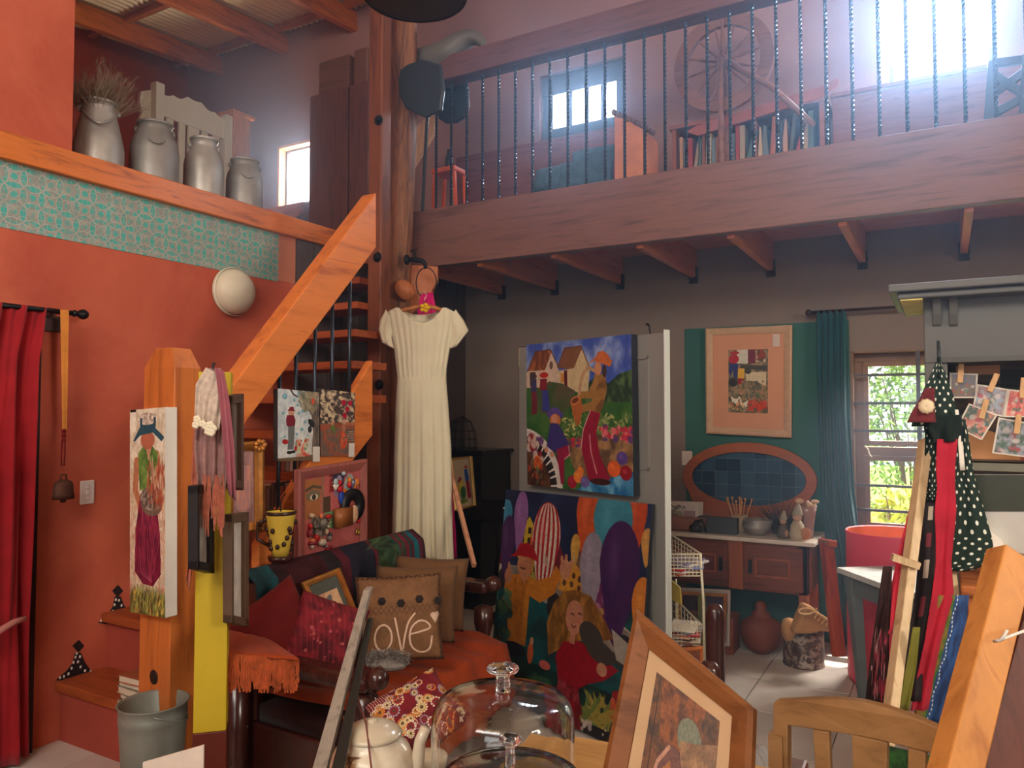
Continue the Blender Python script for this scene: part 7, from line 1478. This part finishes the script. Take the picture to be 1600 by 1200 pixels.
n_ = TOCAM(pd_(1448, 634, dA)); MB().lathe([(.001, .012), (.010, .014), (.020, .010), (.024, 0), (.001, -.002)], pd_(1447, 635, dA-.06), n_, 20, wob=lambda t, h: .08*math.sin(9*t)).build('rosette', M('cream_felt', (214, 196, 160), .8), fp, smooth=True)
sg = [((1464,1496,686),(1462,1492,730),(1464,1492,760),(1460,1494,800),(1462,1490,838),(1462,1486,880),(1456,1490,930),(1445,1470,1000),(1432,1458,1060),(1424,1450,1110))]
s1 = MB(); hang2(s1, list(sg[0]), dA-.025, 20, 40, 9, .008, 0, 1, 1, dA-.2); tag(s1.build('red_scarf', REDL, smooth=True, solid=.003), 'long plain red scarf hanging behind the polka dot apron', 'scarf', 'scarves hanging before the hutch')
s1 = MB(); hang2(s1, [(1425,1444,775),(1412,1436,830),(1402,1420,870),(1392,1412,920),(1388,1410,990)], dA+.07, 14, 20, 8, .010, 0, 1, 1, dA-.1); tag(s1.build('pink_gauze_scarf', PNK, smooth=True, solid=.003), 'sheer pinkish red scarf hanging left of the pale easel leg', 'scarf', 'scarves hanging before the hutch')
s1 = MB(); hang2(s1, [(1444,1468,782),(1440,1466,830),(1434,1464,880),(1428,1456,950),(1412,1442,1020),(1405,1440,1095)], dA+.03, 14, 24, 8, .010, 0, 1, 1, dA-.2); tag(s1.build('checked_scarf', CHK, smooth=True, solid=.003), 'dark scarf with beige and maroon squares below the apron', 'scarf', 'scarves hanging before the hutch')
s1 = MB(); hang2(s1, [(1380,1394,885),(1372,1392,940),(1362,1388,1010),(1352,1392,1100)], 2.30, 10, 16, 8, .010); tag(s1.build('dark_patterned_scarf', PAI, smooth=True, solid=.003), 'nearly black patterned scarf, leftmost of those hanging by the easel', 'scarf', 'scarves hanging before the hutch')
s1 = MB(); hang2(s1, [(1426,1438,980),(1416,1432,1040),(1404,1420,1110)], 2.18, 8, 12, 6, .006); tag(s1.build('olive_scarf', OLI, smooth=True, solid=.003), 'narrow olive scarf between the checked scarf and the easel leg', 'scarf', 'scarves hanging before the hutch')
s1 = MB(); hang2(s1, [(1466,1514,930),(1452,1508,1000),(1440,1496,1060),(1428,1482,1130)], 2.26, 16, 20, 7, .014); tag(s1.build('green_textile', GRN, smooth=True, solid=.003), 'green and blue painted textile hanging beside the orange pine beam', 'textile')
s1 = MB(); hang2(s1, [(1590,1660,960),(1580,1660,1050),(1560,1660,1130),(1545,1660,1230)], 1.75, 14, 16, 9, .014); tag(s1.build('magenta_cloth', cloth('magenta_cloth', (190, 16, 90), .8, .2, 10), smooth=True, solid=.003), 'magenta cloth hanging at the lower right corner', 'cloth')
# easel legs and pine beam
el = root('pale_easel', tuple(pd_(1390, 1120, 2.4)), 'pale wooden easel whose slim legs rise behind the hanging scarves', 'easel')
PEW = wood('pale_easel_wood', (206, 178, 136), (176, 146, 104), 'z', .5, knots=0)
MB().beam(pd_(1446, 688, 2.46), pd_(1385, 1165, 2.12), .028, .04, up=FH).build('leg', PEW, el, bevel=.003)
MB().beam(pd_(1455, 690, 2.52), pd_(1520, 1165, 2.4), .028, .04, up=FH).build('leg', PEW, el, bevel=.003)
MB().beam(pd_(1394, 870, 2.30), pd_(1436, 884, 2.28), .03, .02).build('ledge', PEW, el)
dB = 1.55; pbm = root('pine_beam_stand', tuple(pd_(1480, 1230, 1.35)), 'thick orange pine beam leaning at the right edge with a white string tied to it', 'stand')
PNE = wood('orange_pine_beam', (196, 130, 64), (164, 98, 44), 'z', .5, 1.8, knots=1.0)
MB().beam(pd_(1578, 868, 1.62), pd_(1478, 1260, 1.38), .072, .055, up=FH).build('beam', PNE, pbm, bevel=.004)
MB().beam(pd_(1640, 900, 1.75), pd_(1545, 1260, 1.5), .09, .03, up=FH).build('back_board', wood('dark_back_board', (96, 52, 40), (70, 36, 30), 'z', .5, knots=0), pbm, bevel=.003)
MB().tube([pd_(1553, 1002, 1.44), pd_(1562, 1001, 1.42), pd_(1575, 995, 1.42), pd_(1600, 986, 1.45), pd_(1640, 972, 1.5)], .0028, 6).tube([pd_(1562, 1001, 1.42), pd_(1570, 992, 1.42), pd_(1574, 984, 1.42)], .0028, 6).build('string', M('white_string', (226, 220, 208), .8), pbm, smooth=True)
# grey table and red drum
GT = M('grey_table_paint', (104, 108, 108), .5, 0, .1, 5, .15); GTT = M('whitewashed_table_top', (196, 196, 190), .6, 0, .18, 12, .4, 40)
zt = .74; tA = pz_(1308, 886, zt); gt = root('grey_table', (tA.x+.3, tA.y-.2, 0), 'small grey painted table with a whitewashed top before the red drum', 'table')
c0 = pz_(1307, 886, zt); dA_ = (-FH*.992+rt*.125).normalized(); dB_ = (rt*.992+FH*.125).normalized(); LA, LB = .62, .72
def gq(a_, b_, z): p = c0+dA_*a_+dB_*b_; return V((p.x, p.y, z))
def gbox(mb, a0, a1, b0, b1, z0, z1): return mb.hexa([gq(a1,b0,z0), gq(a1,b1,z0), gq(a0,b1,z0), gq(a0,b0,z0), gq(a1,b0,z1), gq(a1,b1,z1), gq(a0,b1,z1), gq(a0,b0,z1)])
gbox(MB(), 0, LA, 0, LB, zt-.03, zt).build('top', GTT, gt, bevel=.004)
for a_, b_ in ((.06,.06),(LA-.06,.06),(.06,LB-.06),(LA-.06,LB-.06)): MB().beam(gq(a_, b_, zt-.03), gq(a_, b_+(.05 if b_ < .3 else -.02), 0), .07, .06, up=dA_, taper=.6).build('leg', GT, gt, bevel=.003)
gbox(gbox(MB(), LA-.05, LA-.03, .05, LB-.05, zt-.13, zt-.03), .05, LA-.05, .04, .06, zt-.13, zt-.03).build('table_skirt', GT, gt)
dD = 4.55; q_ = pd_(1392, 830, dD); rD = 65/FPX*dD; zT = q_.z
rdm = root('red_drum', (q_.x, q_.y, 0), 'large pinkish red open drum with an orange inside by the garden window', 'drum')
RDM = M('pinkish_red_drum', (232, 56, 84), .5, 0, .05, 3, .1); ORI = M('orange_inside', (226, 120, 40), .6)
MB().lathe([(.001, .0), (rD*.96, 0), (rD, .03), (rD, zT-.02), (rD*1.015, zT-.01), (rD*1.0, zT), (rD*.97, zT-.005)], (q_.x, q_.y, 0), (0,0,1), 48).build('shell', RDM, rdm, smooth=True)
MB().lathe([(rD*.965, zT-.006), (rD*.955, zT-.4), (.001, zT-.4)], (q_.x, q_.y, 0), (0,0,1), 48).build('lining', ORI, rdm, smooth=True)

# ---- chair in front
CH = wood('honey_chair_wood', (156, 116, 72), (128, 92, 54), 'x', .45, 2, knots=.3)
dC = 1.95; chr_ = root('honey_chair', tuple(pd_(1330, 1500, dC)), 'honey coloured wooden chair with a curved slatted back in the foreground', 'chair')
def cpt(x, y, o=0): u = (x-1208)/267; return pd_(x, y, lerp(2.02, 1.72, u)+o)
def cprism(pts, th, name): 
    p = [cpt(*a) for a in pts]; n_ = (p[1]-p[0]).cross(p[-1]-p[0]).normalized(); n_ = n_ if n_.dot(EY-p[0]) < 0 else -n_
    return MB().prism(p, n_*th).build(name, CH, chr_, bevel=.004)
cprism([(1211,1095),(1250,1093),(1300,1092),(1345,1096),(1385,1106),(1430,1122),(1476,1142),(1474,1182),(1432,1172),(1385,1160),(1340,1150),(1290,1143),(1232,1134),(1210,1132)], .028, 'top_rail')
cprism([(1208,1098),(1230,1096),(1232,1300),(1206,1300)], .032, 'back_post'); cprism([(1455,1150),(1478,1142),(1476,1420),(1450,1420)], .032, 'back_post')
cprism([(1269,1140),(1295,1144),(1304,1340),(1282,1340)], .018, 'slat'); cprism([(1330,1148),(1386,1160),(1384,1360),(1336,1350)], .018, 'slat'); cprism([(1418,1168),(1446,1176),(1440,1380),(1414,1380)], .018, 'slat')
bL, bR = cpt(1215, 1300), cpt(1465, 1420); zS = .44; fwd = V((.25, .38, 0))
s0, s1_ = V((bL.x, bL.y, zS)), V((bR.x, bR.y, zS)); MB().prism([s0, s1_, s1_-FH*.38, s0-FH*.38], (0,0,.03)).build('seat', CH, chr_, bevel=.005)
for p_ in (s0, s1_, s1_-FH*.36, s0-FH*.36): MB().box((p_.x-.018, p_.y-.018, 0), (p_.x+.018, p_.y+.018, zS if p_ not in (s0, s1_) else .75)).build('leg', CH, chr_)
q = quad_pd((1384,1164),(1462,1182),(1462,1300),(1384,1300), 2.08, 2.0, 1.95, 1.9); A = Art(160, 200, (50, 110, 60)); A.cloud(1, (60, 130, 66), (36, 60, 50), 5, 3); A.rect(.2,.4,.6,.7,(60,50,60))
canvas(q, 'green_canvas', 'green painted canvas with white edges glimpsed behind the chair slats', 'painting', printed('green_canvas', A.a, .6), WHT, .02)
# ================================================================== foreground table and its things
TT = wood('light_oak_table', (190, 146, 86), (164, 116, 62), 'x', .35, 2, knots=0); zT = .75
ta, tb_ = pz_(898, 1150, zT), pz_(1180, 1195, zT)
tbl = root('oak_table', (0, 1.0, 0), 'light oak table in the foreground carrying the glass domes and teapot', 'table')
e1 = (tb_-ta); e1.z = 0; e1.normalize(); e2 = V((e1.y, -e1.x, 0)); o_ = ta-e1*.12; o_ = V((o_.x, o_.y, zT))
if e2.dot(FH) > 0: e2 = -e2
def tq(a, b_, z): return o_+e1*a+e2*b_+V((0, 0, z-zT))
MB().hexa([tq(0,1.05,zT-.035), tq(1.5,1.05,zT-.035), tq(1.5,0,zT-.035), tq(0,0,zT-.035), tq(0,1.05,zT), tq(1.5,1.05,zT), tq(1.5,0,zT), tq(0,0,zT)]).build('top', TT, tbl, bevel=.004)
for a_, b_ in ((.06,.12),(1.44,.06),(.06,.99),(1.44,.99)): p_ = tq(a_, b_, 0); MB().box((p_.x-.03, p_.y-.03, 0), (p_.x+.03, p_.y+.03, zT-.035)).build('leg', TT, tbl)
gm, nt, b, L = nm('clear_dome_glass'); b.inputs['Transmission Weight'].default_value = 1; b.inputs['Roughness'].default_value = .0; b.inputs['IOR'].default_value = 1.45; b.inputs['Base Color'].default_value = (.97, .97, .97, 1); DG = gm
gt2 = root('cloth_covered_table', (-.8, 1.2, 0), 'small table under a dark grey cloth carrying the teapot beside the oak table', 'table'); GCL = cloth('dark_grey_cloth', (84, 84, 88), .85)
MB().hexa([tq(-.28,.95,zT-.03), tq(-.005,.95,zT-.03), tq(-.005,.23,zT-.03), tq(-.28,.23,zT-.03), tq(-.28,.95,zT), tq(-.005,.95,zT), tq(-.005,.23,zT), tq(-.28,.23,zT)]).build('top', GCL, gt2, bevel=.004)
for a_, b_ in ((-.24,.28),(-.06,.28),(-.24,.9),(-.06,.9)): p_ = tq(a_, b_, 0); MB().box((p_.x-.02, p_.y-.02, 0), (p_.x+.02, p_.y+.02, zT-.03)).build('leg', DKW, gt2)
# plate stand under the domes
def dome(lab, c, R, Hh, kn, t=.0035):
    r = root('glass_dome', tuple(c), lab, 'cake dome', 'glass cake domes')
    o_p = [(R*1.02, 0), (R*1.0, .012), (R, Hh*.5), (R*.998, Hh*.80), (R*.985, Hh*.86), (R*.95, Hh*.91), (R*.89, Hh*.945), (R*.80, Hh*.965), (R*.6, Hh*.982), (R*.35, Hh*.994), (R*.14, Hh)]
    i_p = [(a-t if a > t*2 else a, h-t*.8) for a, h in o_p]; i_p[0] = (R-t, 0)
    pr = i_p+[(.001, Hh-t)]; 
    MB().lathe([(.001, Hh-t)]+i_p[::-1]+o_p+[(.001, Hh)], c, (0,0,1), 72).build('bell', DG, r, smooth=True)
    MB().lathe([(.001, Hh), (kn*.48, Hh), (kn*.44, Hh+.008), (kn*.42, Hh+.030), (kn*.55, Hh+.036), (kn*.93, Hh+.039), (kn, Hh+.043), (kn*.96, Hh+.047), (kn*.6, Hh+.0485), (.001, Hh+.0485)], c, (0,0,1), 36).build('knob', DG, r, smooth=True)
    return r
c1 = pd_(786, 700, 1.50); R1 = .139; z1 = zT+.002
Hd = 1.6+(645-1084)/FPX*1.5-z1
dome('tall clear glass cake dome with a round knob on the oak table', V((c1.x, c1.y, z1)), R1, Hd+.012, .032)
c2 = pd_(797, 700, 1.22); R2 = .126; H2 = 1.6+(645-1190)/FPX*1.22-z1
dome('lower clear glass dome covering a painted plate, in front of the tall dome', V((c2.x, c2.y, z1)), R2, max(.2, H2), .018)
A = Art(300, 300, (112, 106, 108)); A.poly([(0,0),(.62,0),(.5,.5),(.6,1),(0,1)], (40, 104, 112)); A.line([(.35,0),(.62,.18),(.66,.42),(.48,.62),(.3,.8)], .045, (196, 30, 70)); A.line([(.35,0),(.62,.18),(.66,.42),(.48,.62),(.3,.8)], .008, (226, 200, 206)); A.dabs(26, .66, .02, .98, .98, .035, [(216,212,206)], 3, .8, 1); A.line([(.2,.3),(.3,.25),(.35,.35),(.25,.4),(.2,.3)], .006, (190,206,206)); A.line([(.15,.55),(.3,.5),(.4,.6)], .006, (190,206,206))
PLT = printed('painted_plate', A.a, .3)
pp = root('painted_cushion_form', tuple(c2), 'round grey, teal and pink painted form under the lower glass dome', 'ornament')
c = V((c2.x, c2.y+.01, z1+.02)); mb = MB(); mb.grid(lambda u, v: c+V(((u-.5)*.22, (v-.5)*.22, .235*max(0, 1-((u-.5)**2+(v-.5)**2)*4)**.5)), 24, 24); mb.build('form', PLT, pp, smooth=True, solid=.004)
TSK = M('tan_skin_colour', (206, 164, 124), .6); MB().sphere(c1+V((-.02, .0, -c1.z+z1+.05)), (.07, .06, .05), 16, 10).build('tan_ornament', TSK, smooth=True); tag(bpy.data.objects['tan_ornament'], 'smooth tan lump under the tall glass dome', 'ornament')
# teapot
POR = M('cream_porcelain', (200, 184, 158), .18, 0, .04, 3, 0, 30, .6); tpc = pd_(585, 700, 1.62); tpc.z = zT+.002
tpt = root('teapot', tuple(tpc), 'cream porcelain teapot with brown floral transfer on the oak table', 'teapot')
A = Art(512, 256, (216, 200, 174)); A.cloud(1, (220, 206, 180), (208, 190, 164), 4, 2)
for (x, y) in ((.1,.55),(.35,.45),(.62,.5),(.86,.55),(.75,.3),(.5,.62)):
    A.dabs(26, x-.06, y-.13, x+.06, y+.13, .014, [(110,70,44),(150,100,66),(96,60,40),(176,130,90)], int(x*100), 1.5, .8); A.line([(x, y+.15), (x+.02, y-.1)], .003, (96, 60, 40))
PRT = printed('teapot_transfer', A.a, .18, 0)
def lathe_uv(prof, c, seg): 
    mb = MB(); n = len(prof)-1
    mb.grid(lambda u, v: V(c)+V((poly_r(prof, v)[0]*math.cos(2*PI*u), poly_r(prof, v)[0]*math.sin(2*PI*u), poly_r(prof, v)[1])), seg, n*3); return mb
def poly_r(P, v):
    n = len(P)-1; t = v*n; k = min(int(t), n-1); f = t-k; return (lerp(P[k][0], P[k+1][0], f), lerp(P[k][1], P[k+1][1], f))
zt_ = 1.6+(645-1140)/FPX*1.62-zT
lathe_uv([(.045, 0), (.062, .008), (.078, .03), (.088, .06), (.091, zt_-.085), (.088, zt_-.055), (.078, zt_-.032), (.064, zt_-.015), (.056, zt_)], tpc, 48).build('body', PRT, tpt, smooth=True)
MB().lathe([(.058, zt_-.006), (.063, zt_-.001), (.060, zt_+.004), (.052, zt_+.012), (.036, zt_+.020), (.016, zt_+.025), (.001, zt_+.026)], tpc, (0,0,1), 40).build('lid', POR, tpt, smooth=True)
MB().lathe([(.010, zt_+.022), (.012, zt_+.027), (.006, zt_+.030), (.001, zt_+.030)], tpc, (0,0,1), 20).build('lid_knob', POR, tpt, smooth=True)
mb = MB(); rg = random.Random(31)
for k in range(26): a_, r_ = rg.uniform(3.6, 5.6), rg.uniform(.018, .042); mb.sphere(tpc+V((r_*math.cos(a_), r_*math.sin(a_), zt_+.0265-r_*.32)), (rg.uniform(.003,.006), rg.uniform(.002,.005), .0015), 8, 4)
mb.build('lid_flower', M('brown_transfer', (130, 84, 54), .3), tpt, smooth=True)
sp = [tpc+rt*a_+V((0,0,h_)) for a_, h_ in ((.070, zt_-.11), (.088, zt_-.085), (.096, zt_-.05), (.100, zt_-.015), (.112, zt_+.012))]
MB().tube(sp, [.026, .019, .014, .012, .011], 16).build('spout', POR, tpt, smooth=True)
MB().tube([tpc+rt*(-.07)+V((0,0,.105)), tpc+rt*(-.105)+V((0,0,.115)), tpc+rt*(-.122)+V((0,0,.08)), tpc+rt*(-.105)+V((0,0,.04)), tpc+rt*(-.075)+V((0,0,.035))], .007, 12).build('handle', POR, tpt, smooth=True)
wb_ = MB().tube([pd_(552, 1070, 1.7), pd_(572, 1130, 1.58), pd_(584, 1230, 1.45)], .0022, 6).tube([pd_(537, 1120, 1.7), pd_(540, 1160, 1.6), pd_(546, 1230, 1.5)], .0022, 6).build('brown_wires', M('brown_wire', (110, 54, 34), .5)); tag(wb_, 'two thin brown wires curving in front of the teapot', 'wire')
RC = cloth('red_navy_cloth', (176, 16, 36), .85, .5, 7, .4); mb = MB(); mb.grid(lambda u, v: tpc+rt*(.10+.12*u)+FH*(-.08+.12*v)+V((0,0,.012+.012*math.sin(u*7)*math.cos(v*5)+.02*v)), 16, 12); tag(mb.build('red_napkin', RC, smooth=True, solid=.004), 'crumpled red napkin right of the teapot spout', 'napkin')
mg = MB().lathe([(.001,0),(.03,0),(.036,.02),(.036,.035),(.028,.04),(.001,.04)], pz_(668, 1205, zT)+V((0,0,.003)), (0,0,1), 24).build('porcelain_dish', POR, smooth=True); tag(mg, 'small cream porcelain dish beside the red napkin', 'dish')
# dark leaning frame, edge on
le = root('edge_on_frame', tuple(pd_(500, 1230, 1.5)), 'dark picture frame seen from its weathered grey edge left of the teapot', 'picture frame')
WGR = wood('weathered_grey_wood', (132, 118, 104), (92, 82, 74), 'z', .7, 4, knots=0); BKF = M('black_frame_face', (26, 24, 22), .35)
a_, b_ = pd_(572, 922, 1.80), pd_(485, 1275, 1.42); d_ = (b_-a_).normalized(); w_ = rt*.022
MB().hexa([b_-w_*1.0-FH*.0, b_+w_*.4, b_+w_*.4+FH*.04, b_-w_+FH*.04, a_-w_*.3, a_+w_*.45, a_+w_*.45+FH*.04, a_-w_*.3+FH*.04]).build('edge', WGR, le, bevel=.002)
a2, b2_ = pd_(576, 968, 1.77), pd_(512, 1275, 1.40); MB().hexa([b2_-w_*.6, b2_+w_*.6, b2_+w_*.6+FH*.02, b2_-w_*.6+FH*.02, a2-w_*.2, a2+w_*.35, a2+w_*.35+FH*.02, a2-w_*.2+FH*.02]).build('front_face', BKF, le, bevel=.002)
# big frame
A = Art(300, 420, (90, 62, 46)); A.cloud(1, (110, 72, 48), (66, 50, 42), 5, 2, 1, 1.3); A.cloud(A.mask([(.1,.0),(.8,0),(.7,.4),(.2,.45)]), (130, 76, 44), (84, 54, 40), 8, 3, 1, 1, 1, 4); A.ell(.62, .28, .18, .14, (110, 112, 92)); A.cloud(A.mask([(.5,.34),(1,.2),(1,.9),(.6,.7)]), (160, 120, 84), (120, 90, 66), 4, 4)
A.poly([(.12,.9),(.20,.58),(.34,.42),(.48,.40),(.62,.58),(.70,.52),(.92,.75),(.95,1),(.12,1)], (104, 68, 60)); A.line([(.14,.9),(.22,.6),(.36,.44)], .02, (170, 124, 100)); A.poly([(.18,.95),(.26,.66),(.40,.52),(.52,.74),(.5,1),(.2,1)], (150, 96, 54)); A.rect(.55, .62, .62, .9, (170, 124, 104)); A.line([(.08,0),(.10,.9)], .008, (60,44,36)); A.brush(.2, 3)
fa, fb_, fc_ = pd_(996, 953, 1.42), pd_(1180, 1108, 1.24), pd_(926, 1300, 1.28); fn_ = (fb_-fa).cross(fc_-fa); r_ = ray(1168, 1440); q = Quad(fa, fb_, EY+r_*((fa-EY).dot(fn_)/r_.dot(fn_)), fc_)
OAK = wood('brown_oak_frame', (120, 72, 36), (92, 52, 26), 'x', .5, 2.5, knots=0, spec=.2); SLP = M('cream_linen_slip', (186, 150, 110), .7, 0, .06, 20, .2, 150)
framed(q, 'oak_picture', 'brown framed picture of an autumn cottage with a wide cream slip, nearest the camera', 'picture', printed('autumn_cottage', A.a, .4), OAK, .042, .014, SLP, .024)
# card at the bottom left, cloth at the bottom right
q = quad_pd((223,1192),(318,1165),(316,1290),(223,1300), 1.75, 1.75); mb = MB(); q.slab(mb, 0, 0, q.W, q.H, -.006, 0); tag(mb.build('white_card', M('warm_white_card', (214, 196, 178), .7)), 'blank cream card standing at the bottom edge in front of the zinc bucket', 'card')
sh_ = root('side_cabinet', tuple(pd_(270, 1290, 1.75)), 'low brown cabinet below the picture edge carrying the cream card', 'cabinet'); cc = pd_(270, 1296, 1.75); MB().box((cc.x-.3, cc.y-.35, 0), (cc.x+.12, cc.y+.05, cc.z)).build('body', DKW, sh_)
WC = M('crumpled_grey_cloth', (150, 150, 148), .8, 0, .2, 10, .5); mb = MB(); cg_ = pd_(1188, 1195, 2.3)
mb.grid(lambda u, v: cg_+rt*(.10*(u-.5)*2*.5)+FH*(.1*(v-.5))+V((0,0,.05*math.sin(PI*u)*math.sin(PI*v)+.008*math.sin(u*17+v*9))), 20, 16); o = mb.build('grey_cloth', WC, smooth=True, solid=.004); tag(o, 'crumpled pale grey cloth beside the big brown frame', 'cloth')
st2 = MB().box((cg_.x-.12, cg_.y-.12, 0), (cg_.x+.12, cg_.y+.12, cg_.z-.005)).build('low_stool', DKW, bevel=.01); tag(st2, 'low dark stool under the crumpled grey cloth', 'stool')
# ================================================================== garden outside the window
gr = MB(); gr.box((-9, 6.1, -.12), (12, 26, -.02)); gd = gr.build('ground_garden', M('garden_grass', (150, 170, 70), .9, 0, .35, 1.2, .4, 20), loc=(0,0,0)); gd['kind'] = 'structure'
LF = [M('leaf_green', (110, 150, 50), .7, 0, .3, 4, 0), M('leaf_yellow_green', (176, 190, 70), .7, 0, .3, 4, 0), M('leaf_dark', (60, 96, 44), .7, 0, .3, 4, 0)]
def shrub(c, R, h, n, mi, lab, seed, leaf=.05):
    rg = random.Random(seed); r = root('garden_shrub', tuple(c), lab, 'shrub', 'shrubs outside the window'); mb = MB(); st_ = MB(); c = V(c)
    for k in range(12):
        d = V((rg.uniform(-1,1)*R*.6, rg.uniform(-1,1)*R*.6, h*rg.uniform(.6, 1))); st_.tube([c, c+d*.5+V((0,0,h*.1)), c+d], [.018, .012, .005], 5)
    for k in range(n):
        a_ = rg.uniform(0, 2*PI); q_ = R*rg.random()**.5; z = h*rg.uniform(.15, 1); q_ *= math.sin(PI*min(.98, .2+.75*z/h)); p = c+V((q_*math.cos(a_), q_*math.sin(a_), z))
        a = V((rg.uniform(-1,1), rg.uniform(-1,1), rg.uniform(-.5,1))).normalized()*leaf; b_ = a.orthogonal().normalized()*leaf*.4; mb.add([p-a, p-b_, p+a, p+b_], [(0,1,2,3)])
    st_.build('stem', M('stem_brown', (90, 70, 50), .9), r); o = mb.build('foliage', LF[mi], r); o['kind'] = 'stuff'
shrub((-.35, 10.3, 0), .8, 2.4, 1500, 0, 'tall green shrub in the garden seen through the upper window bars', 1)
shrub((.95, 8.3, 0), .6, 1.5, 1000, 1, 'yellow-green shrub in the middle of the garden view', 2)
shrub((-.35, 7.4, 0), .40, .95, 500, 1, 'low bright spiky plant just below the window sill', 3, .07)
shrub((.3, 14.0, 0), 2.0, 4.2, 2600, 2, 'big dark green tree-like shrub at the back of the garden', 4, .09)
shrub((-2.4, 11.0, 0), 1.4, 2.6, 1500, 0, 'green shrub far at the left side of the garden', 5, .07)
gp = MB().box((.35, 8.0, 0), (.45, 8.1, 1.25)).build('garden_post', wood('garden_post_wood', (206, 160, 90), (170, 126, 66), 'z', .8)); tag(gp, 'sunlit wooden post in the garden outside the window', 'post')
